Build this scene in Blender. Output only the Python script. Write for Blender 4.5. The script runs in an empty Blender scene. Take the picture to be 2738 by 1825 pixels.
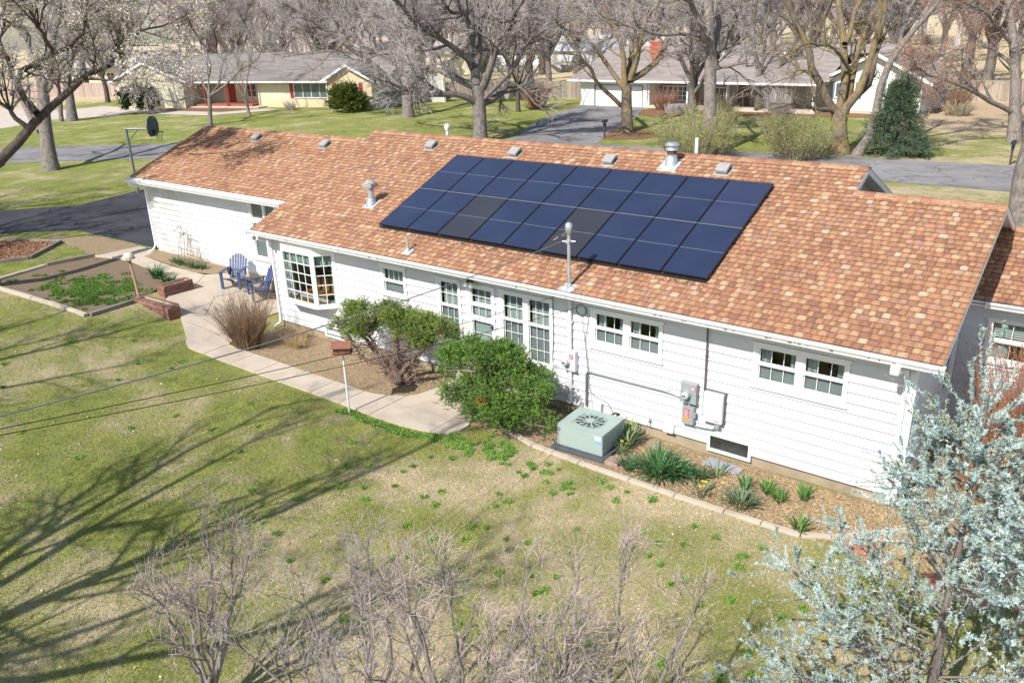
import bpy, math, random
import numpy as np
from mathutils import Matrix, Vector
from mathutils.geometry import tessellate_polygon

S = bpy.context.scene
COLL = S.collection
# ------------------------------------------------------------------ camera
cam = bpy.data.cameras.new('camera')
camo = bpy.data.objects.new('camera', cam); COLL.objects.link(camo)
cam.sensor_width = 36.0; cam.lens = 28.862; cam.clip_start = 0.1; cam.clip_end = 3000
R_ = (0.7938142, 0.60741702, -0.03005949); U_ = (-0.19878846, 0.30586759, 0.93108977); F_ = (-0.574754, 0.73313681, -0.36354953)
camo.matrix_world = Matrix(((R_[0], U_[0], -F_[0], 20.599), (R_[1], U_[1], -F_[1], -13.955), (R_[2], U_[2], -F_[2], 8.608), (0, 0, 0, 1)))
S.camera = camo
# ------------------------------------------------------------------ world, sun, exposure
SUN = Vector((-0.07, -1.0, 0.97)).normalized()
elev = math.asin(SUN.z); azim = math.atan2(SUN.x, SUN.y)
W = bpy.data.worlds.new('World'); S.world = W; W.use_nodes = True
nt = W.node_tree; nt.nodes.clear()
sky = nt.nodes.new('ShaderNodeTexSky'); sky.sky_type = 'NISHITA'; sky.sun_disc = False
sky.sun_elevation = elev; sky.sun_rotation = azim; sky.air_density = 1.0; sky.dust_density = 0.8
bg = nt.nodes.new('ShaderNodeBackground'); bg.inputs['Strength'].default_value = 0.118
wo = nt.nodes.new('ShaderNodeOutputWorld')
nt.links.new(sky.outputs[0], bg.inputs[0]); nt.links.new(bg.outputs[0], wo.inputs[0])
sl = bpy.data.lights.new('sun', 'SUN'); sl.energy = 4.9; sl.angle = math.radians(0.5); sl.color = (1.0, 0.955, 0.89)
so = bpy.data.objects.new('sun', sl); COLL.objects.link(so)
so.rotation_euler = (-SUN).to_track_quat('-Z', 'Y').to_euler(); so.location = (0, -20, 40)
vs = S.view_settings; vs.view_transform = 'Standard'; vs.look = 'None'; vs.exposure = 0.38; vs.gamma = 1.0; vs.use_curve_mapping = False
rng = np.random.default_rng(7); random.seed(7)

# ------------------------------------------------------------------ materials
def new_mat(name):
    m = bpy.data.materials.new(name); m.use_nodes = True; n = m.node_tree; n.nodes.clear()
    out = n.nodes.new('ShaderNodeOutputMaterial'); b = n.nodes.new('ShaderNodeBsdfPrincipled')
    n.links.new(b.outputs[0], out.inputs[0]); return m, n, b
def L(n, a, b): n.links.new(a, b)
def noise(n, scale, detail=4, rough=.6, vec=None, dist=0.):
    t = n.nodes.new('ShaderNodeTexNoise'); t.inputs['Scale'].default_value = scale; t.inputs['Detail'].default_value = detail
    t.inputs['Roughness'].default_value = rough; t.inputs['Distortion'].default_value = dist
    if vec: L(n, vec, t.inputs['Vector'])
    return t.outputs['Fac']
def ramp(n, fac, stops):
    r = n.nodes.new('ShaderNodeValToRGB'); L(n, fac, r.inputs[0]); e = r.color_ramp.elements
    while len(e) < len(stops): e.new(.5)
    for i, (p, c) in enumerate(stops):
        e[i].position = p; e[i].color = (c, c, c, 1) if isinstance(c, (int, float)) else (*c, 1)
    return r.outputs[0]
def mix(n, f, a, b, mode='MIX'):
    m = n.nodes.new('ShaderNodeMix'); m.data_type = 'RGBA'; m.blend_type = mode
    for i, v in ((0, f), (6, a), (7, b)):
        s = m.inputs[i]
        if isinstance(v, (int, float)): s.default_value = v if i == 0 else (v, v, v, 1)
        elif isinstance(v, tuple): s.default_value = (*v, 1)
        else: L(n, v, s)
    return m.outputs[2]
def math_(n, op, a, b=None, clamp=False):
    m = n.nodes.new('ShaderNodeMath'); m.operation = op; m.use_clamp = clamp
    for s, v in ((m.inputs[0], a), (m.inputs[1], b)):
        if v is None: continue
        if isinstance(v, (int, float)): s.default_value = v
        else: L(n, v, s)
    return m.outputs[0]
def mapr(n, v, a, b, c=0., d=1.):
    m = n.nodes.new('ShaderNodeMapRange'); m.interpolation_type = 'SMOOTHSTEP'; L(n, v, m.inputs[0])
    for i, x in enumerate((a, b, c, d)): m.inputs[i+1].default_value = x
    return m.outputs[0]
def pos(n):
    return n.nodes.new('ShaderNodeNewGeometry').outputs['Position']
def xyz(n, p):
    s = n.nodes.new('ShaderNodeSeparateXYZ'); L(n, p, s.inputs[0]); return s.outputs
def attr(n, name='Col'):
    a = n.nodes.new('ShaderNodeAttribute'); a.attribute_name = name; return a.outputs['Color']
def bump(n, b, h, strength=.3, dist=.01):
    u = n.nodes.new('ShaderNodeBump'); u.inputs['Strength'].default_value = strength; u.inputs['Distance'].default_value = dist
    L(n, h, u.inputs['Height']); L(n, u.outputs[0], b.inputs['Normal'])
MATS = {}
def M(name, col=(.5, .5, .5), rough=.8, var=.15, scale=6., metal=0., spec=.5, bmp=0., bscale=40., useattr=False, fine=0., trans=0., bdist=.01):
    """plain procedural material: colour x noise variation (+ optional colour attribute)"""
    if name in MATS: return MATS[name]
    m, n, b = new_mat(name); P = pos(n)
    c = attr(n) if useattr else None
    base = c if c is not None else col
    f = ramp(n, noise(n, scale, 5, .65, P), [(.25, 1 - var), (.75, 1 + var)])
    o = mix(n, 1., base, f, 'MULTIPLY')
    if fine:
        f2 = ramp(n, noise(n, scale * 12, 3, .6, P), [(.3, 1 - fine), (.7, 1 + fine)]); o = mix(n, 1., o, f2, 'MULTIPLY')
    L(n, o, b.inputs['Base Color']); b.inputs['Roughness'].default_value = rough; b.inputs['Metallic'].default_value = metal
    b.inputs['Specular IOR Level'].default_value = spec
    if trans:
        b.inputs['Subsurface Weight'].default_value = 0
    if bmp: bump(n, b, noise(n, bscale, 4, .6, P), bmp, bdist)
    MATS[name] = m; return m

# ------------------------------------------------------------------ object helpers
def tag(o, label=None, cat=None, group=None, kind=None):
    if label: o['label'] = label
    if cat: o['category'] = cat
    if group: o['group'] = group
    if kind: o['kind'] = kind
    return o
def thing(name, label, cat, loc=(0, 0, 0), group=None):
    o = bpy.data.objects.new(name, None); COLL.objects.link(o); o.location = loc; o.empty_display_size = .2
    return tag(o, label, cat, group)
def adopt(o, parent):
    def wt(p): return p.location.copy() if p.parent is None else wt(p.parent) + p.matrix_parent_inverse.to_translation() + p.location
    o.parent = parent; o.matrix_parent_inverse = Matrix.Translation(-wt(parent))
def rawmesh(name, verts, faces, cols=None, mat=None, smooth=False):
    """verts (N,3) array, faces (F,k) array; cols (F,3)"""
    verts = np.asarray(verts, dtype=np.float32); faces = np.asarray(faces, dtype=np.int32)
    me = bpy.data.meshes.new(name); nf, k = faces.shape
    me.vertices.add(len(verts)); me.vertices.foreach_set('co', verts.ravel())
    me.loops.add(nf * k); me.loops.foreach_set('vertex_index', faces.ravel())
    me.polygons.add(nf); me.polygons.foreach_set('loop_start', np.arange(0, nf * k, k, dtype=np.int32))
    me.polygons.foreach_set('loop_total', np.full(nf, k, dtype=np.int32))
    if smooth: me.polygons.foreach_set('use_smooth', np.ones(nf, dtype=bool))
    me.update(calc_edges=True)
    if cols is not None:
        a = me.attributes.new('Col', 'FLOAT_COLOR', 'CORNER')
        cc = np.ones((nf, k, 4), dtype=np.float32); cc[:, :, :3] = np.asarray(cols, dtype=np.float32)[:, None, :]
        a.data.foreach_set('color', cc.ravel())
    if mat: me.materials.append(mat)
    return me
def link(name, me, parent=None):
    o = bpy.data.objects.new(name, me); COLL.objects.link(o)
    if parent is not None: adopt(o, parent)
    return o
class MB:
    def __init__(s): s.V = []; s.F = []; s.C = []; s.c = (.5, .5, .5); s.T = None
    def _add(s, vs, fs, c=None):
        b = len(s.V)
        if s.T is not None and s.T.to_3x3().determinant() < 0: fs = [tuple(f)[::-1] for f in fs]
        s.V += [tuple(s.T @ Vector(v)) for v in vs] if s.T is not None else [tuple(v) for v in vs]
        s.F += [tuple(b + i for i in f) for f in fs]; s.C += [c or s.c] * len(fs)
        return s
    def hexa(s, p, c=None):  # p: bottom 4 ccw, top 4 ccw
        return s._add(p, [(3, 2, 1, 0), (4, 5, 6, 7), (0, 1, 5, 4), (1, 2, 6, 5), (2, 3, 7, 6), (3, 0, 4, 7)], c)
    def box(s, x0, x1, y0, y1, z0, z1, c=None):
        return s.hexa([(x0, y0, z0), (x1, y0, z0), (x1, y1, z0), (x0, y1, z0), (x0, y0, z1), (x1, y0, z1), (x1, y1, z1), (x0, y1, z1)], c)
    def poly(s, pts, c=None): return s._add(pts, [tuple(range(len(pts)))], c)
    def prism(s, pts2, a, b, axis='x', c=None):
        n = len(pts2)
        f = {'x': lambda p, t: (t, p[0], p[1]), 'y': lambda p, t: (p[0], t, p[1]), 'z': lambda p, t: (p[0], p[1], t)}[axis]
        vs = [f(p, a) for p in pts2] + [f(p, b) for p in pts2]
        return s._add(vs, [tuple(range(n))[::-1], tuple(range(n, 2 * n))] + [(i, (i + 1) % n, n + (i + 1) % n, n + i) for i in range(n)], c)
    def tube(s, pts, r, sides=8, c=None, cap=True):
        pts = [Vector(p) for p in pts]; n = len(pts); rr = r if isinstance(r, (list, tuple)) else [r] * n
        vs = []; ref = Vector((.31, .17, .93))
        for i, p in enumerate(pts):
            t = (pts[min(i + 1, n - 1)] - pts[max(i - 1, 0)]).normalized()
            if abs(t.dot(ref)) > .95: ref = Vector((.9, .3, .1))
            u = t.cross(ref).normalized(); w = t.cross(u)
            vs += [p + rr[i] * (math.cos(a) * u + math.sin(a) * w) for a in [2 * math.pi * k / sides for k in range(sides)]]
        fs = [(i * sides + k, i * sides + (k + 1) % sides, (i + 1) * sides + (k + 1) % sides, (i + 1) * sides + k) for i in range(n - 1) for k in range(sides)]
        if cap: fs += [tuple(range(sides))[::-1], tuple((n - 1) * sides + k for k in range(sides))]
        return s._add(vs, fs, c)
    def lathe(s, o, prof, sides=16, c=None):
        return s.tube([(o[0], o[1], o[2] + z) for r, z in prof], [max(r, .001) for r, z in prof], sides, c) if False else s._lathe(o, prof, sides, c)
    def _lathe(s, o, prof, n, c):
        vs = [(o[0] + r * math.cos(2 * math.pi * k / n), o[1] + r * math.sin(2 * math.pi * k / n), o[2] + z) for r, z in prof for k in range(n)]
        m = len(prof)
        fs = [(i * n + k, i * n + (k + 1) % n, (i + 1) * n + (k + 1) % n, (i + 1) * n + k) for i in range(m - 1) for k in range(n)]
        fs += [tuple(range(n))[::-1], tuple((m - 1) * n + k for k in range(n))]
        return s._add(vs, fs, c)
    def build(s, name, mat, parent=None, smooth=False, col=True):
        me = bpy.data.meshes.new(name); me.from_pydata(s.V, [], s.F)
        if smooth: me.polygons.foreach_set('use_smooth', [True] * len(me.polygons))
        a = me.attributes.new('Col', 'FLOAT_COLOR', 'CORNER'); cc = []
        for f, c in zip(s.F, s.C): cc += [c[0], c[1], c[2], 1.0] * len(f)
        a.data.foreach_set('color', cc)
        me.materials.append(mat); me.update()
        return link(name, me, parent)
def bevel(o, w=.01, seg=2):
    m = o.modifiers.new('bevel', 'BEVEL'); m.width = w; m.segments = seg; m.limit_method = 'ANGLE'; return o

# ------------------------------------------------------------------ terrain
def sm(t): t = np.clip(t, 0, 1); return t * t * (3 - 2 * t)
def hgt(x, y):
    a = sm((.9 - x) / 5.2); b = sm((y - 2.5) / 6.5)
    return .87 * (a + b - a * b)
def hz(x, y): return float(hgt(np.float64(x), np.float64(y)))
def inpoly(X, Y, poly):
    r = np.zeros(X.shape, bool); n = len(poly)
    for i in range(n):
        (x0, y0), (x1, y1) = poly[i], poly[(i + 1) % n]
        if y0 == y1: continue
        c = ((y0 > Y) != (y1 > Y)) & (X < (x1 - x0) * (Y - y0) / (y1 - y0) + x0); r ^= c
    return r
def grid_lines(a, b, fine):
    out = [a]
    while out[-1] < b:
        v = out[-1]; st = fine(v); out.append(min(b, v + st))
    return np.array(out)

# ------------------------------------------------------------------ ground materials
def grass_nodes(n, P, blade=False):
    big = noise(n, .33, 3, .6, P, .4); mid = noise(n, 1.6, 5, .65, P); fin = noise(n, 14, 5, .75, P)
    vf = noise(n, 75, 2, .7, P)
    X = xyz(n, P)
    back = mapr(n, X[1], 9., 13.)               # lawns beyond the street side are greener
    rightdry = math_(n, 'MULTIPLY', mapr(n, X[0], 4., 9.), mapr(n, X[1], 47., 50.))
    fardry = math_(n, 'MAXIMUM', mapr(n, X[1], 58., 68.), mapr(n, X[0], -78., -90.))
    left = mapr(n, X[0], 15., 2., -.045, .085)
    f = math_(n, 'ADD', math_(n, 'MULTIPLY', big, .8), math_(n, 'MULTIPLY', mid, .4))
    f = math_(n, 'ADD', f, math_(n, 'MULTIPLY', fin, .6))
    f = math_(n, 'ADD', f, math_(n, 'ADD', math_(n, 'MULTIPLY', back, .1), left))
    litter = math_(n, 'MULTIPLY', math_(n, 'MULTIPLY', ramp(n, noise(n, 2.4, 6, .8, P, 1.2), [(.42, 1.), (.58, 0.)]), back), .14)
    f = math_(n, 'SUBTRACT', f, litter)
    f = math_(n, 'SUBTRACT', f, math_(n, 'ADD', rightdry, math_(n, 'MULTIPLY', fardry, .4)))
    green = mix(n, ramp(n, mid, [(.3, 0.), (.7, 1.)]), (.15, .185, .042), (.33, .345, .1))
    tan = mix(n, ramp(n, fin, [(.3, 0.), (.7, 1.)]), (.4, .325, .19), (.72, .6, .4))
    c = mix(n, ramp(n, f, [(.78, 0.), (.99, 1.)]), tan, green)
    c = mix(n, 1., c, ramp(n, vf, [(.3, .55), (.7, 1.5)]), 'MULTIPLY')
    return c, fin, vf
m, n, b = new_mat('lawn_ground'); P = pos(n); c, fin, vf = grass_nodes(n, P)
L(n, c, b.inputs['Base Color']); b.inputs['Roughness'].default_value = .95; b.inputs['Specular IOR Level'].default_value = .1
bump(n, b, math_(n, 'ADD', fin, vf), .8, .05); MATS['lawn'] = m
m, n, b = new_mat('grass_blades'); P = pos(n); c, fin, vf = grass_nodes(n, P)
c = mix(n, 1., c, attr(n), 'MULTIPLY')
L(n, c, b.inputs['Base Color']); b.inputs['Roughness'].default_value = .8; b.inputs['Specular IOR Level'].default_value = .15; MATS['blade'] = m
def soil_mat(name, a, b_, c_, sc=1.):
    m, n, b = new_mat(name); P = pos(n)
    f = noise(n, 22 * sc, 6, .8, P); g = noise(n, 1.3 * sc, 4, .6, P)
    v = n.nodes.new('ShaderNodeTexVoronoi'); v.inputs['Scale'].default_value = 28 * sc; L(n, P, v.inputs['Vector'])
    o = mix(n, ramp(n, f, [(.35, 0.), (.65, 1.)]), a, b_); o = mix(n, ramp(n, g, [(.4, 0.), (.65, .75)]), o, c_)
    o = mix(n, .25, o, v.outputs['Color'], 'SOFT_LIGHT')
    L(n, o, b.inputs['Base Color']); b.inputs['Roughness'].default_value = .95; b.inputs['Specular IOR Level'].default_value = .1
    bump(n, b, math_(n, 'ADD', f, v.outputs['Distance']), .9, .03); MATS[name] = m; return m
soil_mat('soil_bed', (.24, .17, .11), (.46, .35, .23), (.33, .26, .16))
soil_mat('soil_garden', (.15, .11, .075), (.3, .23, .16), (.22, .17, .115))
soil_mat('mulch', (.16, .085, .045), (.34, .2, .12), (.25, .16, .1), 1.3)
soil_mat('dry_earth', (.4, .3, .19), (.52, .4, .28), (.45, .35, .22), .4)
def concrete_mat(name, a, b_, stain=.35):
    m, n, b = new_mat(name); P = pos(n)
    f = noise(n, 30, 5, .7, P); g = noise(n, .9, 5, .65, P, .6)
    o = mix(n, f, a, b_); o = mix(n, 1., o, ramp(n, g, [(.32, 1 - stain), (.55, 1.), (.8, 1.08)]), 'MULTIPLY')
    L(n, o, b.inputs['Base Color']); b.inputs['Roughness'].default_value = .9; b.inputs['Specular IOR Level'].default_value = .25
    bump(n, b, f, .25, .005); MATS[name] = m; return m
concrete_mat('concrete', (.44, .37, .29), (.55, .475, .39), .22)
concrete_mat('foundation', (.33, .265, .185), (.42, .345, .25), .3)
concrete_mat('asphalt', (.035, .036, .042), (.075, .075, .085), .3)
concrete_mat('street_asphalt', (.2, .19, .19), (.3, .285, .28), .25)
for nm_ in ('asphalt', 'street_asphalt'):
    m = MATS[nm_]; n = m.node_tree; b = [q for q in n.nodes if q.type == 'BSDF_PRINCIPLED'][0]; P = pos(n); src_ = b.inputs['Base Color'].links[0].from_socket
    vo = n.nodes.new('ShaderNodeTexVoronoi'); vo.feature = 'DISTANCE_TO_EDGE'; vo.inputs['Scale'].default_value = .33
    wv = n.nodes.new('ShaderNodeTexNoise'); wv.inputs['Scale'].default_value = .9; wv.inputs['Detail'].default_value = 5; L(n, P, wv.inputs['Vector'])
    av = n.nodes.new('ShaderNodeVectorMath'); av.operation = 'ADD'; L(n, P, av.inputs[0]); sv = n.nodes.new('ShaderNodeVectorMath'); sv.operation = 'SCALE'; sv.inputs['Scale'].default_value = 2.2; L(n, wv.outputs['Color'], sv.inputs[0]); L(n, sv.outputs[0], av.inputs[1]); L(n, av.outputs[0], vo.inputs['Vector'])
    cr = ramp(n, vo.outputs['Distance'], [(.006, .45), (.016, 1.)]); pt = ramp(n, noise(n, .16, 3, .6, P, 1.), [(.42, .82), (.5, 1.), (.62, 1.12)])
    o_ = mix(n, 1., src_, cr, 'MULTIPLY'); o_ = mix(n, 1., o_, pt, 'MULTIPLY'); L(n, o_, b.inputs['Base Color'])
concrete_mat('pale_drive', (.5, .42, .36), (.6, .52, .45), .15)
concrete_mat('old_wood', (.2, .17, .14), (.33, .29, .25), .4)

# ground sheet
xs = grid_lines(-520, 520, lambda v: .25 if -6 < v < 2 else (1. if -40 < v < 40 else (6. if -150 < v < 150 else 60)))
ys = grid_lines(-300, 900, lambda v: .5 if 1 < v < 10 else (1.5 if -20 < v < 30 else (6. if v < 150 else 60)))
gx, gy = np.meshgrid(xs, ys); gz = hgt(gx, gy)
nx, ny = len(xs), len(ys)
idx = np.arange(nx * ny).reshape(ny, nx)
fa = np.stack([idx[:-1, :-1], idx[:-1, 1:], idx[1:, 1:], idx[1:, :-1]], -1).reshape(-1, 4)
me = rawmesh('lawn', np.stack([gx, gy, gz], -1).reshape(-1, 3), fa, None, MATS['lawn'], True)
tag(link('lawn', me), 'patchy green and tan lawn around the house', kind='structure')
import bmesh
def drape(name, poly, dz, mat, kind='structure', label=None, parent=None, jag=0., thick=0., seed=0):
    """a sheet that follows the ground"""
    r = random.Random(seed); P = []
    for i in range(len(poly)):
        a, b_ = Vector(poly[i]), Vector(poly[(i + 1) % len(poly)]); d = (b_ - a).length
        k = max(1, int(d / .35)) if jag else 1
        for j in range(k):
            q = a.lerp(b_, j / k)
            P.append((q.x + r.uniform(-jag, jag), q.y + r.uniform(-jag, jag)))
    bm = bmesh.new(); vs_ = [bm.verts.new((p[0], p[1], 0)) for p in P]
    for tr in tessellate_polygon([[Vector((p[0], p[1], 0)) for p in P]]):
        try: bm.faces.new([vs_[i] for i in tr])
        except ValueError: pass
    X0, X1 = min(p[0] for p in P), max(p[0] for p in P); Y0, Y1 = min(p[1] for p in P), max(p[1] for p in P)
    for x in np.arange(-6, 2.01, .25):
        if X0 < x < X1: bmesh.ops.bisect_plane(bm, geom=bm.verts[:] + bm.edges[:] + bm.faces[:], plane_co=(x, 0, 0), plane_no=(1, 0, 0))
    for y in np.arange(2.5, 9.01, .5):
        if Y0 < y < Y1 and X1 > -4: bmesh.ops.bisect_plane(bm, geom=bm.verts[:] + bm.edges[:] + bm.faces[:], plane_co=(0, y, 0), plane_no=(0, 1, 0))
    for v in bm.verts: v.co.z = hz(v.co.x, v.co.y) + dz
    bmesh.ops.recalc_face_normals(bm, faces=bm.faces[:])
    if sum(f.normal.z for f in bm.faces) < 0: bmesh.ops.reverse_faces(bm, faces=bm.faces[:])
    if thick:
        ex = bmesh.ops.extrude_face_region(bm, geom=bm.faces[:])
        for v in [g for g in ex['geom'] if isinstance(g, bmesh.types.BMVert)]: v.co.z -= thick
        bmesh.ops.recalc_face_normals(bm, faces=bm.faces[:])
    me = bpy.data.meshes.new(name); bm.to_mesh(me); bm.free(); me.materials.append(MATS[mat])
    o = link(name, me, parent)
    if parent is None: tag(o, label, kind=kind)
    return o
street = [(-130, -26), (-48.2, 12.3), (-37.2, 20.1), (-26, 26.5), (-17.5, 31.2), (-8.7, 33.1), (-1, 33.6), (7.5, 34.9), (14.8, 35.4), (120, 41), (120, 33.5), (15.6, 28.2), (11, 28.2), (-1, 27.3), (-16, 24.6), (-25, 20), (-32.3, 14.4), (-36.6, 11.2), (-41.5, 7.4), (-120, -32)]
drape('street', street, .012, 'street_asphalt', label='pale grey street running behind the house')
our_drive = [(-36.9, 12.2), (-29, 6), (-22.6, 1.8), (-17.5, -.2), (-15.1, 1.8), (-11, 1.95), (-9.0, 2.0), (-9.0, 9.5), (-15, 10), (-20, 9.6), (-22.5, 9), (-27, 11.6), (-32, 16.2)]
our_drive = [(-60, -9.5), (-44, -7.5), (-30, -4), (-17.5, -.25), (-15.1, 1.85), (-11, 1.92), (-8.6, 2.0), (-8.6, 9.4), (-21.6, 8.9), (-20.4, 4.6), (-22.6, 1.84), (-33, -.2), (-48, 4.2), (-56, -.5)]
drape('driveway', our_drive, .02, 'asphalt', label='dark asphalt driveway beside the garage')
drape('neighbour_driveway', [(-16, 31.6), (-15.6, 33), (-18.5, 39), (-21.6, 45.9), (-23.4, 53.3), (-23.8, 54.75), (-17, 54.75), (-16.2, 53), (-15.2, 50.3), (-13.9, 48), (-11.8, 42), (-11, 38.5), (-9, 34), (-8.7, 32.9)], .02, 'street_asphalt', label='asphalt driveway up to the white garage door across the street')
drape('pale_driveway', [(-100, 12), (-66, 15.5), (-62.8, 18.3), (-65.8, 24.4), (-63.5, 28.5), (-64.2, 31.6), (-66, 35.0), (-76, 35.0), (-76, 30), (-110, 24)], .02, 'pale_drive', label='pale driveway at the far left under the blossom tree')
drape('front_walk', [(-66, 33.9), (-64.3, 31.3), (-53, 33.5), (-50.5, 40), (-53, 40.2), (-55, 36), (-64, 34.4)], .03, 'pale_drive', label='pale front walk of the yellow brick house')
drape('leaf_litter', [(-70, 34.8), (-64, 34.6), (-55.2, 36.2), (-54.6, 41.4), (-62, 40.5), (-70, 37.5)], .016, 'mulch', label='brown leaf litter along the yellow brick house', jag=.2)
drape('dry_ground', [(6.2, 47.8), (16, 49.8), (30, 52), (30, 69), (5.6, 68.5), (6.3, 58), (5.4, 53)], .014, 'dry_earth', label='bare sandy ground beside the white house', jag=.3)
drape('shrub_bed', [(-16, 50.6), (-13.4, 48.4), (-9, 50.4), (-3, 52.5), (4.5, 54.4), (5.8, 56.5), (-1.2, 56.4), (-2, 54.4), (-16, 54.4)], .016, 'mulch', label='mulched bed along the porch of the white house', jag=.2)
drape('tree_bed', [(-12.3, 36.2), (-10.6, 34.6), (-7.2, 36), (-6.6, 39), (-9.2, 40.6), (-11.4, 39.6)], .016, 'mulch', label='leaf covered bed round the street tree and mailbox', jag=.2)
drape('flower_bed', [(9.3, -1.33), (11.2, -1.3), (15.5, -1.33), (17.0, -1.3), (17.95, -.6), (19.2, .2), (21, 1.2), (21, 4.1), (18.2, 4.1), (18.2, .5), (9.4, .5)], .012, 'soil_bed', label='dry flower bed along the back wall of the house', jag=.02)
drape('juniper_bed', [(1.0, -1.42), (5.4, -1.42), (6.7, -1.3), (7.3, -.8), (7.5, .1), (7.5, .5), (.3, .5), (.25, -1.3)], .012, 'soil_bed', label='bare earth bed between the wall and the walkway', jag=.02, seed=2)
GARD = [(-8.87, -3.7), (-3.55, -3.45), (-3.6, -2.02), (-3.98, -1.75), (-4.05, -1.3), (-3.5, -.2), (-4.3, -.3), (-7.9, .5), (-9.95, 0.), (-10.2, -1.66), (-9.75, -3.35)]
drape('garden_bed', GARD, .012, 'soil_garden', label='weedy garden bed inside the timber edging', jag=.03)
drape('wall_bed', [(-8.5, 1.72), (-8.25, 1.0), (-6.1, .85), (-4.8, .75), (-4.0, .95), (-3.75, 1.4), (-3.9, 1.76)], .05, 'soil_bed', label='narrow planting bed against the garage wall', jag=.02)
drape('path', [(-15.2, .6), (-10.2, .1), (-9.9, .05), (-9.8, 1.8), (-11, 1.9), (-13, 1.7)], .01, 'soil_bed', label='worn dry edge beside the driveway', jag=.1)

# ---- concrete walk made of slabs
walk = tag(bpy.data.objects.new('walkway', None), 'pale concrete walkway and patio round the back of the house', kind='structure'); COLL.objects.link(walk)
def slab(poly):
    cx = sum(p[0] for p in poly) / len(poly); cy = sum(p[1] for p in poly) / len(poly)
    q = []
    for p in poly:
        d = math.hypot(p[0] - cx, p[1] - cy); k = (d - .012) / d; q.append((cx + (p[0] - cx) * k, cy + (p[1] - cy) * k))
    drape('concrete_slab', q, .045, 'concrete', parent=walk, thick=.07)
jx = [.3, 1.5, 2.62, 3.75, 4.9, 6.0]
for a, b_ in zip(jx, jx[1:]):
    slab([(a, -2.25), (b_, -2.25), (b_, -1.43), (a, -1.43)])
slab([(6.0, -2.25), (7.1, -2.29), (7.1, -1.05), (6.7, -1.27), (6.3, -1.4), (6.0, -1.43)])
slab([(7.1, -2.29), (8.1, -2.27), (8.66, -2.17), (8.9, -2.1), (8.9, -.8), (7.28, -.8), (7.1, -1.05)])
slab([(8.9, -2.1), (9.29, -1.94), (9.42, -1.7), (9.43, -1.4), (9.3, -1.15), (9.1, -.9), (8.9, -.8)])
slab([(7.28, -.8), (9.05, -.8), (9.05, -.06), (7.45, -.06)])
slab([(.3, -2.25), (.3, -1.43), (.18, -1.2), (-.3, -.95), (-1.6, -.9), (-1.9, -1.55), (-1.2, -1.9), (-.8, -2.1), (-.62, -2.25), (-.3, -2.37), (0, -2.33)])
slab([(-1.6, -.9), (-.3, -.95), (-.42, 0), (-.5, .6), (-2.3, .5), (-2.4, 0)])
slab([(-1.6, -.9), (-2.4, 0), (-3.3, -.33), (-3.25, -1.1), (-2.9, -1.5), (-1.9, -1.55)])
slab([(-.5, .6), (-.5, 1.75), (-2.3, 1.75), (-2.3, .5)])
slab([(-2.3, .5), (-2.3, 1.75), (-3.75, 1.75), (-3.72, 1.4), (-4.1, .8), (-3.2, -.3), (-2.4, 0)])
slab([(-4.1, .8), (-6.1, .8), (-6.1, .1), (-3.5, -.25), (-3.2, -.3)])
slab([(-6.1, .1), (-6.1, .8), (-8.2, 1.0), (-8.4, .42)])
slab([(-8.4, .42), (-8.2, 1.0), (-8.6, 1.7), (-9.9, 1.75), (-9.95, .1)])
# concrete curb strip at the flower bed
curb = tag(bpy.data.objects.new('curb', None), kind='structure'); COLL.objects.link(curb); curb['label'] = 'low concrete edging strip between lawn and flower bed'
cp = [(10.0, -1.0), (11.16, -1.3), (12.4, -1.37), (13.6, -1.38), (14.6, -1.38), (15.6, -1.36), (16.3, -1.34), (17.0, -1.3), (17.5, -1.03), (17.95, -.6), (18.7, .1)]
for (x0, y0), (x1, y1) in zip(cp, cp[1:]):
    d = Vector((x1 - x0, y1 - y0)).normalized(); nn = Vector((-d.y, d.x)) * .065; g = d * .006
    mb = MB(); z0, z1 = -.05, .055
    A = [(x0 + g.x - nn.x, y0 + g.y - nn.y), (x1 - g.x - nn.x, y1 - g.y - nn.y), (x1 - g.x + nn.x, y1 - g.y + nn.y), (x0 + g.x + nn.x, y0 + g.y + nn.y)]
    mb.hexa([(*p, z0) for p in A] + [(*p, z1) for p in A]); bevel(mb.build('kerb_block', MATS['concrete'], curb), .012)
WALKS = [[(.3, -2.33), (7.1, -2.33), (8.7, -2.2), (9.4, -1.9), (9.5, -1.3), (9.0, .5), (.3, .5)], [(.3, -2.33), (-.3, -2.4), (-.9, -2.1), (-1.9, -1.6), (-3.6, -1.2), (-4.1, .1), (-10, .1), (-10, 2.2), (.5, 2.2)], GARD,
         [(9.3, -1.42), (10., -1.1), (11.2, -1.38), (17.0, -1.4), (17.6, -1.1), (19, 0), (19, 6), (9.4, .6)], [(-3.7, -2.1), (-1.8, -2.), (-1.7, -1.4), (-3., -1.2)], [(-9.6, 2.), (20, 2), (20, 12), (-9.6, 12)], our_drive, street,
         [(-15.9, -.9), (-13.3, .5), (-11.7, -1.5), (-12.3, -2.6), (-16.5, -2.8)]]
# ------------------------------------------------------------------ house materials
def attr_mat(name, rough=.8, var=.1, scale=8., bmp=0., bscale=60., spec=.4, metal=0., fine=0.): return M(name, (1, 1, 1), rough, var, scale, metal, spec, bmp, bscale, True, fine)
SH = attr_mat('shingle', .92, .08, 2., .5, 260., .2, 0., .22)
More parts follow.
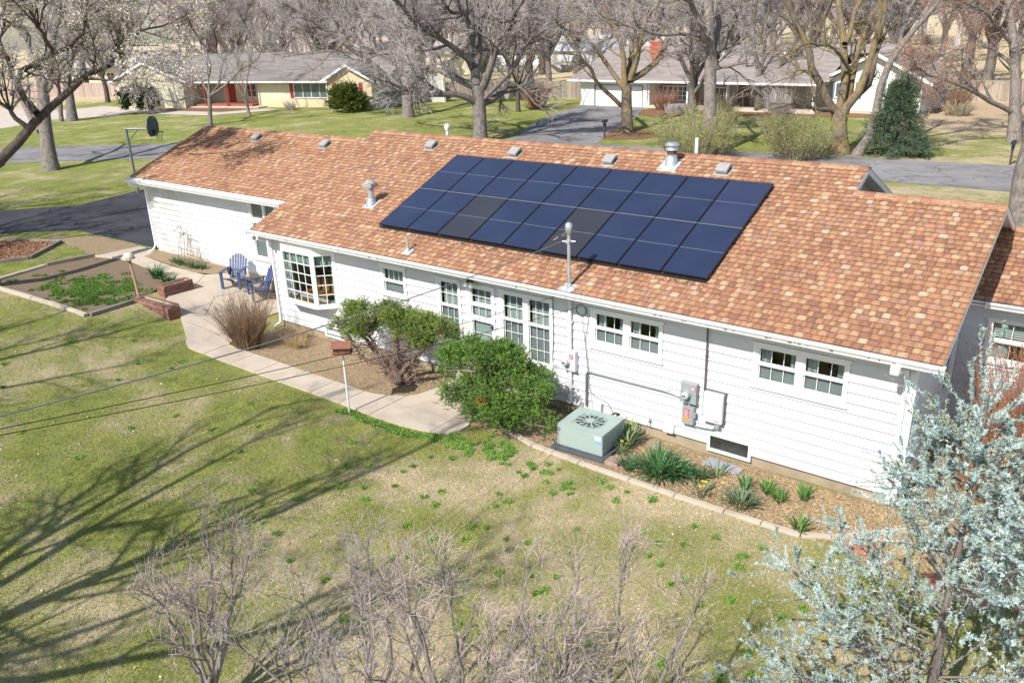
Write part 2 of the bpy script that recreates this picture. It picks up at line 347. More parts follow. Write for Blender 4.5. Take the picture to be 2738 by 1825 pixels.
# white lap siding, with grey mildew near the far end of the garage wall
m, n, b = new_mat('white_siding'); P = pos(n); X = xyz(n, P)
sp = noise(n, 2.6, 5, .7, P, .5); gr = noise(n, 40, 3, .6, P)
zone = math_(n, 'MULTIPLY', mapr(n, X[0], -5.4, -7.6), mapr(n, X[2], .6, 2.6, 1., .75))
st = math_(n, 'MULTIPLY', zone, ramp(n, sp, [(.38, 0.), (.62, 1.)]))
base = mix(n, ramp(n, noise(n, 1.2, 4, .6, P), [(.3, 0.), (.7, 1.)]), (.6, .615, .64), (.67, .68, .695))
low = math_(n, 'MULTIPLY', mapr(n, X[2], .75, .3, 0., .35), ramp(n, noise(n, 5, 4, .7, P), [(.4, 0.), (.7, 1.)]))
o = mix(n, st, base, (.42, .42, .38)); o = mix(n, low, o, (.5, .46, .4)); o = mix(n, .06, o, gr, 'MULTIPLY')
L(n, o, b.inputs['Base Color']); b.inputs['Roughness'].default_value = .55; b.inputs['Specular IOR Level'].default_value = .3
bump(n, b, noise(n, 9, 3, .6, P), .12, .01); MATS['siding'] = m; SID = m
TRIM = M('white_trim', (.82, .82, .82), .45, .05, 3.)
GUT = M('gutter_white', (.8, .81, .83), .35, .09, 5., fine=.06)
BLK = M('dark_room', (.035, .033, .03), .9, .2)
WOODF = M('interior_wood', (.42, .19, .06), .5, .3, 5.)
CURT = M('curtain', (.62, .64, .63), .9, .12, 9.)
CURG = M('green_curtain', (.42, .5, .47), .9, .25, 14.)
BLIND = M('blind_slat', (.75, .74, .7), .6, .05)
SCREEN = M('insect_screen', (.4, .39, .39), .8, .12, 3.)
m, n, b = new_mat('window_glass'); n.nodes.remove(b); g = n.nodes.new('ShaderNodeBsdfGlossy'); g.inputs['Roughness'].default_value = .03
t = n.nodes.new('ShaderNodeBsdfTransparent'); t.inputs[0].default_value = (.78, .83, .83, 1); fr = n.nodes.new('ShaderNodeLayerWeight'); fr.inputs[0].default_value = .5
mx = n.nodes.new('ShaderNodeMixShader'); L(n, math_(n, 'ADD', math_(n, 'MULTIPLY', math_(n, 'POWER', fr.outputs[1], 4.), .6), .045), mx.inputs[0]); L(n, t.outputs[0], mx.inputs[1]); L(n, g.outputs[0], mx.inputs[2])
L(n, mx.outputs[0], [q for q in n.nodes if q.type == 'OUTPUT_MATERIAL'][0].inputs[0]); MATS['glass'] = m; GLASS = m

house = thing('house', 'white lap sided ranch house with brown shingle roof carrying solar panels', 'house', (9, 5, 0))
def part(name, parent=None):
    o = bpy.data.objects.new(name, None); COLL.objects.link(o); o.empty_display_size = .1; adopt(o, parent or house); return o

# ---- generic wall frame
ZE, SL = 3.162, .4124
class Frame:
    def __init__(s, O, U, N): s.M = Matrix((Vector((U[0], N[0], 0, O[0])), Vector((U[1], N[1], 0, O[1])), Vector((0, 0, 1, 0)), Vector((0, 0, 0, 1))))
    def mb(s): q = MB(); q.T = s.M; return q     # local: x along wall, y outward, z up
def rects(u0, u1, z0, z1, holes):
    zsx = sorted({z0, z1} | {min(max(h[k], z0), z1) for h in holes for k in (2, 3)})
    out = []
    for a, b_ in zip(zsx, zsx[1:]):
        if b_ - a < 1e-4: continue
        hs = sorted([(h[0], h[1]) for h in holes if h[2] < b_ - 1e-5 and h[3] > a + 1e-5 and h[1] > u0 and h[0] < u1]); u = u0
        for p, q in hs:
            if p > u + 1e-3: out.append((u, p, a, b_))
            u = max(u, q)
        if u < u1 - 1e-3: out.append((u, u1, a, b_))
    return out
def lap_siding(wall, fr, u0, u1, zb, zt, holes, e=.207, seams=()):
    k = 0; z = zb
    while z < zt - .01:
        ze = min(z + e, zt)
        for a, b_, c, d in rects(u0, u1, z, ze, holes):
            segs = [a] + [s for s in seams if a + .3 < s < b_ - .3 and (k + int(s * 7)) % 3 == 0] + [b_]
            for p, q in zip(segs, segs[1:]):
                th = lambda zz: .042 - .037 * (zz - z) / e
                mb = fr.mb(); g = .0015
                mb.hexa([(p + g, 0, c), (q - g, 0, c), (q - g, th(c), c + .001), (p + g, th(c), c + .001), (p + g, 0, d), (q - g, 0, d), (q - g, th(d), d), (p + g, th(d), d)], (.8, .8, .8))
                mb.build('siding_board', SID, wall)
        z = ze; k += 1
def core(wall, fr, u0, u1, zb, zt, holes, name='wall_core', mat=None, d=.12):
    mb = fr.mb()
    for a, b_, c, dd in rects(u0, u1, zb, zt, holes): mb.box(a, b_, -d, -.001, c, dd)
    return mb.build(name, mat or TRIM, wall)
def window(fr, u0, u1, z0, z1, lights, sill=True, parent=None, name='window', trim=.075, deep=.16, backing='room'):
    """lights: list of (ua,ub,za,zb,cols,rows,fill)"""
    w = part(name, parent or house)
    mb = fr.mb(); t = .04
    hs = [(l[0], l[1], l[2], l[3]) for l in lights]
    for a, b_, c, d in rects(u0, u1, z0, z1, hs): mb.box(a, b_, -.06, t - .012, c, d)
    mb.build('frame', TRIM, w)
    mb = fr.mb(); k = .03
    mb.box(u0 - .0, u0 + trim * .6, 0, t + .012, z0 + .04, z1 - .001); mb.box(u1 - trim * .6, u1, 0, t + .012, z0 + .04, z1 - .001)
    mb.box(u0 - .02, u1 + .02, 0, t + .02, z1 - .045, z1 + .004)
    mb.build('casing', TRIM, w)
    if sill:
        mb = fr.mb(); mb.hexa([(u0 - .03, -.02, z0 - .02), (u1 + .03, -.02, z0 - .02), (u1 + .03, .085, z0 - .02), (u0 - .03, .085, z0 - .02), (u0 - .03, -.02, z0 + .045), (u1 + .03, -.02, z0 + .045), (u1 + .03, .085, z0 + .02), (u0 - .03, .085, z0 + .02)]); mb.build('sill', TRIM, w)
    for (ua, ub, za, zb, nc, nr, fill, *rest) in lights:
        dy = rest[0] if rest else -.03
        mb = fr.mb(); mb.box(ua - .01, ub + .01, dy - .004, dy, za - .01, zb + .01); mb.build('pane', GLASS if fill != 'screen' else GLASS, w)
        mb = fr.mb(); r = .017      # sash
        mb.box(ua, ua + r, dy + .001, dy + .02, za, zb); mb.box(ub - r, ub, dy + .001, dy + .02, za, zb); mb.box(ua + r, ub - r, dy + .001, dy + .02, za, za + r * 1.4); mb.box(ua + r, ub - r, dy + .001, dy + .02, zb - r, zb); mb.build('sash', TRIM, w)
        for i in range(1, nc):
            x = ua + (ub - ua) * i / nc; q = fr.mb(); q.box(x - .0055, x + .0055, dy + .0015, dy + .014, za + r, zb - r); q.build('muntin', TRIM, w)
        for i in range(1, nr):
            z = za + (zb - za) * i / nr; q = fr.mb(); q.box(ua + r, ub - r, dy + .002, dy + .012, z - .0055, z + .0055); q.build('muntin', TRIM, w)
        if fill == 'blind':
            nb = int((zb - za) / .052)
            for i in range(nb):
                z = zb - .05 - i * .052; q = fr.mb(); q.hexa([(ua + .03, dy - .1, z), (ub - .03, dy - .1, z), (ub - .03, dy - .075, z - .022), (ua + .03, dy - .075, z - .022), (ua + .03, dy - .1, z + .004), (ub - .03, dy - .1, z + .004), (ub - .03, dy - .075, z - .018), (ua + .03, dy - .075, z - .018)]); q.build('blind_slat', BLIND, w)
        if fill in ('curtains', 'curtain', 'valance'):
            def drapery(a, b_, zz0, zz1, mat):
                q = fr.mb(); N = max(4, int((b_ - a) / .02)); A = [a + (b_ - a) * i / N for i in range(N + 1)]
                pts = [(x, dy - .09 + .022 * math.sin(x * 60) + .008 * math.sin(x * 23)) for x in A]
                q._add([(x, y, zz0) for x, y in pts] + [(x, y, zz1) for x, y in pts], [(i, i + 1, N + 2 + i, N + 1 + i) for i in range(N)]); q.build('curtain', mat, w, True)
            if fill == 'curtains':
                wd = (ub - ua); drapery(ua + .01, ua + wd * .3, za, zb, CURT); drapery(ub - wd * .2, ub - .01, za, zb, CURT)
            elif fill == 'curtain': drapery(ua + .01, ub - .01, za, zb, CURT)
            else: drapery(ua + .01, ub - .01, zb - .3, zb, CURG)
        if fill == 'screen':
            q = fr.mb(); q.box(ua + .02, ub - .02, dy - .03, dy - .028, za + .02, zb - .02); q.build('insect_screen', SCREEN, w)
        if fill == 'shade':
            q = fr.mb(); q.box(ua + .02, ub - .02, dy - .05, dy - .045, za + .02, zb - .02); q.build('roller_shade', CURT, w)
    return w
F1 = Frame((0, .53), (1, 0), (0, -1))        # main back wall
G1 = Frame((0, 1.79), (1, 0), (0, -1))       # garage wall
R1 = Frame((18.12, 0), (0, 1), (1, 0))       # right end wall
W1 = Frame((0, 4.3), (1, 0), (0, -1))        # wing wall
win_main = [(4.92, 5.84, 1.9, 2.74), (6.91, 7.71, .96, 2.71), (7.9, 8.78, .55, 2.71), (8.93, 10.48, .96, 2.71), (11.49, 13.26, 1.8, 2.72), (15.21, 17.02, 1.8, 2.72)]
bay_hole = [(.86, 2.96, 1.1, 3.0)]
wall = part('wall')
core(wall, F1, .23, 18.12, .25, 3.1, [(a + .03, b_ - .03, c + .03, d - .03) for a, b_, c, d in win_main] + [(1.0, 2.85, 1.25, 2.75)])
lap_siding(wall, F1, .35, 18.02, .25, 3.1, win_main + bay_hole + [(14.38, 15.33, .1, .52)], seams=(3.4, 4.1, 6.2, 11.2, 14.1, 14.6, 17.5))
q = F1.mb(); q.box(.22, .35, -.02, .048, .25, 3.1); q.build('corner_board', TRIM, wall)
q = F1.mb(); q.box(18.02, 18.15, -.02, .048, .25, 3.1); q.build('corner_board', TRIM, wall)
q = F1.mb(); q.box(.23, 18.1, -.2, -.03, -.4, .262); q.build('foundation', MATS['foundation'], wall)
q = F1.mb(); q.box(18.1, 18.1 + .001, -.2, -.19, 0, .1)
q = MB(); q.box(17.95, 18.09, .5, 4.3, -.4, .258); q.build('foundation', MATS['foundation'], wall)
q = MB(); q.prism([(.655, 0), (1.79, 0), (1.79, 3.78), (.655, 3.32)], .23, .35, 'x'); q.build('wall_core', SID, wall)
gwin = [(-2.45, -1.05, 1.5, 3.45)]
core(wall, G1, -8.6, .23, .95, 3.62, [(a + .03, b_ - .03, c + .03, d - .03) for a, b_, c, d in gwin])
lap_siding(wall, G1, -8.52, .22, 1.03, 3.6, gwin, e=.2, seams=(-6.4, -4.5, -3.3))
q = G1.mb(); q.box(-8.62, -8.52, -.02, .048, 1.03, 3.6); q.build('corner_board', TRIM, wall)
q = G1.mb(); q.box(-8.6, .2, -.2, -.015, .0, 1.035); q.build('foundation', MATS['concrete'], wall)
rwin = [(3.0, 4.0, 1.1, 2.35)]
core(wall, R1, .54, 4.3, .25, 3.12, [(a + .03, b_ - .03, c + .03, d - .03) for a, b_, c, d in rwin])
lap_siding(wall, R1, .56, 4.27, .25, 3.12, rwin)
# gable walls (right section, main, garage)
def gable(x, y0, yr, zt, zb, y1=None, mat=SID):
    y1 = y1 or 2 * yr - y0; q = MB(); ze_ = ZE + SL * y0 - .092; q.prism([(y0, zb), (y1, zb), (y1, ze_), (yr, ZE + SL * yr - .092), (y0, ze_)], x - .06, x, 'x'); return q.build('gable', mat, wall)
gable(18.11, .45, 4.383, 4.86, 2.75); gable(15.33, .5, 5.304, 5.24, 3.1); gable(.3, .5, 5.304, 5.24, 3.1); gable(-8.5, 1.75, 4.726, 5.0, 3.3)
q = MB(); q.box(-8.6, -8.5, 1.8, 7.7, .8, 3.5); q.box(-8.5, 18.1, 8.0, 8.1, .8, 3.3); q.box(18.0, 18.11, 4.3, 8.0, .6, 3.3); q.build('wall_core', SID, wall)
# interior: floor and far partition
q = MB(); q.box(.36, 17.9, .66, 5.0, .9, .93); q.build('floor', WOODF, house)
q = MB(); q.box(.36, 17.9, 4.9, 5.0, .95, 3.0); q.box(4.3, 4.4, .7, 4.9, .95, 3.); q.box(11., 11.1, .7, 4.9, .95, 3.); q.box(14.3, 14.4, .7, 4.9, .95, 3.); q.build('partition', M('interior_paint', (.3, .28, .25), .9, .1), house)

def hung(a, b_, z0, zm, z1, up=('curtains', 3, 1), lo=('curtains', 3, 1)):
    return [(a, b_, zm + .03, z1, up[1], up[2], up[0], -.02), (a, b_, z0, zm - .01, lo[1], lo[2], lo[0], -.045)]
window(F1, *win_main[0], hung(4.99, 5.72, 1.96, 2.28, 2.62, ('valance', 4, 1), ('screen', 1, 1)))
window(F1, *win_main[1], hung(7.0, 7.6, 1.05, 1.97, 2.6, ('blind', 3, 2), ('screen', 3, 3)))
window(F1, *win_main[3], hung(9.02, 9.61, 1.05, 1.97, 2.6, ('blind', 3, 2), ('screen', 3, 3)) + hung(9.77, 10.37, 1.05, 1.97, 2.6, ('blind', 3, 2), ('screen', 3, 3)))
window(F1, *win_main[4], hung(11.6, 12.3, 1.93, 2.26, 2.6, lo=('screen', 3, 1)) + hung(12.46, 13.16, 1.93, 2.26, 2.6, lo=('screen', 3, 1)))
window(F1, *win_main[5], hung(15.32, 16.04, 1.93, 2.26, 2.6, lo=('screen', 3, 1)) + hung(16.2, 16.93, 1.93, 2.26, 2.6, lo=('screen', 3, 1)))
window(G1, *gwin[0], [(-2.37, -1.75, 2.86, 3.38, 1, 1, 'screen'), (-1.66, -1.13, 2.86, 3.38, 1, 1, 'screen'), (-2.37, -1.75, 1.58, 2.72, 1, 1, 'screen'), (-1.66, -1.13, 1.58, 2.72, 1, 1, 'screen')])
window(R1, *rwin[0], [(3.08, 3.92, 1.2, 2.27, 1, 2, 'screen')])
# back door with storm glass
d = window(F1, *win_main[2], [(8.02, 8.66, 2.2, 2.58, 3, 2, 'blind'), (8.02, 8.66, 1.86, 2.14, 3, 1, 'shade'), (8.04, 8.66, 1.1, 1.76, 1, 2, 'shade')], sill=False, name='door')
q = F1.mb(); q.box(8.695, 8.72, .03, .075, 1.62, 1.75, (.1, .1, .1)); q.box(8.64, 8.7, .06, .075, 1.66, 1.69, (.1, .1, .1)); q.build('handle', M('black_metal', (.03, .03, .03), .4), d)
q = F1.mb(); q.box(7.82, 8.86, .03, .5, .3, .5); q.box(7.82, 8.86, .03, .8, 0.05, .3); q.build('door_step', MATS['concrete'], house)

# ---- bay window
bay = part('bay_window'); BP = [(.81, .53), (1.24, .1), (2.58, .1), (3.01, .53)]
faces3 = [(BP[0], BP[1], [(.09, .52)], 2), (BP[1], BP[2], [(.08, 1.25)], 4), (BP[2], BP[3], [(.07, .54)], 2)]
for (a, b_, gl, nc) in faces3:
    Ua = Vector((b_[0] - a[0], b_[1] - a[1])); Ln = Ua.length; Ua /= Ln; Nn = Vector((Ua.y, -Ua.x)); fr = Frame(a, Ua, Nn)
    g0, g1 = gl[0]; z0, z1 = 1.25, 2.66; q = fr.mb()
    for r in rects(0, Ln, 1.14, 3.04, [(g0, g1, z0, z1)]): q.box(r[0], r[1], -.05, 0, r[2], r[3])
    q.build('frame', TRIM, bay)
    q = fr.mb(); q.box(-.01, Ln + .01, -.01, .05, 1.13, 1.19); q.build('sill', TRIM, bay)
    q = fr.mb(); q.box(g0 - .05, g0 - .01, 0.001, .018, z0 - .03, z1 + .05); q.box(g1 + .01, g1 + .05, 0.001, .018, z0 - .03, z1 + .05); q.box(g0 - .01, g1 + .01, .001, .018, z1 + .01, z1 + .05); q.build('casing', TRIM, bay)
    q = fr.mb(); q.box(g0 - .005, g1 + .005, -.03, -.026, z0 - .005, z1 + .005); q.build('pane', GLASS, bay)
    for i in range(1, nc): x = g0 + (g1 - g0) * i / nc; q = fr.mb(); q.box(x - .01, x + .01, -.026, -.008, z0, z1); q.build('muntin', TRIM, bay)
    for i in range(1, 5): z = z0 + (z1 - z0) * i / 5; q = fr.mb(); q.box(g0, g1, -.0255, -.01, z - .01, z + .01); q.build('muntin', TRIM, bay)
    N = 40; A = [g0 + (g1 - g0) * i / N for i in range(N + 1)]; q = fr.mb(); pts = [(x, -.1 + .018 * math.sin(x * 55)) for x in A]
    q._add([(x, y, z1 - .33 + .02 * math.sin(x * 30)) for x, y in pts] + [(x, y, z1) for x, y in pts], [(i, i + 1, N + 2 + i, N + 1 + i) for i in range(N)]); q.build('curtain', CURG, bay, True)
q = MB(); q.prism([(BP[0][0] + .02, .56), (BP[1][0] + .01, .13), (BP[2][0] - .01, .13), (BP[3][0] - .02, .56)], 1.1, 1.16, 'z'); q.build('bay_floor', TRIM, bay)
q = MB(); q.prism([(BP[0][0] + .06, .62), (BP[1][0] + .04, .17), (BP[2][0] - .04, .17), (BP[3][0] - .06, .62)], 1.162, 1.19, 'z'); q.build('window_seat', WOODF, bay)
q = F1.mb(); q.box(.72, .82, 0, .04, 1.08, 3.05); q.box(3.0, 3.1, 0, .04, .95, 3.05); q.box(.82, 3.0, 0.002, .03, 1.0, 1.13); q.build('casing', TRIM, bay)
for i, x in enumerate((1.45, 1.85, 2.25)):
    q = MB(); q.box(x, x + .3, .95, 1.0, .93, 1.75); q.box(x, x + .3, .55, 1.0, 1.32, 1.37); q.build('dining_chair', WOODF, bay)

# ---- basement windows
for (a, b_, z0, z1) in ((14.38, 15.33, .1, .52), (2.32, 3.2, .14, .5)):
    w = part('basement_window'); q = F1.mb(); t = .06
    q.box(a, b_, -.02, .05, z0, z0 + t); q.box(a, b_, -.02, .05, z1 - t, z1); q.box(a, a + t, -.02, .05, z0 + t, z1 - t); q.box(b_ - t, b_, -.02, .05, z0 + t, z1 - t); q.build('frame', TRIM, w)
    q = F1.mb(); q.box(a + t, b_ - t, .02, .024, z0 + t, z1 - t); q.build('pane', GLASS, w)
    q = F1.mb(); q.box(a + t, b_ - t, .006, .01, z0 + t, z1 - t); q.build('backing', M('dusty_dark', (.1, .085, .07), .8, .4, 4.), w)
q = F1.mb(); q.box(10.22, 10.46, .0, .03, .22, .5); q.build('crawl_vent', M('black_metal'), house)

# ------------------------------------------------------------------ roof
ZE, SL = 3.162, .4124
def zr(y): return ZE + SL * y
cosr = 1 / math.sqrt(1 + SL * SL); sinr = SL * cosr
roof = part('roof')
def slab_roof(q, x0, x1, y0, y1, y2=None, ze=ZE, t=.09, base=None):
    """sheathing under the shingles front and back"""
    z = (lambda y: ze + SL * (y - (base or 0)))
    q.hexa([(x0, y0, z(y0) - t), (x1, y0, z(y0) - t), (x1, y1, z(y1) - t), (x0, y1, z(y1) - t), (x0, y0, z(y0) - .012), (x1, y0, z(y0) - .012), (x1, y1, z(y1) - .012), (x0, y1, z(y1) - .012)])
    if y2: zz = z(y1) - SL * (y2 - y1); q.hexa([(x0, y1 + .001, z(y1) - t), (x1, y1 + .001, z(y1) - t), (x1, y2, zz - t), (x0, y2, zz - t), (x0, y1 + .001, z(y1) - .012), (x1, y1 + .001, z(y1) - .012), (x1, y2, zz - .012), (x0, y2, zz - .012)])
q = MB(); slab_roof(q, .09, 15.66, .02, 5.304, 10.6); q.build('roof_deck', TRIM, roof)
q = MB(); slab_roof(q, -8.87, .09, 1.28, 4.726, 8.2); q.build('roof_deck', TRIM, roof)
q = MB(); slab_roof(q, 15.66, 18.55, .02, 4.383, 8.7); q.build('roof_deck', TRIM, roof)
q = MB(); slab_roof(q, 17.9, 26, 3.92, 6.26, 8.6, 3.18, .09, 3.9); q.build('roof_deck', TRIM, roof)
PAL = np.array([(.37, .185, .105), (.32, .15, .088), (.42, .23, .13), (.46, .28, .165), (.27, .125, .08), (.22, .1, .07), (.53, .355, .225), (.58, .43, .3), (.34, .19, .145), (.42, .2, .11)]) * np.array([.9, .9, .92])
PAL = PAL * .7 + PAL.mean(0) * .3 * np.array([1.02, 1.04, .98])
PW = np.array([.16, .15, .14, .13, .12, .08, .08, .04, .05, .05]); PW = PW / PW.sum()
PT_ = np.array([.14, .06, .22, .26, .02, .0, .15, .05, .05, .06]); PT_ = PT_ / PT_.sum(); PG_ = np.array([.2, .26, .06, .02, .22, .12, .0, .0, .07, .05]); PG_ = PG_ / PG_.sum()
EXP = .15; dy = EXP * cosr
def course_tabs(regions, y0, ze, base, ymax, seedv):
    """regions: function y-> list of (x0,x1)"""
    r = np.random.default_rng(seedv); out = []; j = 0; y = y0
    while y < ymax - .02:
        y1 = y + dy
        for a, b_ in regions(y + .01):
            x = a; tooth = r.random() < .5
            while x < b_ - .001:
                tooth = not tooth; w = r.uniform(.1, .19) if tooth else r.uniform(.07, .24); x2 = min(b_, x + w)
                if b_ - x2 < .06: x2 = b_
                c = PAL[r.choice(len(PAL), p=PT_ if tooth else PG_)] * r.uniform(.92, 1.08)
                out.append((x, x2, y, min(y1 + .012, ymax), (.026 if tooth else .018) + r.uniform(-.001, .001), c)); x = x2
        y = y1; j += 1
    return out
def tab_geom(t, ze, base):
    x0, x1, y0, y1, th, c = t; z = lambda y: ze + SL * (y - base)
    n_ = (0, -sinr, cosr); lo = .001; hi = .004; g = .002
    P0 = [(x0 + g, y0, z(y0) - .008), (x1 - g, y0, z(y0) - .008), (x1 - g, y1, z(y1) - .008), (x0 + g, y1, z(y1) - .008)]
    P1 = [(x0 + g, y0 - th * sinr, z(y0) + th * cosr), (x1 - g, y0 - th * sinr, z(y0) + th * cosr), (x1 - g, y1 - hi * sinr, z(y1) + hi * cosr), (x0 + g, y1 - hi * sinr, z(y1) + hi * cosr)]
    return P0 + P1
TF = [(4, 5, 6, 7), (0, 1, 5, 4), (1, 2, 6, 5), (3, 0, 4, 7)]
def tabs_mesh(tabs, ze, base, name, parent, nsingle):
    cx = camo.matrix_world.translation
    tabs = sorted(tabs, key=lambda t: (t[0] - cx.x) ** 2 + (t[2] - cx.y) ** 2 + (ze + SL * (t[2] - base) - cx.z) ** 2)
    for t in tabs[:nsingle]:
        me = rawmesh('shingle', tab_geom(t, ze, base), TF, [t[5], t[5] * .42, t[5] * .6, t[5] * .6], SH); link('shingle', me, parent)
    V = []; Fc = []; C = []
    for i, t in enumerate(tabs[nsingle:]):
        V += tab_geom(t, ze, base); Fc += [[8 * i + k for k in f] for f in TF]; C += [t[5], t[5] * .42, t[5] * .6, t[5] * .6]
    if V: o = link(name, rawmesh(name, V, Fc, C, SH), parent); o['kind'] = 'stuff'
def reg_main(y):
    if y < 1.263: return [(.065, 18.57)]
    if y < 4.383: return [(-8.9, 18.57)]
    if y < 4.726: return [(-8.9, 15.69)]
    return [(.065, 15.69)]
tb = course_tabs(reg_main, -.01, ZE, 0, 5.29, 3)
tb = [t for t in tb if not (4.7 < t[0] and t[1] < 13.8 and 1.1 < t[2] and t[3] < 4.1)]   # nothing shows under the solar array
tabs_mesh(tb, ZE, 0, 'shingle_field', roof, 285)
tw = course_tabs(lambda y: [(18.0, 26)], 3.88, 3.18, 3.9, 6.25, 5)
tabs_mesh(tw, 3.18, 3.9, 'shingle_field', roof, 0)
# back slopes, plain dark shingles in courses
def back(x0, x1, yr, zt, y1, sd):
    r = np.random.default_rng(sd); V = []; Fc = []; C = []; i = 0; y = yr
    while y < y1:
        x = x0
        while x < x1:
            x2 = min(x1, x + r.uniform(.2, .5)); z0 = zt - SL * (y - yr); z1_ = zt - SL * (y + dy - yr)
            V += [(x, y, z0 + .003), (x2, y, z0 + .003), (x2, y + dy, z1_ + .014), (x, y + dy, z1_ + .014), (x, y + dy, z1_ - .006), (x2, y + dy, z1_ - .006)]
            Fc += [(i, i + 3, i + 2, i + 1), (i + 3, i + 4, i + 5, i + 2)]; i += 6; c = PAL[r.choice(len(PAL), p=PW)]; C += [c, c]; x = x2
        y += dy
    o = link('shingle_field', rawmesh('back_shingles', V, Fc, C, SH), roof); o['kind'] = 'stuff'
back(.065, 15.69, 5.304, zr(5.304), 10.6, 1); back(-8.9, .065, 4.726, zr(4.726), 8.2, 2); back(15.69, 18.57, 4.383, zr(4.383), 8.7, 3); back(18.57, 26, 6.26, 3.18 + SL * 2.36, 8.6, 4)
# ridge caps
capmesh = []
for k in range(6):
    c = PAL[k] * 1.02; q = [(-.155, -.15, -.062 + .002), (.155, -.15, -.062 + .002), (.155, 0, .012), (-.155, 0, .022), (.155, .15, -.062), (-.155, .15, -.062), (-.155, -.15, -.072), (.155, -.15, -.072), (-.155, .15, -.07), (.155, .15, -.07)]
    q = [(x, y, z + (.008 if x < 0 else 0)) for x, y, z in q]
    capmesh.append(rawmesh('ridge_cap', q, [(0, 1, 2, 3), (3, 2, 4, 5), (6, 7, 1, 0), (5, 4, 9, 8), (6, 0, 3, 5), (6, 5, 8, 8)][:4], [c] * 4, SH))
def ridge(x0, x1, y, z, step=.21):
    nn = int((x1 - x0) / step); st = (x1 - x0) / nn
    for i in range(nn):
        o = link('ridge_cap', capmesh[random.choice([0, 1, 2, 3, 4, 2, 3])]); o.location = (x0 + (i + .5) * st, y, z + .012); o.scale = (st / .3, 1, 1)
        bpy_adopt(o, roof)
def bpy_adopt(o, parent): adopt(o, parent)
ridge(.065, 15.69, 5.304, zr(5.304)); ridge(-8.9, .065, 4.726, zr(4.726)); ridge(15.69, 18.57, 4.383, zr(4.383)); ridge(18.57, 26, 6.26, 3.18 + SL * 2.36)
# rake boards
def rake(x, y0, yr, y1, z0f, t=.15, w=.035):
    q = MB()
    q.hexa([(x, y0, z0f(y0) - t), (x + w, y0, z0f(y0) - t), (x + w, yr, z0f(yr) - t), (x, yr, z0f(yr) - t), (x, y0, z0f(y0) - .014), (x + w, y0, z0f(y0) - .014), (x + w, yr, z0f(yr) - .014), (x, yr, z0f(yr) - .014)])
    zb = z0f(yr) - SL * (y1 - yr)
    q.hexa([(x, yr + .001, z0f(yr) - t), (x + w, yr + .001, z0f(yr) - t), (x + w, y1, zb - t), (x, y1, zb - t), (x, yr + .001, z0f(yr) - .014), (x + w, yr + .001, z0f(yr) - .014), (x + w, y1, zb - .014), (x, y1, zb - .014)])
    return q.build('rake_board', TRIM, roof)
rake(18.535, .02, 4.383, 8.7, zr); rake(15.66, .02 + 4.36, 5.304, 10.6, zr); rake(.07, .02, 5.304, 10.6, zr); rake(-8.9, 1.28, 4.726, 8.2, zr)
# soffits
q = MB(); q.box(.1, 18.5, .02, .56, zr(0) - .14, zr(0) - .11); q.build('soffit', TRIM, roof)
q = MB(); q.box(-8.85, .2, 1.28, 1.82, zr(1.263) - .14, zr(1.263) - .11); q.build('soffit', TRIM, roof)
q = MB(); q.box(18.15, 26, 3.92, 4.32, 3.04, 3.07); q.build('soffit', TRIM, roof)
# gutters
def gutter(x0, x1, y, z, nm='gutter'):
    pr_ = [(y + .02, z - .135), (y - .06, z - .135), (y - .075, z - .09), (y - .1, z - .06), (y - .118, z - .03), (y - .118, z - .004), (y - .1, z - .004), (y - .1, z - .02), (y - .06, z - .1), (y + .0, z - .1), (y + .0, z - .004), (y + .02, z - .004)]
    q = MB(); q.prism(pr_, x0, x1, 'x'); g = q.build(nm, GUT, roof)
    q = MB(); q.box(x0, x0 + .004, y - .118, y + .02, z - .135, z - .004); q.box(x1 - .004, x1, y - .118, y + .02, z - .135, z - .004); q.build('gutter_end', GUT, roof)
    return g
gutter(-.02, 18.62, .0, 3.155); gutter(-8.98, .03, 1.263, zr(1.263)); gutter(18.56, 26, 3.9, 3.175)
q = MB(); r = random.Random(3)
for i in range(160): x = r.uniform(11, 18.5) if i % 2 else r.uniform(0, 18); y = r.uniform(-.1, -.03); q.box(x, x + r.uniform(.02, .07), y, y + .02, 3.07, 3.08 + r.uniform(0, .01), (.12, .07, .04))
o = q.build('gutter_leaves', attr_mat('dead_leaf', .9, .3), roof); o['kind'] = 'stuff'
# downspouts
def downspout(pts, w=.035):
    d = part('downspout'); q = MB(); q.tube(pts, w, 8); q.build('pipe', GUT, d)
    for k in (3, -3) if len(pts) > 6 else ():
        pass
    p = pts[-3] if len(pts) > 3 else pts[-1]
    return d
downspout([(.42, -.05, 3.03), (.42, -.05, 2.93), (.4, .1, 2.86), (.33, .38, 2.8), (.3, .455, 2.68), (.3, .455, 1.5), (.3, .455, .3), (.3, .4, .18), (.27, .2, .1)], .04)
downspout([(-8.72, 1.2, 3.55), (-8.72, 1.22, 3.46), (-8.68, 1.5, 3.38), (-8.62, 1.7, 3.28), (-8.62, 1.715, 3.1), (-8.62, 1.715, 1.15), (-8.64, 1.6, .98), (-8.7, 1.45, .93)], .04)
d = downspout([(17.92, -.05, 3.03), (17.92, -.03, 2.9), (17.94, .2, 2.84), (17.97, .42, 2.78), (17.98, .455, 2.6), (17.98, .455, .9), (17.98, .455, .1)], .042)
q = MB(); q.box(17.8, 17.95, -.12, .02, 2.86, 3.06); bevel(q.build('elbow', GUT, d), .03, 3)
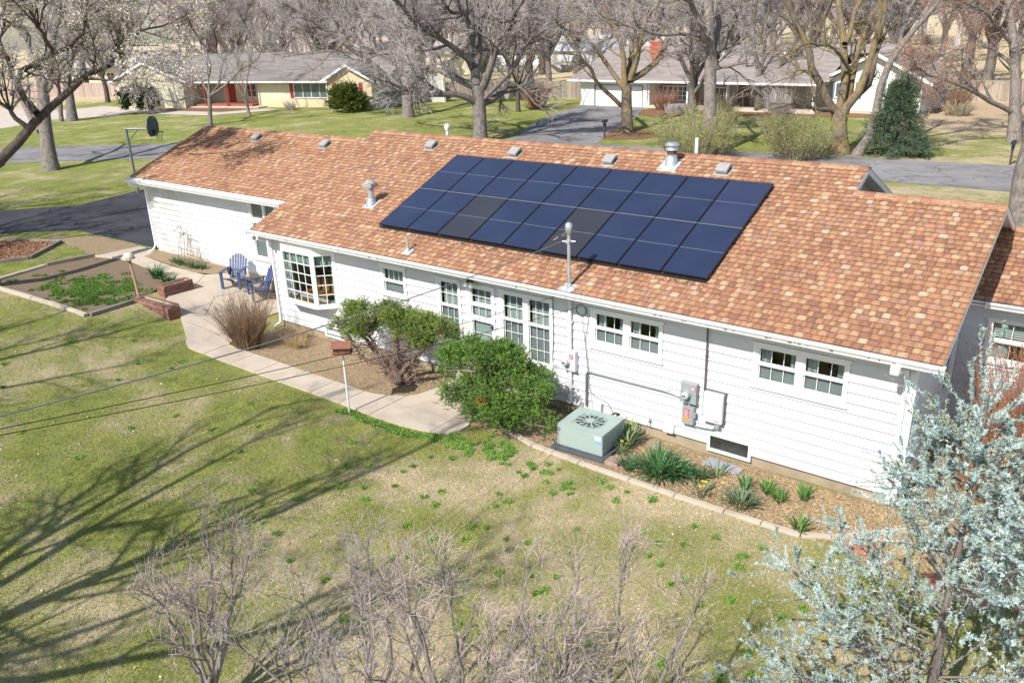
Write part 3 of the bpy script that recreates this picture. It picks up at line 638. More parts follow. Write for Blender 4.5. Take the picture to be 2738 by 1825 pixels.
# wing
wwin = [(18.62, 19.9, 1.78, 2.72), (20.8, 22.2, 1.78, 2.72)]
core(wall, W1, 18.12, 26, .25, 3.1, [(a + .03, b_ - .03, c + .03, d_ - .03) for a, b_, c, d_ in wwin]); lap_siding(wall, W1, 18.15, 26, .25, 3.04, wwin, e=.2)
q = W1.mb(); q.box(18.12, 26, -.2, -.01, -.3, .26); q.build('foundation', MATS['foundation'], wall)
for a, b_, c, d_ in wwin: window(W1, a, b_, c, d_, [(a + .08, b_ - .08, 2.28, 2.64, 3, 1, 'blind'), (a + .08, b_ - .08, 1.86, 2.22, 3, 1, 'curtains')])
# ---- things on the roof, local frame: x along ridge, y up the slope, z normal
def rframe(x, y, lift=0.): return Matrix(((1, 0, 0, x), (0, cosr, -sinr, y), (0, sinr, cosr, zr(y) + lift), (0, 0, 0, 1)))
VENT = M('vent_metal', (.44, .43, .41), .45, .12, 9., .3); GALV = M('galvanised', (.55, .6, .64), .35, .25, 7., .6); FLASH = M('flashing', (.6, .68, .72), .4, .15, 6., .3)
DARK = M('vent_dark', (.06, .06, .06), .8)
for x, y in ((-5.0, 4.3), (-1.28, 4.27), (3.13, 4.7), (6.33, 4.68), (9.42, 4.7), (12.55, 4.72)):
    v = part('roof_vent', roof); T_ = rframe(x, y, .016)
    q = MB(); q.T = T_; q.box(-.2, .2, -.24, .2, 0, .006); q.build('flange', VENT, v)
    q = MB(); q.T = T_; q.prism([(-.17, .05), (-.17, .125), (.1, .16), (.17, .1), (.17, 0), (.12, 0), (.1, .09), (-.15, .05)], -.15, .15, 'x'); o = q.build('hood', VENT, v); bevel(o, .012)
    q = MB(); q.T = T_; q.box(-.14, .14, -.13, .1, .008, .05); q.build('throat', DARK, v)
    q = MB(); q.T = T_; [q.box(-.14 + i * .028, -.134 + i * .028, -.168, -.16, .008, .06) for i in range(11)]; q.build('grille', VENT, v)
def zp(x, y, z): return (x, y, zr(y) + z)
v = part('flue', roof)
q = MB(); q.T = rframe(3.38, 1.78, .016); q.box(-.2, .2, -.2, .17, 0, .006); q.build('flashing', FLASH, v)
q = MB(); b0 = zr(1.8); q._lathe((3.38, 1.8, b0), [(.17, -.03), (.13, .1), (.12, .16), (.085, .17), (.085, .36), (.095, .37), (.095, .4), (.085, .41)], 18, None); q.build('pipe', GALV, v, False)
q = MB(); q._lathe((3.38, 1.8, b0), [(.12, .43), (.12, .5), (.17, .56), (.17, .62), (.09, .68), (.05, .69)], 6, None); q.box(3.2, 3.56, 1.66, 1.94, b0 + .5, b0 + .6); q.build('cap', VENT, v)
v = part('flue', roof)
q = MB(); q.T = rframe(11.1, 4.74, .016); q.box(-.24, .24, -.26, .2, 0, .006); q.build('flashing', FLASH, v)
q = MB(); b0 = zr(4.84); q._lathe((11.1, 4.84, b0), [(.19, -.06), (.15, .08), (.16, .1), (.15, .13), (.13, .2), (.13, .24)], 20, None); q.build('base', GALV, v)
q = MB(); q._lathe((11.1, 4.84, b0), [(.12, .24), (.12, .4)], 20, None); q.build('pipe', M('rusty_pipe', (.1, .06, .045), .8, .4), v)
q = MB(); q._lathe((11.1, 4.84, b0), [(.15, .34), (.16, .36), (.13, .4), (.12, .44), (.17, .45), (.18, .47), (.13, .52), (.04, .54)], 20, None); q.build('cap', GALV, v)
v = part('vent_pipe', roof)
q = MB(); q.T = rframe(6.21, .26, .016); q.box(-.13, .13, -.13, .13, 0, .006); q.build('flashing', FLASH, v)
q = MB(); q._lathe((6.21, .28, zr(.28)), [(.08, -.02), (.04, .1), (.035, .1), (.035, .4)], 12, None); q.build('pipe', GALV, v)
for x, h in ((11.4, .52), (2.97, .3)):
    v = part('vent_pipe', roof); q = MB(); q.tube([(x, 5.6, 5.0), (x, 5.6, 5.2 + h)], .045, 10); q.build('pipe', TRIM, v)
    if h < .4: q = MB(); q._lathe((x, 5.6, 5.2 + h), [(.07, 0), (.09, .08), (.07, .15), (.02, .18)], 10, None); q.build('cap', TRIM, v)

# ------------------------------------------------------------------ solar array
def pv_mat(name, col, col2):
    m, n, b = new_mat(name); P = pos(n)
    X = xyz(n, P)
    s = math_(n, 'SINE', math_(n, 'MULTIPLY', X[1], 330.)); 
    f = math_(n, 'ADD', math_(n, 'MULTIPLY', s, .16), noise(n, 1.1, 4, .6, P))
    sp = ramp(n, noise(n, 45, 2, .5, P), [(.73, 0.), (.78, 1.)])
    o = mix(n, ramp(n, f, [(.3, 0.), (.7, 1.)]), col, col2); o = mix(n, math_(n, 'MULTIPLY', sp, .35), o, (.4, .45, .5))
    L(n, o, b.inputs['Base Color']); b.inputs['Roughness'].default_value = .32; b.inputs['Specular IOR Level'].default_value = .55
    b.inputs['Coat Weight'].default_value = .5; b.inputs['Coat Roughness'].default_value = .08; return m
PVB = pv_mat('pv_blue', (.019, .025, .056), (.027, .036, .078)); PVG = pv_mat('pv_charcoal', (.03, .03, .037), (.04, .04, .047))
PVD = pv_mat('pv_dusk', (.028, .033, .07), (.036, .043, .09))
PVF = M('pv_frame', (.012, .012, .016), .4, .1); PVL = M('pv_seam', (.17, .2, .26), .5, .15); RAIL = M('rail_dark', (.02, .02, .022), .5, .2)
ordn = ['first', 'second', 'third', 'fourth', 'fifth', 'sixth', 'seventh', 'eighth', 'ninth']
pw = 9.45 / 9; rh = 1.661
for row in range(2):
    for k in range(9):
        x0 = 4.528 + k * pw; y0 = .924 + row * rh; dark = row == 0 and k in (2, 5)
        lab = '%s solar panel, %s from the left in the %s row of the roof array' % ('charcoal grey' if dark else ('dusky blue' if (row == 1 and k == 8) else 'dark blue'), ordn[k], ('lower', 'upper')[row])
        t_ = thing('solar_panel', lab, 'solar panel', (x0 + pw / 2, y0 + rh / 2, zr(y0 + rh / 2) + .12), 'solar panels on the roof')
        T_ = rframe(x0, y0, .085); Ls = rh / cosr
        g = .009; wi = pw - g; le = Ls - .022
        q = MB(); q.T = T_; f = .016
        q.box(g, wi, 0.01, .01 + f, 0, .038); q.box(g, wi, le - f, le, 0, .038); q.box(g, g + f, .01 + f, le - f, 0, .038); q.box(wi - f, wi, .01 + f, le - f, 0, .038); q.build('frame', PVF, t_)
        mat = PVG if dark else (PVD if (row == 1 and k == 8) else PVB); hm = (.01 + le) / 2
        for a, b_ in ((.01 + f, hm - .007), (hm + .007, le - f)):
            q = MB(); q.T = T_; q.box(g + f, wi - f, a, b_, .02, .034); q.build('cell_field', mat, t_)
        q = MB(); q.T = T_; q.box(g + f, wi - f, hm - .005, hm + .005, .02, .0345); q.build('centre_seam', PVL, t_)
        q = MB(); q.T = T_; q.box(g, wi, (le + .001 if row == 0 else -.001), (le + .009 if row == 0 else .009), .03, .0395); q.build('edge_strip', PVL, t_)
rk = thing('panel_rails', 'dark mounting rails and skirt under the solar panels', 'rail', (9.2, 2.6, zr(2.6)))
for yy in (1.25, 2.2, 2.95, 3.85):
    q = MB(); q.T = rframe(4.5, yy, .035); q.box(0, 9.5, -.02, .02, 0, .045); q.build('rail', RAIL, rk)
for i in range(10):
    for yy in (1.05, 2.5, 4.1):
        q = MB(); q.T = rframe(4.9 + i * .96, yy, .012); q.box(-.03, .03, -.05, .05, 0, .03); q.build('rail_foot', RAIL, rk)
q = MB(); q.T = rframe(4.56, .93, .012); q.box(0, 9.4, .0, .004, 0.0, .07); q.build('skirt', M('mesh_skirt', (.02, .02, .02), .9), rk)
q = MB(); q.T = rframe(4.528, .95, .012); q.box(9.415, 9.419, .0, 3.55, 0.0, .07); q.build('skirt', M('mesh_skirt'), rk)
q = MB(); r = random.Random(5)
for i in range(260):
    x = 4.6 + 9.4 * r.random() ** 1.2; y = .88 - abs(r.gauss(0, .05)); s = r.uniform(.012, .03)
    q.T = rframe(x, y, .02); q.box(-s, s, -s * .6, s * .6, 0, .01, r.choice([(.2, .09, .05), (.5, .36, .25), (.12, .07, .05)]))
o = q.build('leaf_litter', attr_mat('dead_leaf'), None); tag(o, 'dry leaf litter caught along the lower edge of the solar panels', kind='stuff')

# ------------------------------------------------------------------ service mast and cables
t_ = thing('service_mast', 'grey electric service mast with weatherhead standing through the roof edge', 'mast', (11.17, .12, zr(.12)))
q = MB(); q.T = rframe(11.17, .1, .016); q.box(-.15, .15, -.14, .14, 0, .006); q.build('flashing', FLASH, t_)
q = MB(); q._lathe((11.17, .13, zr(.13)), [(.075, -.03), (.05, .09), (.04, .1), (.038, 1.2)], 14, None); q.build('pole', GALV, t_)
q = MB(); q._lathe((11.17, .13, zr(.13)), [(.05, 1.17), (.055, 1.21), (.07, 1.25), (.085, 1.32), (.07, 1.4), (.03, 1.43)], 14, None); q.build('weatherhead', GALV, t_, True)
q = MB(); q.tube([(11.05, .05, 4.24), (11.3, .18, 4.24)], .012, 6); q.box(11.12, 11.22, .07, .19, 4.2, 4.27); q.build('insulator_bracket', GALV, t_)
BW = M('black_cable', (.045, .04, .035), .6, .2); GW = M('grey_cable', (.22, .21, .2), .6, .2)
for k, (dx, rr, mt) in enumerate(((-.03, .26, GW), (.0, .34, BW), (.05, .2, BW))):
    q = MB(); pts = []
    for i in range(15):
        a = i / 14; pts.append((11.15 - .12 * k * 0 - math.sin(a * math.pi) * rr, .08 - math.sin(a * math.pi) * .12, 4.46 - a * .2 - math.sin(a * math.pi * 1.4) * .12 * (1 + .4 * k)))
    q.tube(pts, .008, 6); q.build('drip_loop', mt, t_)
def cable(name, lab, a, b_, sag, r, mat, ext=0., n_=48):
    a = Vector(a); b_ = Vector(b_); pts = []
    for i in range(n_ + 1):
        t = i / n_ * (1 + ext); p = a.lerp(b_, t); p.z -= sag * 4 * (t / (1 + ext)) * (1 - t / (1 + ext)); pts.append(p)
    q = MB(); q.tube(pts, r, 6); return tag(q.build(name, mat), lab, 'cable')
cable('service_cable', 'thick dark cable running from the roof mast down to the left edge', (11.05, .05, 4.24), (11.7, -11.15, 5.2),   .3, .0095, GW, .35)
cable('phone_cable', 'thin black cable passing just above the brown birdhouse', (10.68, .3, 2.88), (11.2, -10.97, 4.78), .22, .006, BW, .35)
cable('telephone_wire', 'lowest of the thin black wires crossing the lawn', (11.28, .47, 2.72), (11.25, -11.05, 4.74), .22, .0058, BW, .35)
# ------------------------------------------------------------------ things on the wall
MET = M('meter_grey', (.33, .36, .38), .5, .12, 5., .2); MET2 = M('meter_pale', (.66, .67, .68), .5, .1, 5.); RED = M('red_label', (.75, .02, .03), .6, .05); ORG = M('orange_label', (.8, .3, .03), .6, .05); INV = M('inverter_white', (.66, .69, .7), .4, .05)
GLB = M('meter_glass', (.5, .55, .56), .1, .2, 30.); TXT = M('print_white', (.85, .85, .85), .6, .02)
def wbox(x0, x1, y, z0, z1, mat, name, parent, bv=.008, y1=.5):
    q = MB(); q.box(x0, x1, y, y1, z0, z1); return bevel(q.build(name, mat, parent), bv)
def meter(label, x0, x1, z0, z1, mat, dial, red):
    t_ = thing('electric_meter', label, 'electric meter', ((x0 + x1) / 2, .4, z0)); wbox(x0, x1, .37, z0, z1, mat, 'housing', t_, .012)
    q = MB(); q.T = Matrix.Translation((dial[0], .37, dial[1])) @ Matrix.Rotation(math.pi / 2, 4, 'X')
    q._lathe((0, 0, 0), [(.095, 0), (.095, .03), (.085, .035)], 20, None); q.build('ring', mat, t_)
    q = MB(); q.T = Matrix.Translation((dial[0], .37, dial[1])) @ Matrix.Rotation(math.pi / 2, 4, 'X'); q._lathe((0, 0, 0), [(.082, .03), (.08, .1), (.06, .125), (.02, .13)], 18, None); q.build('dial', GLB, t_, True)
    q = MB(); q.box(dial[0] - .045, dial[0] + .035, .236, .239, dial[1] - .005, dial[1] + .022); q.build('display', M('black_metal'), t_)
    q = MB(); q.box(red[0], red[1], .3665, .37, red[2], red[3]); lb = q.build('warning_label', RED, t_)
    q = MB()
    for i in range(4): zz = red[2] + (red[3] - red[2]) * (.2 + .2 * i); q.box(red[0] + .012, red[1] - .012 - .02 * (i % 2), .3655, .3668, zz - .004, zz + .004)
    q.build('label_print', TXT, lb)
    return t_
meter('pale electric meter with red label beside the long white windows', 10.82, 11.16, 1.13, 1.62, MET2, (10.93, 1.35), (11.0, 11.1, 1.42, 1.54))
t_ = meter('grey solar production meter above the disconnect box', 13.77, 14.13, 1.1, 1.56, MET, (13.92, 1.3), (14.0, 14.11, 1.42, 1.49))
t_ = thing('disconnect_box', 'grey disconnect box with red and orange labels below the grey meter', 'switch box', (13.97, .4, .62)); wbox(13.83, 14.09, .37, .62, 1.02, MET, 'housing', t_)
q = MB(); q.box(13.89, 13.99, .3665, .37, .77, .97); lb = q.build('warning_label', RED, t_); q = MB()
for i in range(6): q.box(13.9, 13.98 - .02 * (i % 2), .3655, .3668, .785 + i * .03, .795 + i * .03)
q.build('label_print', TXT, lb)
q = MB(); q.box(13.86, 13.99, .3665, .37, .705, .76); q.build('orange_label', ORG, t_); q = MB(); q.box(14.09, 14.13, .38, .42, .8, .92); q.build('lever', MET, t_)
q = MB(); q.tube([(13.95, .45, 1.1), (13.95, .45, 1.02)], .03, 8); q.build('nipple', MET, t_)
t_ = thing('inverter', 'large white solar inverter box mounted above the basement window', 'inverter', (14.51, .4, .8))
o = wbox(14.3, 14.72, .34, .82, 1.48, INV, 'cover', t_, .02, .44); wbox(14.32, 14.74, .44, .8, 1.5, M('heat_sink', (.12, .125, .13), .5), 'heat_sink', t_, .01)
q = MB(); q.box(14.55, 14.67, .3365, .34, .87, .89, (0, 0, 0)); q.build('label_print', M('print_grey', (.3, .15, .15), .6), t_); q = MB(); q.box(14.57, 14.66, .36, .44, .72, .8); q.build('connector_box', MET, t_)
def pipe(name, lab, pts, r, mat, cat='pipe', clamps=True):
    t_ = thing(name, lab, cat, pts[-1]); q = MB(); q.tube(pts, r, 8); q.build('pipe', mat, t_)
    for p in pts[1:-1:3] if clamps else (): q = MB(); q.box(p[0] - r * 1.6, p[0] + r * 1.6, p[1] - .0, .5, p[2] - .012, p[2] + .012); q.build('clamp', mat, t_)
    return t_
CON = M('conduit_grey', (.3, .31, .32), .4, .15, 8., .6); PWH = M('pipe_white', (.72, .72, .73), .5, .06)
pipe('meter_riser', 'white vertical riser pipe above and below the pale electric meter', [(10.98, .44, 2.98), (10.98, .44, 2.3), (10.98, .44, 1.6)], .042, PWH)
pipe('meter_riser', 'white pipe running from the pale meter down to the foundation', [(10.98, .45, 1.14), (10.98, .45, .7), (10.98, .45, .3)], .045, PWH)
pipe('conduit', 'long grey conduit bending from the wall base across to the grey meter', [(11.41, .45, .33), (11.41, .45, .7), (11.41, .45, 1.08), (11.43, .45, 1.16), (11.5, .45, 1.19), (12.2, .45, 1.195), (12.9, .45, 1.2), (13.45, .45, 1.205), (13.6, .45, 1.19), (13.7, .45, 1.17), (13.78, .45, 1.17)], .022, CON)
pipe('conduit', 'straight vertical conduit from the eave to the left side of the inverter', [(14.26, .45, 3.02), (14.265, .45, 2.2), (14.27, .45, 1.5), (14.27, .45, .86), (14.3, .45, .8)], .018, M('conduit_dark', (.12, .08, .08), .5))
pipe('conduit', 'short grey conduit under the inverter and disconnect box', [(13.95, .45, .62), (14.0, .45, .58), (14.3, .45, .6), (14.5, .45, .62), (14.62, .43, .72)], .018, CON)
t_ = thing('cable_box', 'small white cable box low on the wall behind the air conditioner', 'junction box', (11.72, .42, .28)); wbox(11.62, 11.83, .4, .28, .5, PWH, 'housing', t_)
for i in range(3):
    q = MB(); x = 11.7 + i * .07; q.tube([(x, .42, .3), (x - .02 + .06 * i, .4, .15), (x + .08 * i, .34, .02)], .012, 6); q.build('cable_tail', BW, t_)
t_ = thing('refrigerant_lines', 'black insulated pipes curving from the wall to the air conditioner', 'pipe', (12.1, .3, 0))
for i in range(2): q = MB(); q.tube([(12.22 + i * .04, .5, .33), (12.2, .4, .38), (12.1 - i * .05, .2, .3), (12.1, 0, .2), (12.1, -.15, .2)], .022, 8); q.build('pipe', BW, t_)
t_ = thing('spigot', 'small outdoor water tap on the lower siding', 'tap', (13.03, .45, .36)); q = MB(); q.tube([(13.03, .52, .38), (13.03, .42, .38), (13.03, .38, .33)], .014, 6); q.tube([(12.99, .44, .41), (13.07, .44, .41)], .01, 6); q.build('valve', CON, t_); q = MB(); q.box(13.0, 13.06, .5, .51, .34, .42); q.build('plate', CON, t_)
t_ = thing('dryer_vent', 'white vent hood at the foot of the siding', 'vent', (13.52, .45, .28)); q = MB(); q.prism([(.505, .28), (.505, .48), (.48, .48), (.4, .3), (.4, .28)], 13.4, 13.62, 'x'); q.build('hood', TRIM, t_)
q = MB(); pts = [(11.25 + .13 * math.cos(a), .475 - .01 * math.sin(a * 3), 2.62 + .13 * math.sin(a)) for a in np.linspace(0, 12.6, 40)]; q.tube(pts, .008, 6)
tag(q.build('cable_coil', BW), 'coil of black cable hanging under the eave beside the double window', 'cable')
q = MB(); q.tube([(11.38, .47, 2.72), (11.44, .475, 2.4), (11.36, .475, 1.9), (11.44, .478, 1.3), (11.45, .478, .8), (11.6, .478, .62), (11.95, .478, .55), (12.1, .47, .35)], .007, 5); tag(q.build('wall_cable', GW), 'thin grey cable stapled down the wall beside the conduit', 'cable')
q = MB(); q.tube([(10.47, .47, 2.85), (10.5, .46, 2.75), (10.49, .47, 2.4), (10.5, .475, 1.9), (10.46, .475, 1.2)], .007, 5); tag(q.build('wall_cable', BW), 'thin black cable beside the casing of the long double window', 'cable')
# lamps
t_ = thing('floodlight', 'twin floodlight with two white bulbs above the back door', 'outdoor light', (8.13, .4, 2.8)); q = MB(); q.box(8.06, 8.22, .45, .5, 2.82, 2.92); q.build('base', M('bronze_metal', (.06, .05, .045), .5), t_)
for s in (-1, 1):
    q = MB(); q.tube([(8.14 + s * .03, .42, 2.86), (8.14 + s * .07, .34, 2.76)], [.03, .045], 10); q.build('socket', M('bronze_metal'), t_)
    q = MB(); q.tube([(8.14 + s * .07, .34, 2.76), (8.14 + s * .085, .31, 2.72), (8.14 + s * .1, .28, 2.68)], [.045, .06, .045], 12); q.build('bulb', M('bulb_white', (.9, .9, .9), .2, .02), t_, True)
t_ = thing('corner_light', 'white security light under the eave at the patio corner', 'outdoor light', (.6, .3, 2.85)); q = MB(); q.box(.12, .5, .1, .25, 2.9, 2.98); bevel(q.build('housing', PWH, t_), .02)
q = MB(); q.tube([(.1, .2, 2.9), (.02, .1, 2.86), (.05, .02, 2.9)], [.05, .06, .03], 10); q.build('lamp_head', VENT, t_, True)

# ------------------------------------------------------------------ air conditioner
AG = M('ac_green', (.32, .395, .365), .5, .06, 3.); t_ = thing('air_conditioner', 'pale green air conditioning unit on a dark pad beside the wall', 'air conditioner', (12.17, -.5, 0)); t_.rotation_euler = (0, 0, 0)
T_ = Matrix.Translation((11.63, -1.06, 0)) @ Matrix.Rotation(math.radians(2.5), 4, 'Z')
q = MB(); q.T = T_; q.box(-.08, 1.2, -.12, 1.12, .0, .09); bevel(q.build('pad', M('pad_dark', (.07, .075, .09), .8, .2), t_), .015)
q = MB(); q.T = T_; q.box(0, 1.11, 0, .98, .09, .56); bevel(q.build('cabinet', AG, t_), .02)
q = MB(); q.T = T_
q.box(0, 1.11, -.004, .2, .561, .575); q.box(0, 1.11, .78, .984, .561, .575); q.box(-.004, .24, .2, .78, .561, .575); q.box(.87, 1.114, .2, .78, .561, .575); q.build('top_panel', AG, t_)
q = MB(); q.T = T_; q._lathe((.55, .49, .555), [(.3, 0), (.3, .009)], 24, None); q.build('fan_well', M('fan_dark', (.035, .045, .045), .7), t_)
q = MB(); q.T = T_; q._lathe((.55, .49, .575), [(.09, 0), (.09, .02), (.08, .025)], 20, None); q.build('hub', AG, t_)
for k in range(12):
    a = k * math.pi / 6 + .1; c_, s_ = math.cos(a), math.sin(a); q = MB(); q.T = T_; w_ = .012 if k % 2 else .018
    q.hexa([(.55 + r_ * c_ - e * w_ * s_, .49 + r_ * s_ + e * w_ * c_, z) for z in (.576, .584) for r_, e in ((.08, -1), (.33, -1), (.33, 1), (.08, 1))]); q.build('guard_spoke', AG, t_)
for r_ in (.33, .25):
    q = MB(); q.T = T_; q.tube([(.55 + r_ * math.cos(a), .49 + r_ * math.sin(a), .582) for a in np.linspace(0, 2 * math.pi, 33)], .006, 5); q.build('guard_ring', AG, t_)
q = MB(); q.T = T_; q.box(.93, 1.07, -.004, 0, .44, .53); q.build('data_label', M('label_pale', (.6, .68, .66), .5), t_); q = MB(); q.T = T_; q.box(.93, 1.07, -.004, 0, .37, .41); q.build('blue_label', M('label_blue', (.12, .42, .7), .5), t_)
q = MB(); q.T = T_; [q.box(1.11, 1.114, .06 + i * .05, .07 + i * .05, .14, .5) for i in range(17)]; q.build('side_fins', M('ac_fins', (.22, .3, .27), .6), t_)

# ------------------------------------------------------------------ birdhouse on white pole
t_ = thing('birdhouse', 'brown wooden birdhouse on a tall white pole beside the walkway', 'birdhouse', (6.6, -2.47, 0)); BRW = M('birdhouse_brown', (.23, .095, .06), .7, .2, 7.)
q = MB(); q.tube([(6.6, -2.47, -.05), (6.6, -2.47, 1.62)], .024, 10); q.build('pole', PWH, t_)
T_ = Matrix.Translation((6.6, -2.47, 1.6)) @ Matrix.Rotation(math.radians(40), 4, 'Z')
q = MB(); q.T = T_; q.prism([(-.15, 0), (.15, 0), (.17, .16), (0, .24), (-.17, .16)], -.19, .19, 'x'); q.build('box', BRW, t_)
q = MB(); q.T = T_; q.box(-.225, .225, -.17, .17, -.02, -.001); q.build('floor_board', BRW, t_)
for s in (-1, 1): q = MB(); q.T = T_; q.hexa([(-.23, 0, .245), (.23, 0, .245), (.23, s * .22, .14), (-.23, s * .22, .14), (-.23, 0, .262), (.23, 0, .262), (.23, s * .22, .157), (-.23, s * .22, .157)]); q.build('roof_board', BRW, t_)
for s in (-.09, .09): q = MB(); q.T = T_; q.box(s - .03, s + .03, -.175, -.152, .06, .1, ); q.build('entrance', DARK, t_)
q = MB(); q.T = T_; q.box(-.2, .2, -.2, -.15, .015, .03); q.build('perch', BRW, t_)
# gourd shaped feeder on wooden post in the garden bed
gz0 = hz(-3.95, -1.66); t_ = thing('post_feeder', 'weathered round topped bird feeder on a leaning wooden post', 'bird feeder', (-3.95, -1.66, gz0)); 
q = MB(); q.tube([(-3.95, -1.66, gz0 - .05), (-3.97, -1.68, gz0 + .6), (-4.0, -1.7, gz0 + 1.12)], [.05, .045, .04], 8); q.build('post', M('pale_wood', (.42, .27, .17), .8, .3, 12.), t_)
q = MB(); q.T = Matrix.Translation((-4.02, -1.7, gz0 + 1.12)) @ Matrix.Rotation(.12, 4, 'Y')
for k in range(5): a = k * 1.257; q.tube([(.02 * math.cos(a), .02 * math.sin(a), 0), (.1 * math.cos(a), .1 * math.sin(a), .13)], .01, 5)
q.build('bracket', BW, t_); q = MB(); q.T = Matrix.Translation((-4.02, -1.7, gz0 + 1.24)) @ Matrix.Rotation(.12, 4, 'Y'); q._lathe((0, 0, 0), [(.12, 0), (.17, .02), (.175, .06), (.14, .13), (.08, .17), (.03, .18)], 16, None); q.build('feeder_dome', M('bleached_wood', (.6, .52, .42), .8, .25, 15.), t_, True)
q = MB(); q.T = Matrix.Translation((-4.02, -1.7, gz0 + 1.24)); q._lathe((0, 0, 0), [(.2, -.015), (.2, 0)], 14, None); q.build('tray', M('bleached_wood'), t_)

# ------------------------------------------------------------------ brick planters
BRK = attr_mat('brick', .85, .18, 6., .4, 90.); MOR = M('mortar', (.45, .38, .33), .9, .2, 20.)
bricks = []
for c in ((.23, .1, .075), (.27, .125, .09), (.19, .085, .068), (.3, .15, .11), (.24, .115, .095)):
    q = MB(); q.c = c; q.box(-.096, .096, -.03, .03, -.025, .025); o_ = q.build('brick', BRK); bricks.append(o_.data); bpy.data.objects.remove(o_)
def planter(label, corner, ang, Lx, Wy, courses, zb):
    t_ = thing('brick_planter', label, 'planter', (corner[0], corner[1], zb)); T0 = Matrix.Translation((corner[0], corner[1], zb)) @ Matrix.Rotation(ang, 4, 'Z')
    q = MB(); q.T = T0; q.box(.012, Lx - .012, .012, .1, -.4, courses * .06 - .004); q.box(.012, Lx - .012, Wy - .1, Wy - .012, -.4, courses * .06 - .004); q.box(.012, .1, .1, Wy - .1, -.4, courses * .06 - .004); q.box(Lx - .1, Lx - .012, .1, Wy - .1, -.4, courses * .06 - .004); q.build('mortar_core', MOR, t_)
    q = MB(); q.T = T0; q.box(.1, Lx - .1, .1, Wy - .1, -.3, courses * .06 - .05); q.build('soil', MATS['soil_garden'], t_)
    rr = random.Random(int(Lx * 100))
    def put(x, y, z, rot, sx=1.):
        o = link('brick', rr.choice(bricks)); o.matrix_world = T0 @ Matrix.Translation((x, y, z)) @ Matrix.Rotation(rot, 4, 'Z') @ Matrix.Diagonal((sx, 1, 1, 1))
        mw = o.matrix_world.copy(); o.location = mw.to_translation(); o.rotation_euler = mw.to_euler(); o.scale = (sx, 1, 1); adopt(o, t_)
    for c in range(courses - 1):
        z = .03 + c * .06
        for side in range(4):
            Ln = Lx if side % 2 == 0 else Wy; x = (-.1 if c % 2 else 0.)
            while x < Ln - .02:
                a, b_ = max(x, .0), min(x + .192, Ln); x += .203
                if b_ - a < .04: continue
                m_ = (a + b_) / 2; sx = (b_ - a) / .192
                if side == 0: put(m_, .027, z, 0, sx)
                elif side == 2: put(m_, Wy - .027, z, 0, sx)
                elif side == 1: put(Lx - .027, m_, z, math.pi / 2, sx)
                else: put(.027, m_, z, math.pi / 2, sx)
    z = courses * .06 - .02; x = .03
    while x < Lx: 
        for y in (.05, Wy - .05): put(x, y, z, math.pi / 2, .52)
        x += .067
    y = .13
    while y < Wy - .1:
        for x in (.05, Lx - .05): put(x, y, z, 0, .52)
        y += .067
    return t_
planter('long brick planter with sparse weeds, nearer the lawn corner', (-3.68, -1.98), math.radians(2.5), 1.75, .42, 8, .44)
planter('brick planter set at an angle behind the first one on the patio', (-3.25, -1.18), math.radians(88), 1.0, .42, 7, .73)
# ------------------------------------------------------------------ garden timbers and raised bed at the left
OW = MATS['old_wood']; CC = MATS['concrete']
ge = thing('garden_edging', 'old timbers and concrete edging round the weedy garden bed', 'edging', (-6.5, -2, .87))
for (a, b_, w_, h_, mt) in (((-8.95, -3.85), (-6.6, -3.72), .14, .09, CC), ((-6.58, -3.72), (-3.55, -3.55), .14, .09, CC), ((-3.48, -3.45), (-3.55, -2.05), .1, .12, OW), ((-10.3, -1.66), (-9.85, -3.5), .16, .08, CC), ((-10.05, .05), (-10.3, -1.62), .13, .13, OW), ((-10.0, .05), (-7.9, .58), .06, .07, CC), ((-9.85, -3.5), (-8.95, -3.85), .14, .09, CC)):
    A = Vector(a); B = Vector(b_); n_ = max(1, round((B - A).length / 1.2)); dd = (B - A) / n_
    for i in range(n_):
        p, r_ = A + dd * i, A + dd * (i + .985); nn = Vector((-dd.y, dd.x)).normalized() * w_ / 2; q = MB()
        c4 = [p - nn, r_ - nn, r_ + nn, p + nn]; q.hexa([(v.x, v.y, hz(v.x, v.y) - .05) for v in c4] + [(v.x, v.y, hz(v.x, v.y) + h_ + .01 * (i % 2)) for v in c4]); bevel(q.build('timber' if mt is OW else 'edging_block', mt, ge), .012)
drape('leaf_mulch', [(-15.6, -.75), (-13.5, .35), (-11.95, -1.45), (-12.35, -2.3), (-16.6, -2.6)], .05, 'mulch', label='reddish leaf mulch inside the timber raised bed', jag=.0)
rb = thing('raised_bed', 'timber framed raised bed with reddish mulch at the left edge', 'raised bed', (-14, -1, .87))
for a, b_ in (((-15.7, -.75), (-13.45, .4)), ((-13.4, .38), (-11.85, -1.5)), ((-11.88, -1.52), (-12.3, -2.4)), ((-12.3, -2.42), (-16.6, -2.7))):
    A = Vector(a); B = Vector(b_); nn = Vector((-(B - A).y, (B - A).x)).normalized() * .06; q = MB(); c4 = [A - nn, B - nn, B + nn, A + nn]; q.hexa([(v.x, v.y, .8) for v in c4] + [(v.x, v.y, 1.0) for v in c4]); bevel(q.build('timber', OW, rb), .012)
q = MB(); q.tube([(-8.2, -3.3, .9), (-7.2, -2.9, .92)], .02, 6)
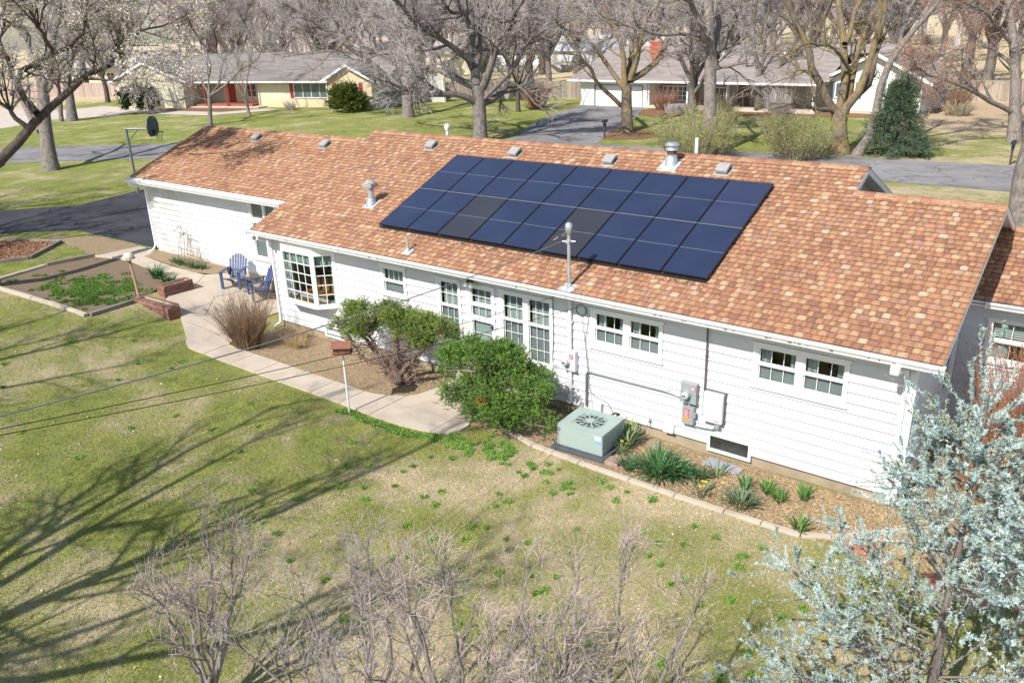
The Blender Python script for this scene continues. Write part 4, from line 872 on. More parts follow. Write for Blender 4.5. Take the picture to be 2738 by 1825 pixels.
# stepping slates in the flower bed
SLT = M('slate', (.3, .3, .33), .7, .15, 6.)
q = MB(); q.hexa([(14.5, .03, .01), (15.28, .0, .01), (15.3, .26, .02), (14.53, .33, .02), (14.5, .03, .045), (15.28, .0, .045), (15.3, .26, .055), (14.53, .33, .055)]); tag(bevel(q.build('slate_slab', SLT), .008), 'grey slate slab lying below the basement window', 'stone slab')
for i, (x, y, s, lb) in enumerate(((12.95, -.95, .2, 'square brown stone at the lawn edge of the flower bed'), (13.3, .15, .17, 'rough brown stone against the foundation beside the spigot'), (10.35, .2, .15, 'stone block half hidden behind the round juniper'))):
    q = MB(); q.T = Matrix.Translation((x, y, .02)) @ Matrix.Rotation(.4 * i, 4, 'Z'); q.hexa([(-s, -s * .8, -.03), (s, -s * .7, -.03), (s * .9, s, -.03), (-s * .9, s * .9, -.03), (-s * .9, -s * .7, .05), (s * .9, -s * .6, .06), (s * .8, s * .9, .05), (-s * .8, s * .8, .04)]); tag(bevel(q.build('garden_stone', M('brown_stone', (.3, .22, .17), .9, .25), None), .015), lb, 'stone')
for i, (x, y) in enumerate(((17.9, -1.15), (18.3, -1.3), (19.15, -1.4), (19.75, -1.45), (20.5, -1.3), (18.1, -.75))):
    q = MB(); q.T = Matrix.Translation((x, y, .03)) @ Matrix.Rotation(.9 * i, 4, 'Z'); q.box(-.2, .2, -.13, .13, -.03, .04); tag(bevel(q.build('paver', M('red_paver', (.38, .15, .09), .85, .2), None), .012), ('terracotta coloured paver under the blue cedar, ' + ('nearest the curb corner', 'just right of the curb corner', 'third from the left', 'fourth from the left', 'farthest right', 'lying farthest back toward the wall')[i]), 'paver', 'red pavers under the blue cedar')

# ------------------------------------------------------------------ chairs
BLU = M('chair_blue', (.05, .075, .175), .45, .08, 4.)
def chair(label, x, y, rot):
    z = hz(x, y) + .047; t_ = thing('patio_chair', label, 'chair', (x, y, z), 'blue adirondack chairs on the patio'); T0 = Matrix.Translation((x, y, z)) @ Matrix.Rotation(rot, 4, 'Z')
    def B(name, p8): q = MB(); q.T = T0; q.hexa(p8); return bevel(q.build(name, BLU, t_), .008)
    def bar(name, a, b_, w_, h_):
        q = MB(); q.T = T0; A = Vector(a); Bv = Vector(b_); d_ = (Bv - A).normalized(); u = d_.cross(Vector((1, 0, 0))).normalized() if abs(d_.x) < .9 else Vector((0, 0, 1)); v = d_.cross(u)
        c4 = [A - v * w_ - u * h_, A + v * w_ - u * h_, A + v * w_ + u * h_, A - v * w_ + u * h_]; q.hexa([tuple(c) for c in c4] + [tuple(c + Bv - A) for c in c4]); return bevel(q.build(name, BLU, t_), .006)
    # local: -y is the front
    for s in (-1, 1):
        bar('leg', (s * .3, -.3, 0), (s * .3, -.3, .56), .045, .025); bar('rear_leg', (s * .25, -.2, .33), (s * .27, .55, 0), .04, .022)
        bar('armrest', (s * .31, -.38, .575), (s * .3, .32, .59), .055, .014); bar('arm_post', (s * .29, .22, .35), (s * .3, .24, .58), .03, .02)
    for i in range(6): yy = -.34 + i * .095; zz = .36 - .02 * i - .01 * abs(i - 1); B('seat_slat', [(-.25, yy, zz), (.25, yy, zz), (.25, yy + .085, zz - .018), (-.25, yy + .085, zz - .018), (-.25, yy, zz + .02), (.25, yy, zz + .02), (.25, yy + .085, zz + .002), (-.25, yy + .085, zz + .002)])
    hs = (.6, .69, .74, .76, .74, .69, .6)
    for i, h_ in enumerate(hs):
        xx = -.24 + i * .08; e = (i - 3) * .012; k = .42
        B('back_slat', [(xx - .034, .2, .24), (xx + .034, .2, .24), (xx + .034, .22, .24), (xx - .034, .22, .24), (xx - .036 + e, .2 + h_ * k, .24 + h_), (xx + .036 + e, .2 + h_ * k, .24 + h_ - (.02 if i > 3 else -.02) * (i != 3)), (xx + .036 + e, .222 + h_ * k, .24 + h_), (xx - .036 + e, .222 + h_ * k, .24 + h_)])
    bar('back_rail', (-.27, .33, .5), (.27, .33, .5), .03, .012); bar('back_rail', (-.27, .22, .27), (.27, .22, .27), .03, .012)
    return t_
chair('blue plastic adirondack chair facing the garden, left one of the pair', -2.6, .95, math.radians(30))
chair('blue adirondack chair beside the wall corner, seen from its side', -1.6, 1.15, math.radians(-22))
# ------------------------------------------------------------------ trellis
t_ = thing('trellis', 'bent metal trellis leaning on the garage wall', 'trellis', (-6.2, 1.4, .87)); TR = M('rusty_white', (.3, .24, .2), .7, .4, 10.)
for k in range(5):
    x = -6.6 + k * .2; q = MB(); q.tube([(x + .1, 1.3, .8), (x + .02, 1.42, 1.3), (x - .06 + .02 * k, 1.55, 1.75 + (.25 if k in (1, 2) else .05 * k))], .011, 5); q.build('upright', TR, t_)
for k in range(4): z = 1.1 + k * .26; q = MB(); q.tube([(-6.68 + .04 * k, 1.36 + .06 * k, z + .02), (-6.2, 1.36 + .06 * k, z), (-5.72 - .02 * k, 1.36 + .06 * k, z - .02)], .01, 5); q.build('cross_bar', TR, t_)
q = MB(); q.tube([(-6.85, 1.55, 1.92), (-6.3, 1.5, 2.2), (-6.2, 1.52, 1.85), (-6.5, 1.5, 1.75)], .012, 5); q.build('broken_bar', TR, t_)
q = MB(); q.tube([(-6.4, 1.5, 1.85), (-5.95, 1.5, 2.0), (-5.85, 1.5, 1.55)], .011, 5); q.build('broken_bar', TR, t_)
# ------------------------------------------------------------------ basketball hoop
GP = M('hoop_pole', (.2, .21, .21), .5, .3, 6., .4); bx, by = -20.8, 7.85; t_ = thing('basketball_hoop', 'basketball hoop with dark fan shaped backboard on a steel pole', 'basketball hoop', (bx, by, .87))
q = MB(); q.tube([(bx, by, .8), (bx, by, 4.12)], .065, 10); q.build('pole', GP, t_); ex, ey = .84, .54
q = MB(); q.tube([(bx - .06, by, 4.1), (bx + 1.35 * ex, by + 1.35 * ey, 4.1)], .055, 8); q.tube([(bx, by, 3.5), (bx + .6 * ex, by + .6 * ey, 4.05)], .03, 6); q.build('arm', GP, t_)
T_ = Matrix.Translation((bx + 1.4 * ex, by + 1.4 * ey, 4.15)) @ Matrix.Rotation(math.atan2(ey, ex), 4, 'Z')
q = MB(); q.T = T_; q.prism([(.32, -.42), (.56, -.2), (.6, .12), (.48, .4), (.22, .56), (-.22, .56), (-.48, .4), (-.6, .12), (-.56, -.2), (-.32, -.42)], 0, .05, 'x'); q.build('backboard', M('backboard_dark', (.08, .085, .11), .6, .15), t_)
q = MB(); q.T = T_; q.tube([(.3 + .22 * math.cos(a), .22 * math.sin(a), -.22) for a in np.linspace(0, 2 * math.pi, 21)], .014, 6); q.box(.05, .14, -.1, .1, -.32, -.12); q.build('rim', M('black_metal'), t_)
q = MB(); q.T = T_
for k in range(10):
    a = k * .628; q.tube([(.3 + .22 * math.cos(a), .22 * math.sin(a), -.23), (.3 + .13 * math.cos(a + .4), .13 * math.sin(a + .4), -.45), (.3 + .12 * math.cos(a), .12 * math.sin(a), -.68)], .006, 4)
q.build('net', GW, t_)
# mailboxes
def mailbox(lab, x, y, h):
    z = hz(x, y); t_ = thing('mailbox', lab, 'mailbox', (x, y, z)); q = MB(); q.box(x - .05, x + .05, y - .05, y + .05, z - .1, z + h - .2); q.build('post', BLU if 0 else M('dark_post', (.07, .05, .05), .8), t_)
    q = MB(); q.prism([(x - .11, z + h - .2), (x + .11, z + h - .2), (x + .11, z + h - .06), (x + .06, z + h), (x - .06, z + h), (x - .11, z + h - .06)], y - .25, y + .25, 'y'); q.build('box', M('navy_metal', (.02, .03, .06), .4), t_)
    q = MB(); q.box(x - .07, x + .07, y - .12, y + .12, z + h - .45, z + h - .27); q.build('paper_tube', M('navy_metal'), t_)
    q = MB(); q.box(x + .111, x + .12, y - .1, y - .08, z + h - .15, z + h + .05); q.build('flag', RED, t_)
mailbox('dark mailbox on a post at the edge of the driveway across the street', -9.69, 35.75, 1.25)
mailbox('navy mailbox at the roadside beside the big trunk on the right', 14.8, 35.75, 1.25)
# ------------------------------------------------------------------ vegetation generator
def unit(v): return v / np.maximum(np.linalg.norm(v, axis=-1, keepdims=True), 1e-9)
def resample(pts, k):
    p = np.array(pts, float); s = np.r_[0, np.cumsum(np.linalg.norm(np.diff(p, axis=0), axis=1))]; t = np.linspace(0, s[-1], k)
    return np.stack([np.interp(t, s, p[:, i]) for i in range(3)], 1)
def chain_tubes(P, R, sides):
    """P (N,k,3), R (N,k) -> verts, quads"""
    N, k, _ = P.shape
    t = np.empty_like(P); t[:, 1:-1] = P[:, 2:] - P[:, :-2]; t[:, 0] = P[:, 1] - P[:, 0]; t[:, -1] = P[:, -1] - P[:, -2]; t = unit(t)
    ref = np.where(np.abs(t[:, :1, 2:3]) > .8, np.array([1., .15, 0]), np.array([.05, .1, 1.])); ref = np.broadcast_to(ref, P.shape)
    u = unit(np.cross(t, ref)); w = np.cross(t, u); a = np.arange(sides) * 2 * np.pi / sides
    V = P[:, :, None, :] + R[:, :, None, None] * (np.cos(a)[None, None, :, None] * u[:, :, None, :] + np.sin(a)[None, None, :, None] * w[:, :, None, :])
    base = (np.arange(N)[:, None, None] * k + np.arange(k - 1)[None, :, None]) * sides; j = np.arange(sides)[None, None, :]; j2 = (j + 1) % sides
    F = np.stack([base + j, base + j2, base + sides + j2, base + sides + j], -1).reshape(-1, 4)
    return V.reshape(-1, 3), F
def sprout(P, R, n, t0, t1, ang, length, k, r, wig, up, rscale=.55, g=None, tpow=1., rmin=.004):
    """n children per parent chain"""
    g = g or rng; N, K, _ = P.shape; M_ = N * n; pi = np.repeat(np.arange(N), n)
    t = t0 + (t1 - t0) * g.random(M_) ** tpow; f = t * (K - 1); i0 = np.minimum(f.astype(int), K - 2); fr = (f - i0)[:, None]
    o = P[pi, i0] * (1 - fr) + P[pi, i0 + 1] * fr; pd = unit(P[pi, i0 + 1] - P[pi, i0]); pr = R[pi, i0] * (1 - fr[:, 0]) + R[pi, i0 + 1] * fr[:, 0]
    rv = unit(np.cross(pd, g.normal(size=(M_, 3)))); A = np.radians(g.uniform(ang[0], ang[1], M_))[:, None]
    d = unit(pd * np.cos(A) + rv * np.sin(A) + np.array([0, 0, up]))
    Ln = g.uniform(length[0], length[1], M_) * (1.15 - .55 * t); C = np.empty((M_, k, 3)); C[:, 0] = o; st = (Ln / (k - 1))[:, None]
    for i in range(1, k): C[:, i] = C[:, i - 1] + d * st; d = unit(d + g.normal(size=(M_, 3)) * wig + np.array([0, 0, up * .35]))
    r0 = np.minimum(pr * rscale, r[0] * (1.1 - .4 * t)); r0 = np.maximum(r0, rmin)
    RR = r0[:, None] * np.linspace(1, r[1], k)[None, :]
    return C, RR
def merge(parts):
    V = []; F = []; o = 0
    for v, f in parts: V.append(v); F.append(f + o); o += len(v)
    return np.concatenate(V), np.concatenate(F)
def bark(name, a, b_, tint=None, sc=1.):
    m, n, b = new_mat(name); P = pos(n); vm = n.nodes.new('ShaderNodeVectorMath'); vm.operation = 'MULTIPLY'; L(n, P, vm.inputs[0]); vm.inputs[1].default_value = (1, 1, .16); f = noise(n, 11 * sc, 6, .8, vm.outputs[0], 1.); g = noise(n, 1.1, 4, .6, P)
    o = mix(n, ramp(n, f, [(.38, 0.), (.6, 1.)]), a, b_)
    if tint:
        o = mix(n, ramp(n, g, [(.47, 0.), (.6, tint[1])]), o, tint[0])
    L(n, o, b.inputs['Base Color']); b.inputs['Roughness'].default_value = .95; b.inputs['Specular IOR Level'].default_value = .15
    bump(n, b, f, 1., .09); MATS[name] = m; return m
BK = bark('bark_grey', (.1, .08, .068), (.31, .275, .25)); BKD = bark('bark_dark', (.07, .055, .045), (.19, .155, .13)); BKO = bark('bark_ochre', (.12, .095, .07), (.28, .23, .17), ((.34, .24, .09), .6)); BKL = bark('bark_pale', (.12, .1, .088), (.36, .31, .275))
TWG = M('twig_grey', (.49, .43, .42), .95, .25, 3., spec=.1); TWP = M('twig_pale', (.42, .37, .35), .95, .25, 4., spec=.1); TWB = M('twig_brown', (.42, .33, .3), .95, .25, 3., spec=.1); TWO = M('twig_olive', (.3, .25, .17), .95, .25, 3., spec=.1)
def bare_tree(name, label, base, limbs, bk, tw, size=1., dens=1., group=None, seed=1, extra=None, cat='tree', levels=(11, 8, 7), rt=.014, flare=True, up=.12, ext=1., rb=1., parts=('trunk', 'branches', 'twigs')):
    g = np.random.default_rng(seed); t_ = thing(name, label, cat, base, group)
    tr = []; LP = []; LR = []; K = 9
    for i, (pts, r0, r1) in enumerate(limbs):
        p = resample(pts, K)
        if i > 0: p[1:-1] += g.normal(size=(K - 2, 3)) * .06 * size
        r = np.linspace(r0, r1, K)
        if i == 0 and flare: r[0] *= 1.35; r[1] *= 1.08; p[0, 2] -= .25
        tr.append(chain_tubes(p[None], r[None], 12 if i == 0 else 9)); 
        if i > 0: LP.append(p); LR.append(r)
    # extend the ends of the limbs
    LP = np.array(LP); LR = np.array(LR)
    v, f = merge(tr); link(parts[0], rawmesh(parts[0], v, f, None, bk, True), t_)
    n1, n2, n3 = levels
    A, AR = sprout(LP, LR, n1, .2, 1., (25, 65), (1.6 * size, 3.6 * size), 6, (.075 * size * rb, .35), .16, up, .6, g, .85)
    E, ER = sprout(LP, LR, 2, .97, 1., (5, 35), (2.4 * size * ext, 4. * size * ext), 6, (.09 * size * rb, .3), .14, up, .85, g)
    A = np.concatenate([A, E]); AR = np.concatenate([AR, ER])
    B, BR = sprout(A, AR, n2, .15, 1., (25, 60), (.7 * size, 1.7 * size), 5, (.03 * size * rb, .45), .2, up * .6, .6, g, .9, rt * .7)
    C_, CR = sprout(B, BR, n3, .1, 1., (20, 60), (.35 * size, 1.0 * size), 3, (rt * size, .5), .25, up * .4, .8, g, .9, rt * .6)
    v, f = merge([chain_tubes(A, AR, 5), chain_tubes(B, BR, 3)]); link(parts[1], rawmesh(parts[1], v, f, None, bk, False), t_)
    v, f = chain_tubes(C_, CR, 3); link(parts[2], rawmesh(parts[2], v, f, None, tw), t_)
    return t_, A, B, C_
SK={}
SK['big']=([-16.02, 29.94, 0.87],[
  ([[-16.02,29.94,0.87],[-16.41,30.47,2.57],[-16.67,30.8,3.63],[-16.97,30.99,4.48]],0.50,0.42),
  ([[-16.74,30.64,3.42],[-17.08,29.35,4.1],[-18.42,26.98,4.19],[-18.77,25.63,4.78],[-18.82,24.44,5.21]],0.24,0.08),
  ([[-16.97,30.99,4.48],[-17.88,31.72,6.02],[-18.9,32.88,8.6],[-19.8,33.58,10.06],[-20.67,34.5,11.91]],0.34,0.20),
  ([[-17.01,30.92,4.41],[-19.7,30.71,5.49],[-21.84,30.54,5.78],[-23.9,30.72,6.66],[-26.27,30.25,6.69],[-28.5,30.18,7.33]],0.26,0.07),
  ([[-17.54,31.31,6.05],[-18.57,29.65,7.61],[-18.78,28.08,8.08],[-18.83,26.88,9.04],[-18.85,25.71,10.03],[-18.78,24.6,10.97]],0.22,0.08),
  ([[-17.39,31.22,5.62],[-19.2,32.58,6.42],[-22.28,33.19,7.69],[-24.88,33.59,7.79],[-28.46,33.78,9.04]],0.18,0.05),
  ([[-18.06,31.82,7.89],[-18.03,31.42,9.09],[-18.42,30.18,9.26],[-18.39,29.55,10.01],[-18.57,28.88,11.01]],0.16,0.06),
  ([[-16.5,30.82,3.41],[-16.15,32.35,3.73],[-16.4,33.46,4.16],[-16.91,34.69,5.27],[-17.14,35.95,5.95],[-17.36,37.36,6.96]],0.26,0.08),
  ([[-16.64,31.17,4.33],[-15.66,31.3,6.48],[-14.4,31.59,8.52],[-13.43,30.97,9.17],[-12.36,30.73,10.42]],0.28,0.10),
  ([[-17.15,31.13,5.05],[-18.21,33.03,7.13],[-19.37,34.69,8.87],[-20.1,36.42,10.07],[-21.03,38.36,12.01]],0.20,0.10),
  ([[-16.45,30.96,3.62],[-14.62,31.52,5.06],[-13.51,31.6,6.67],[-12.22,31.59,7.8],[-10.73,31.44,8.37],[-9.25,31.09,8.54],[-8.03,30.82,9.26]],0.16,0.05),
])
SK['big2']=([-32.74, 40.17, 0.87],[
  ([[-32.74,40.17,0.87],[-33.26,40.7,2.76],[-33.87,41.28,4.89]],0.50,0.40),
  ([[-33.52,40.73,3.23],[-34.13,39.39,4.26],[-34.77,38.16,5.53],[-35.77,36.68,6.87],[-36.32,35.48,8.07],[-37.21,34.01,9.25],[-38.44,32.34,10.58]],0.28,0.06),
  ([[-33.95,41.22,4.9],[-35.37,40.14,6.07],[-37.34,38.86,7.71],[-38.47,37.95,8.76],[-39.76,37.14,10.26],[-39.81,37.26,11.69]],0.28,0.08),
  ([[-33.95,41.22,4.9],[-35.91,42.97,7.85],[-37.57,44.43,9.76],[-39.55,46.16,12.71]],0.30,0.12),
  ([[-33.87,41.28,4.89],[-34.35,44.14,6.84],[-35.49,46.45,8.71],[-37.01,48.99,11.66]],0.26,0.10),
  ([[-36.51,39.9,6.27],[-39.53,39.36,6.54],[-42.16,39.0,6.52],[-44.79,38.51,6.26],[-47.6,38.17,6.58]],0.14,0.04),
])
SK['round']=([-9.83, 39.02, 0.87],[
  ([[-9.8,39.04,0.87],[-10.25,39.66,2.81],[-10.48,40.02,3.93]],0.44,0.36),
  ([[-10.53,39.36,2.67],[-11.3,38.46,3.73],[-12.39,37.67,5.5],[-12.59,37.11,6.34],[-12.7,36.58,7.09],[-13.09,35.93,8.05]],0.17,0.07),
  ([[-10.58,39.88,3.78],[-11.73,40.23,4.66],[-12.88,40.7,5.79],[-14.37,41.05,7.18],[-15.31,41.29,7.49],[-16.46,41.83,8.76]],0.20,0.06),
  ([[-10.55,39.98,3.93],[-10.69,40.0,5.3],[-11.12,40.05,7.17],[-11.6,39.75,8.44],[-11.94,39.38,9.33],[-12.39,39.06,10.49]],0.22,0.10),
  ([[-10.48,40.17,4.23],[-11.07,41.6,5.98],[-11.81,42.97,7.85],[-12.49,44.42,9.78],[-13.3,45.59,11.36]],0.22,0.10),
  ([[-10.39,40.32,4.37],[-9.98,40.49,5.73],[-9.73,40.75,7.5],[-9.42,40.61,8.37],[-8.72,40.86,9.43],[-8.19,40.9,10.32]],0.24,0.10),
  ([[-10.33,40.37,4.37],[-9.54,41.86,5.05],[-9.39,42.88,5.76],[-9.44,44.08,7.17],[-9.63,45.5,9.21],[-9.78,46.72,10.82]],0.24,0.10),
  ([[-10.87,40.61,5.72],[-9.6,40.58,6.4],[-8.11,40.27,6.18],[-6.7,40.02,6.19]],0.09,0.03),
])
SK['tall']=([-0.12, 31.79, 0.87],[
  ([[-0.12,31.79,0.87],[-0.59,32.63,3.3],[-1.08,33.45,5.74],[-1.55,33.99,7.57],[-1.94,34.59,9.39],[-2.38,35.15,11.22]],0.42,0.26),
  ([[-0.81,33.6,5.61],[-1.01,33.21,6.98],[-1.1,32.45,7.43],[-1.05,31.97,8.21],[-1.42,31.21,9.09],[-1.35,30.5,9.38],[-1.68,29.75,10.22]],0.24,0.12),
  ([[-1.82,33.69,7.4],[-2.74,32.07,7.64],[-3.49,30.52,7.76],[-4.59,28.9,8.29],[-4.97,27.73,8.61]],0.12,0.03),
  ([[-0.9,33.83,6.21],[-1.87,35.85,8.15],[-2.91,37.48,9.43],[-3.52,39.48,10.76]],0.20,0.12),
  ([[-0.77,33.63,5.61],[0.44,32.88,5.84],[1.61,32.09,6.07],[2.84,31.03,5.67]],0.10,0.03),
  ([[-1.68,34.19,8.18],[-3.28,35.98,8.81],[-5.01,37.89,9.9]],0.14,0.08),
])
SK['ochre']=([6.18, 35.81, 0.87],[
  ([[6.16,35.85,0.99],[5.9,36.13,1.95],[5.64,36.52,3.15]],0.50,0.40),
  ([[5.57,36.4,3.04],[4.9,35.96,4.11],[4.16,35.63,5.52],[3.75,35.51,6.85],[3.09,35.21,8.22],[2.71,34.96,9.22],[2.46,34.73,10.09]],0.26,0.12),
  ([[5.64,36.52,3.15],[5.44,37.58,4.92],[4.9,38.55,7.03],[4.11,39.32,9.17],[3.65,39.92,10.4]],0.26,0.15),
  ([[5.82,36.36,2.55],[6.0,36.36,3.18],[6.5,36.8,4.2],[6.85,37.44,5.86],[6.97,37.95,7.61],[6.81,38.09,9.07],[6.71,38.13,10.21]],0.28,0.14),
  ([[6.33,37.46,3.96],[6.93,37.45,4.65],[7.07,37.2,5.57],[7.21,37.51,7.62],[7.22,37.41,9.05],[7.26,37.17,10.17]],0.17,0.10),
  ([[5.93,36.44,2.55],[5.73,37.81,3.98],[5.41,39.27,5.76],[5.41,40.98,7.57],[5.47,42.52,8.92],[5.47,43.91,10.06]],0.25,0.12),
  ([[5.13,37.9,6.75],[4.86,39.63,7.92],[4.69,41.47,9.14],[4.55,43.2,10.1]],0.17,0.10),
  ([[5.75,37.66,5.29],[5.38,36.46,6.2],[5.11,35.18,6.79],[4.57,33.46,6.92],[4.43,31.87,6.71]],0.12,0.04),
  ([[5.5,36.38,3.1],[4.61,34.54,3.55],[4.03,32.88,3.87],[3.73,31.21,3.72]],0.12,0.04),
  ([[4.18,36.29,4.99],[2.77,36.83,5.57],[1.31,37.34,6.17]],0.10,0.03),
])
SK['leaning']=([7.13, 35.35, 0.87],[
  ([[7.13,35.35,0.87],[7.46,35.81,1.58],[7.8,36.25,2.22],[7.6,36.72,3.81],[7.67,37.35,5.27],[7.97,37.95,6.31],[8.51,38.75,7.39],[9.08,39.5,8.29],[9.45,39.97,8.97],[9.79,40.5,9.81]],0.27,0.10),
  ([[7.82,38.57,6.28],[7.74,39.74,7.38],[7.68,40.9,8.43],[7.68,41.87,9.03],[7.5,42.87,9.95]],0.14,0.08),
])
SK['right']=([13.83, 44.39, 0.87],[
  ([[13.83,44.39,0.87],[13.46,44.97,2.62],[13.18,45.52,4.18],[12.79,45.99,5.74],[12.23,46.48,7.62],[11.62,46.94,9.5]],0.36,0.20),
  ([[13.37,44.86,2.56],[12.33,43.1,3.39],[11.35,41.34,4.14],[10.15,39.43,4.92],[9.41,37.74,5.44]],0.16,0.04),
  ([[13.33,45.17,3.24],[12.88,47.08,5.04],[12.45,49.35,7.56],[12.21,51.49,9.51]],0.24,0.12),
  ([[12.87,45.75,5.12],[11.58,47.0,6.02],[10.16,47.85,6.32],[8.31,47.89,5.65]],0.12,0.04),
  ([[12.55,46.11,6.37],[11.67,44.7,7.67],[10.94,43.14,8.43],[10.32,41.48,8.82]],0.12,0.04),
  ([[13.51,45.01,2.61],[13.95,45.8,3.53],[14.68,47.13,5.05],[14.82,48.15,6.9]],0.16,0.06),
])
SK['near']=([17.3, 21.9, 0.87],[
  ([[17.39,21.83,0.6],[17.2,22.21,1.65],[17.08,22.64,2.7],[17.11,23.3,4.0]],0.66,0.55),
  ([[17.11,23.3,4.0],[17.16,24.38,6.09],[17.16,25.67,8.7],[17.16,26.96,11.3]],0.50,0.30),
  ([[17.22,24.55,6.35],[18.65,26.48,7.99],[19.35,27.99,9.92]],0.25,0.10),
])
SK['left']=([-33.21, 9.15, 0.87],[
  ([[-33.21,9.15,0.87],[-33.81,9.57,2.67],[-34.22,9.89,3.95],[-34.52,10.29,5.23]],0.44,0.34),
  ([[-34.42,10.2,4.91],[-35.55,10.63,6.18],[-36.6,11.13,7.47],[-38.06,11.49,9.12],[-39.26,12.06,10.8]],0.24,0.10),
  ([[-34.42,10.2,4.91],[-33.96,10.52,6.21],[-33.49,11.0,7.79],[-33.06,11.42,9.34],[-32.64,11.83,10.86]],0.24,0.10),
  ([[-34.23,9.47,3.13],[-35.9,9.73,4.24],[-37.4,10.21,5.51],[-39.2,10.47,6.82],[-41.26,10.56,8.19]],0.20,0.08),
  ([[-34.47,10.33,5.23],[-33.01,10.75,6.53],[-31.25,11.38,7.76],[-29.93,11.65,8.96]],0.14,0.05),
])
SK['far_left']=([-62.65, 24.76, 0.87],[
  ([[-62.65,24.76,0.87],[-63.37,25.38,3.27],[-64.12,26.04,5.77],[-64.84,26.96,8.77],[-65.74,27.75,11.77]],0.42,0.20),
  ([[-63.33,24.04,0.5],[-63.95,24.7,2.8],[-64.75,25.06,4.8],[-65.86,25.2,6.83],[-66.67,26.05,9.82]],0.22,0.10),
  ([[-63.41,25.35,3.27],[-63.7,27.0,5.2],[-64.14,28.54,7.18],[-64.95,30.06,9.71]],0.18,0.08),
  ([[-63.9,25.71,4.77],[-66.37,26.38,7.28],[-68.44,27.39,9.84]],0.16,0.08),
])
SK['small_a']=([-45.23, 28.33, 0.87],[
  ([[-45.22,28.33,0.87],[-45.61,28.84,2.5],[-45.8,29.05,3.22]],0.20,0.17),
  ([[-45.78,29.02,3.13],[-46.54,29.26,4.12],[-47.61,29.26,5.13],[-48.58,29.29,6.05],[-49.53,29.63,7.53]],0.11,0.04),
  ([[-45.81,28.88,2.91],[-46.35,28.0,3.34],[-46.47,27.22,3.36],[-46.58,26.27,2.98],[-46.89,25.47,3.22]],0.08,0.03),
  ([[-45.75,29.13,3.31],[-44.48,30.22,4.18],[-43.73,31.04,5.33],[-42.5,31.96,5.93],[-42.09,32.42,6.9]],0.12,0.04),
  ([[-45.82,29.08,3.31],[-46.44,29.64,4.75],[-46.64,30.27,5.64],[-47.55,30.58,7.01],[-48.0,31.24,8.38]],0.10,0.04),
  ([[-45.8,29.05,3.22],[-45.97,30.19,3.97],[-46.71,31.32,5.57],[-47.14,32.56,6.92]],0.09,0.03),
])
SK['small_b']=([-48.65, 34.85, 0.87],[
  ([[-48.65,34.85,0.87],[-49.25,35.19,2.51],[-49.42,35.45,3.3]],0.15,0.12),
  ([[-49.02,35.03,1.81],[-49.93,35.06,3.32],[-50.73,34.94,4.33],[-51.53,35.01,5.74]],0.07,0.03),
  ([[-49.38,35.39,3.1],[-49.87,36.28,4.76],[-50.44,37.12,6.44],[-50.78,38.18,8.22]],0.09,0.03),
  ([[-49.36,35.35,3.0],[-50.54,35.76,4.79],[-51.53,36.43,6.78],[-52.43,37.17,8.78]],0.08,0.03),
])
SK['porch']=([-6.35, 54.71, 0.87],[
  ([[-6.43,54.85,1.29],[-6.75,55.51,3.1],[-6.95,55.82,4.06],[-8.1,56.39,7.02],[-8.28,57.53,9.61],[-8.43,58.27,11.33]],0.24,0.12),
  ([[-6.84,55.65,3.54],[-7.18,57.13,5.23],[-7.86,58.8,7.84],[-8.2,60.32,9.6]],0.16,0.08),
  ([[-6.25,55.24,1.8],[-5.98,56.29,2.79],[-5.82,57.69,4.67],[-5.36,58.98,5.85],[-5.3,59.88,6.88]],0.18,0.08),
  ([[-7.73,56.16,5.98],[-9.45,57.13,7.91],[-10.93,57.66,8.55]],0.10,0.04),
])
SK['mid']=([-50.76, 95.27, 0.87],[
  ([[-50.77,95.24,0.83],[-51.32,96.09,3.41],[-52.26,96.91,6.54],[-53.39,98.35,11.24],[-54.19,99.27,14.37]],0.55,0.30),
  ([[-51.62,96.24,4.19],[-53.59,95.89,6.59],[-55.33,96.1,9.76],[-56.53,96.72,12.91]],0.30,0.12),
  ([[-51.66,96.6,4.97],[-51.09,98.19,7.27],[-50.96,99.82,10.37],[-51.09,101.26,13.48]],0.30,0.12),
])
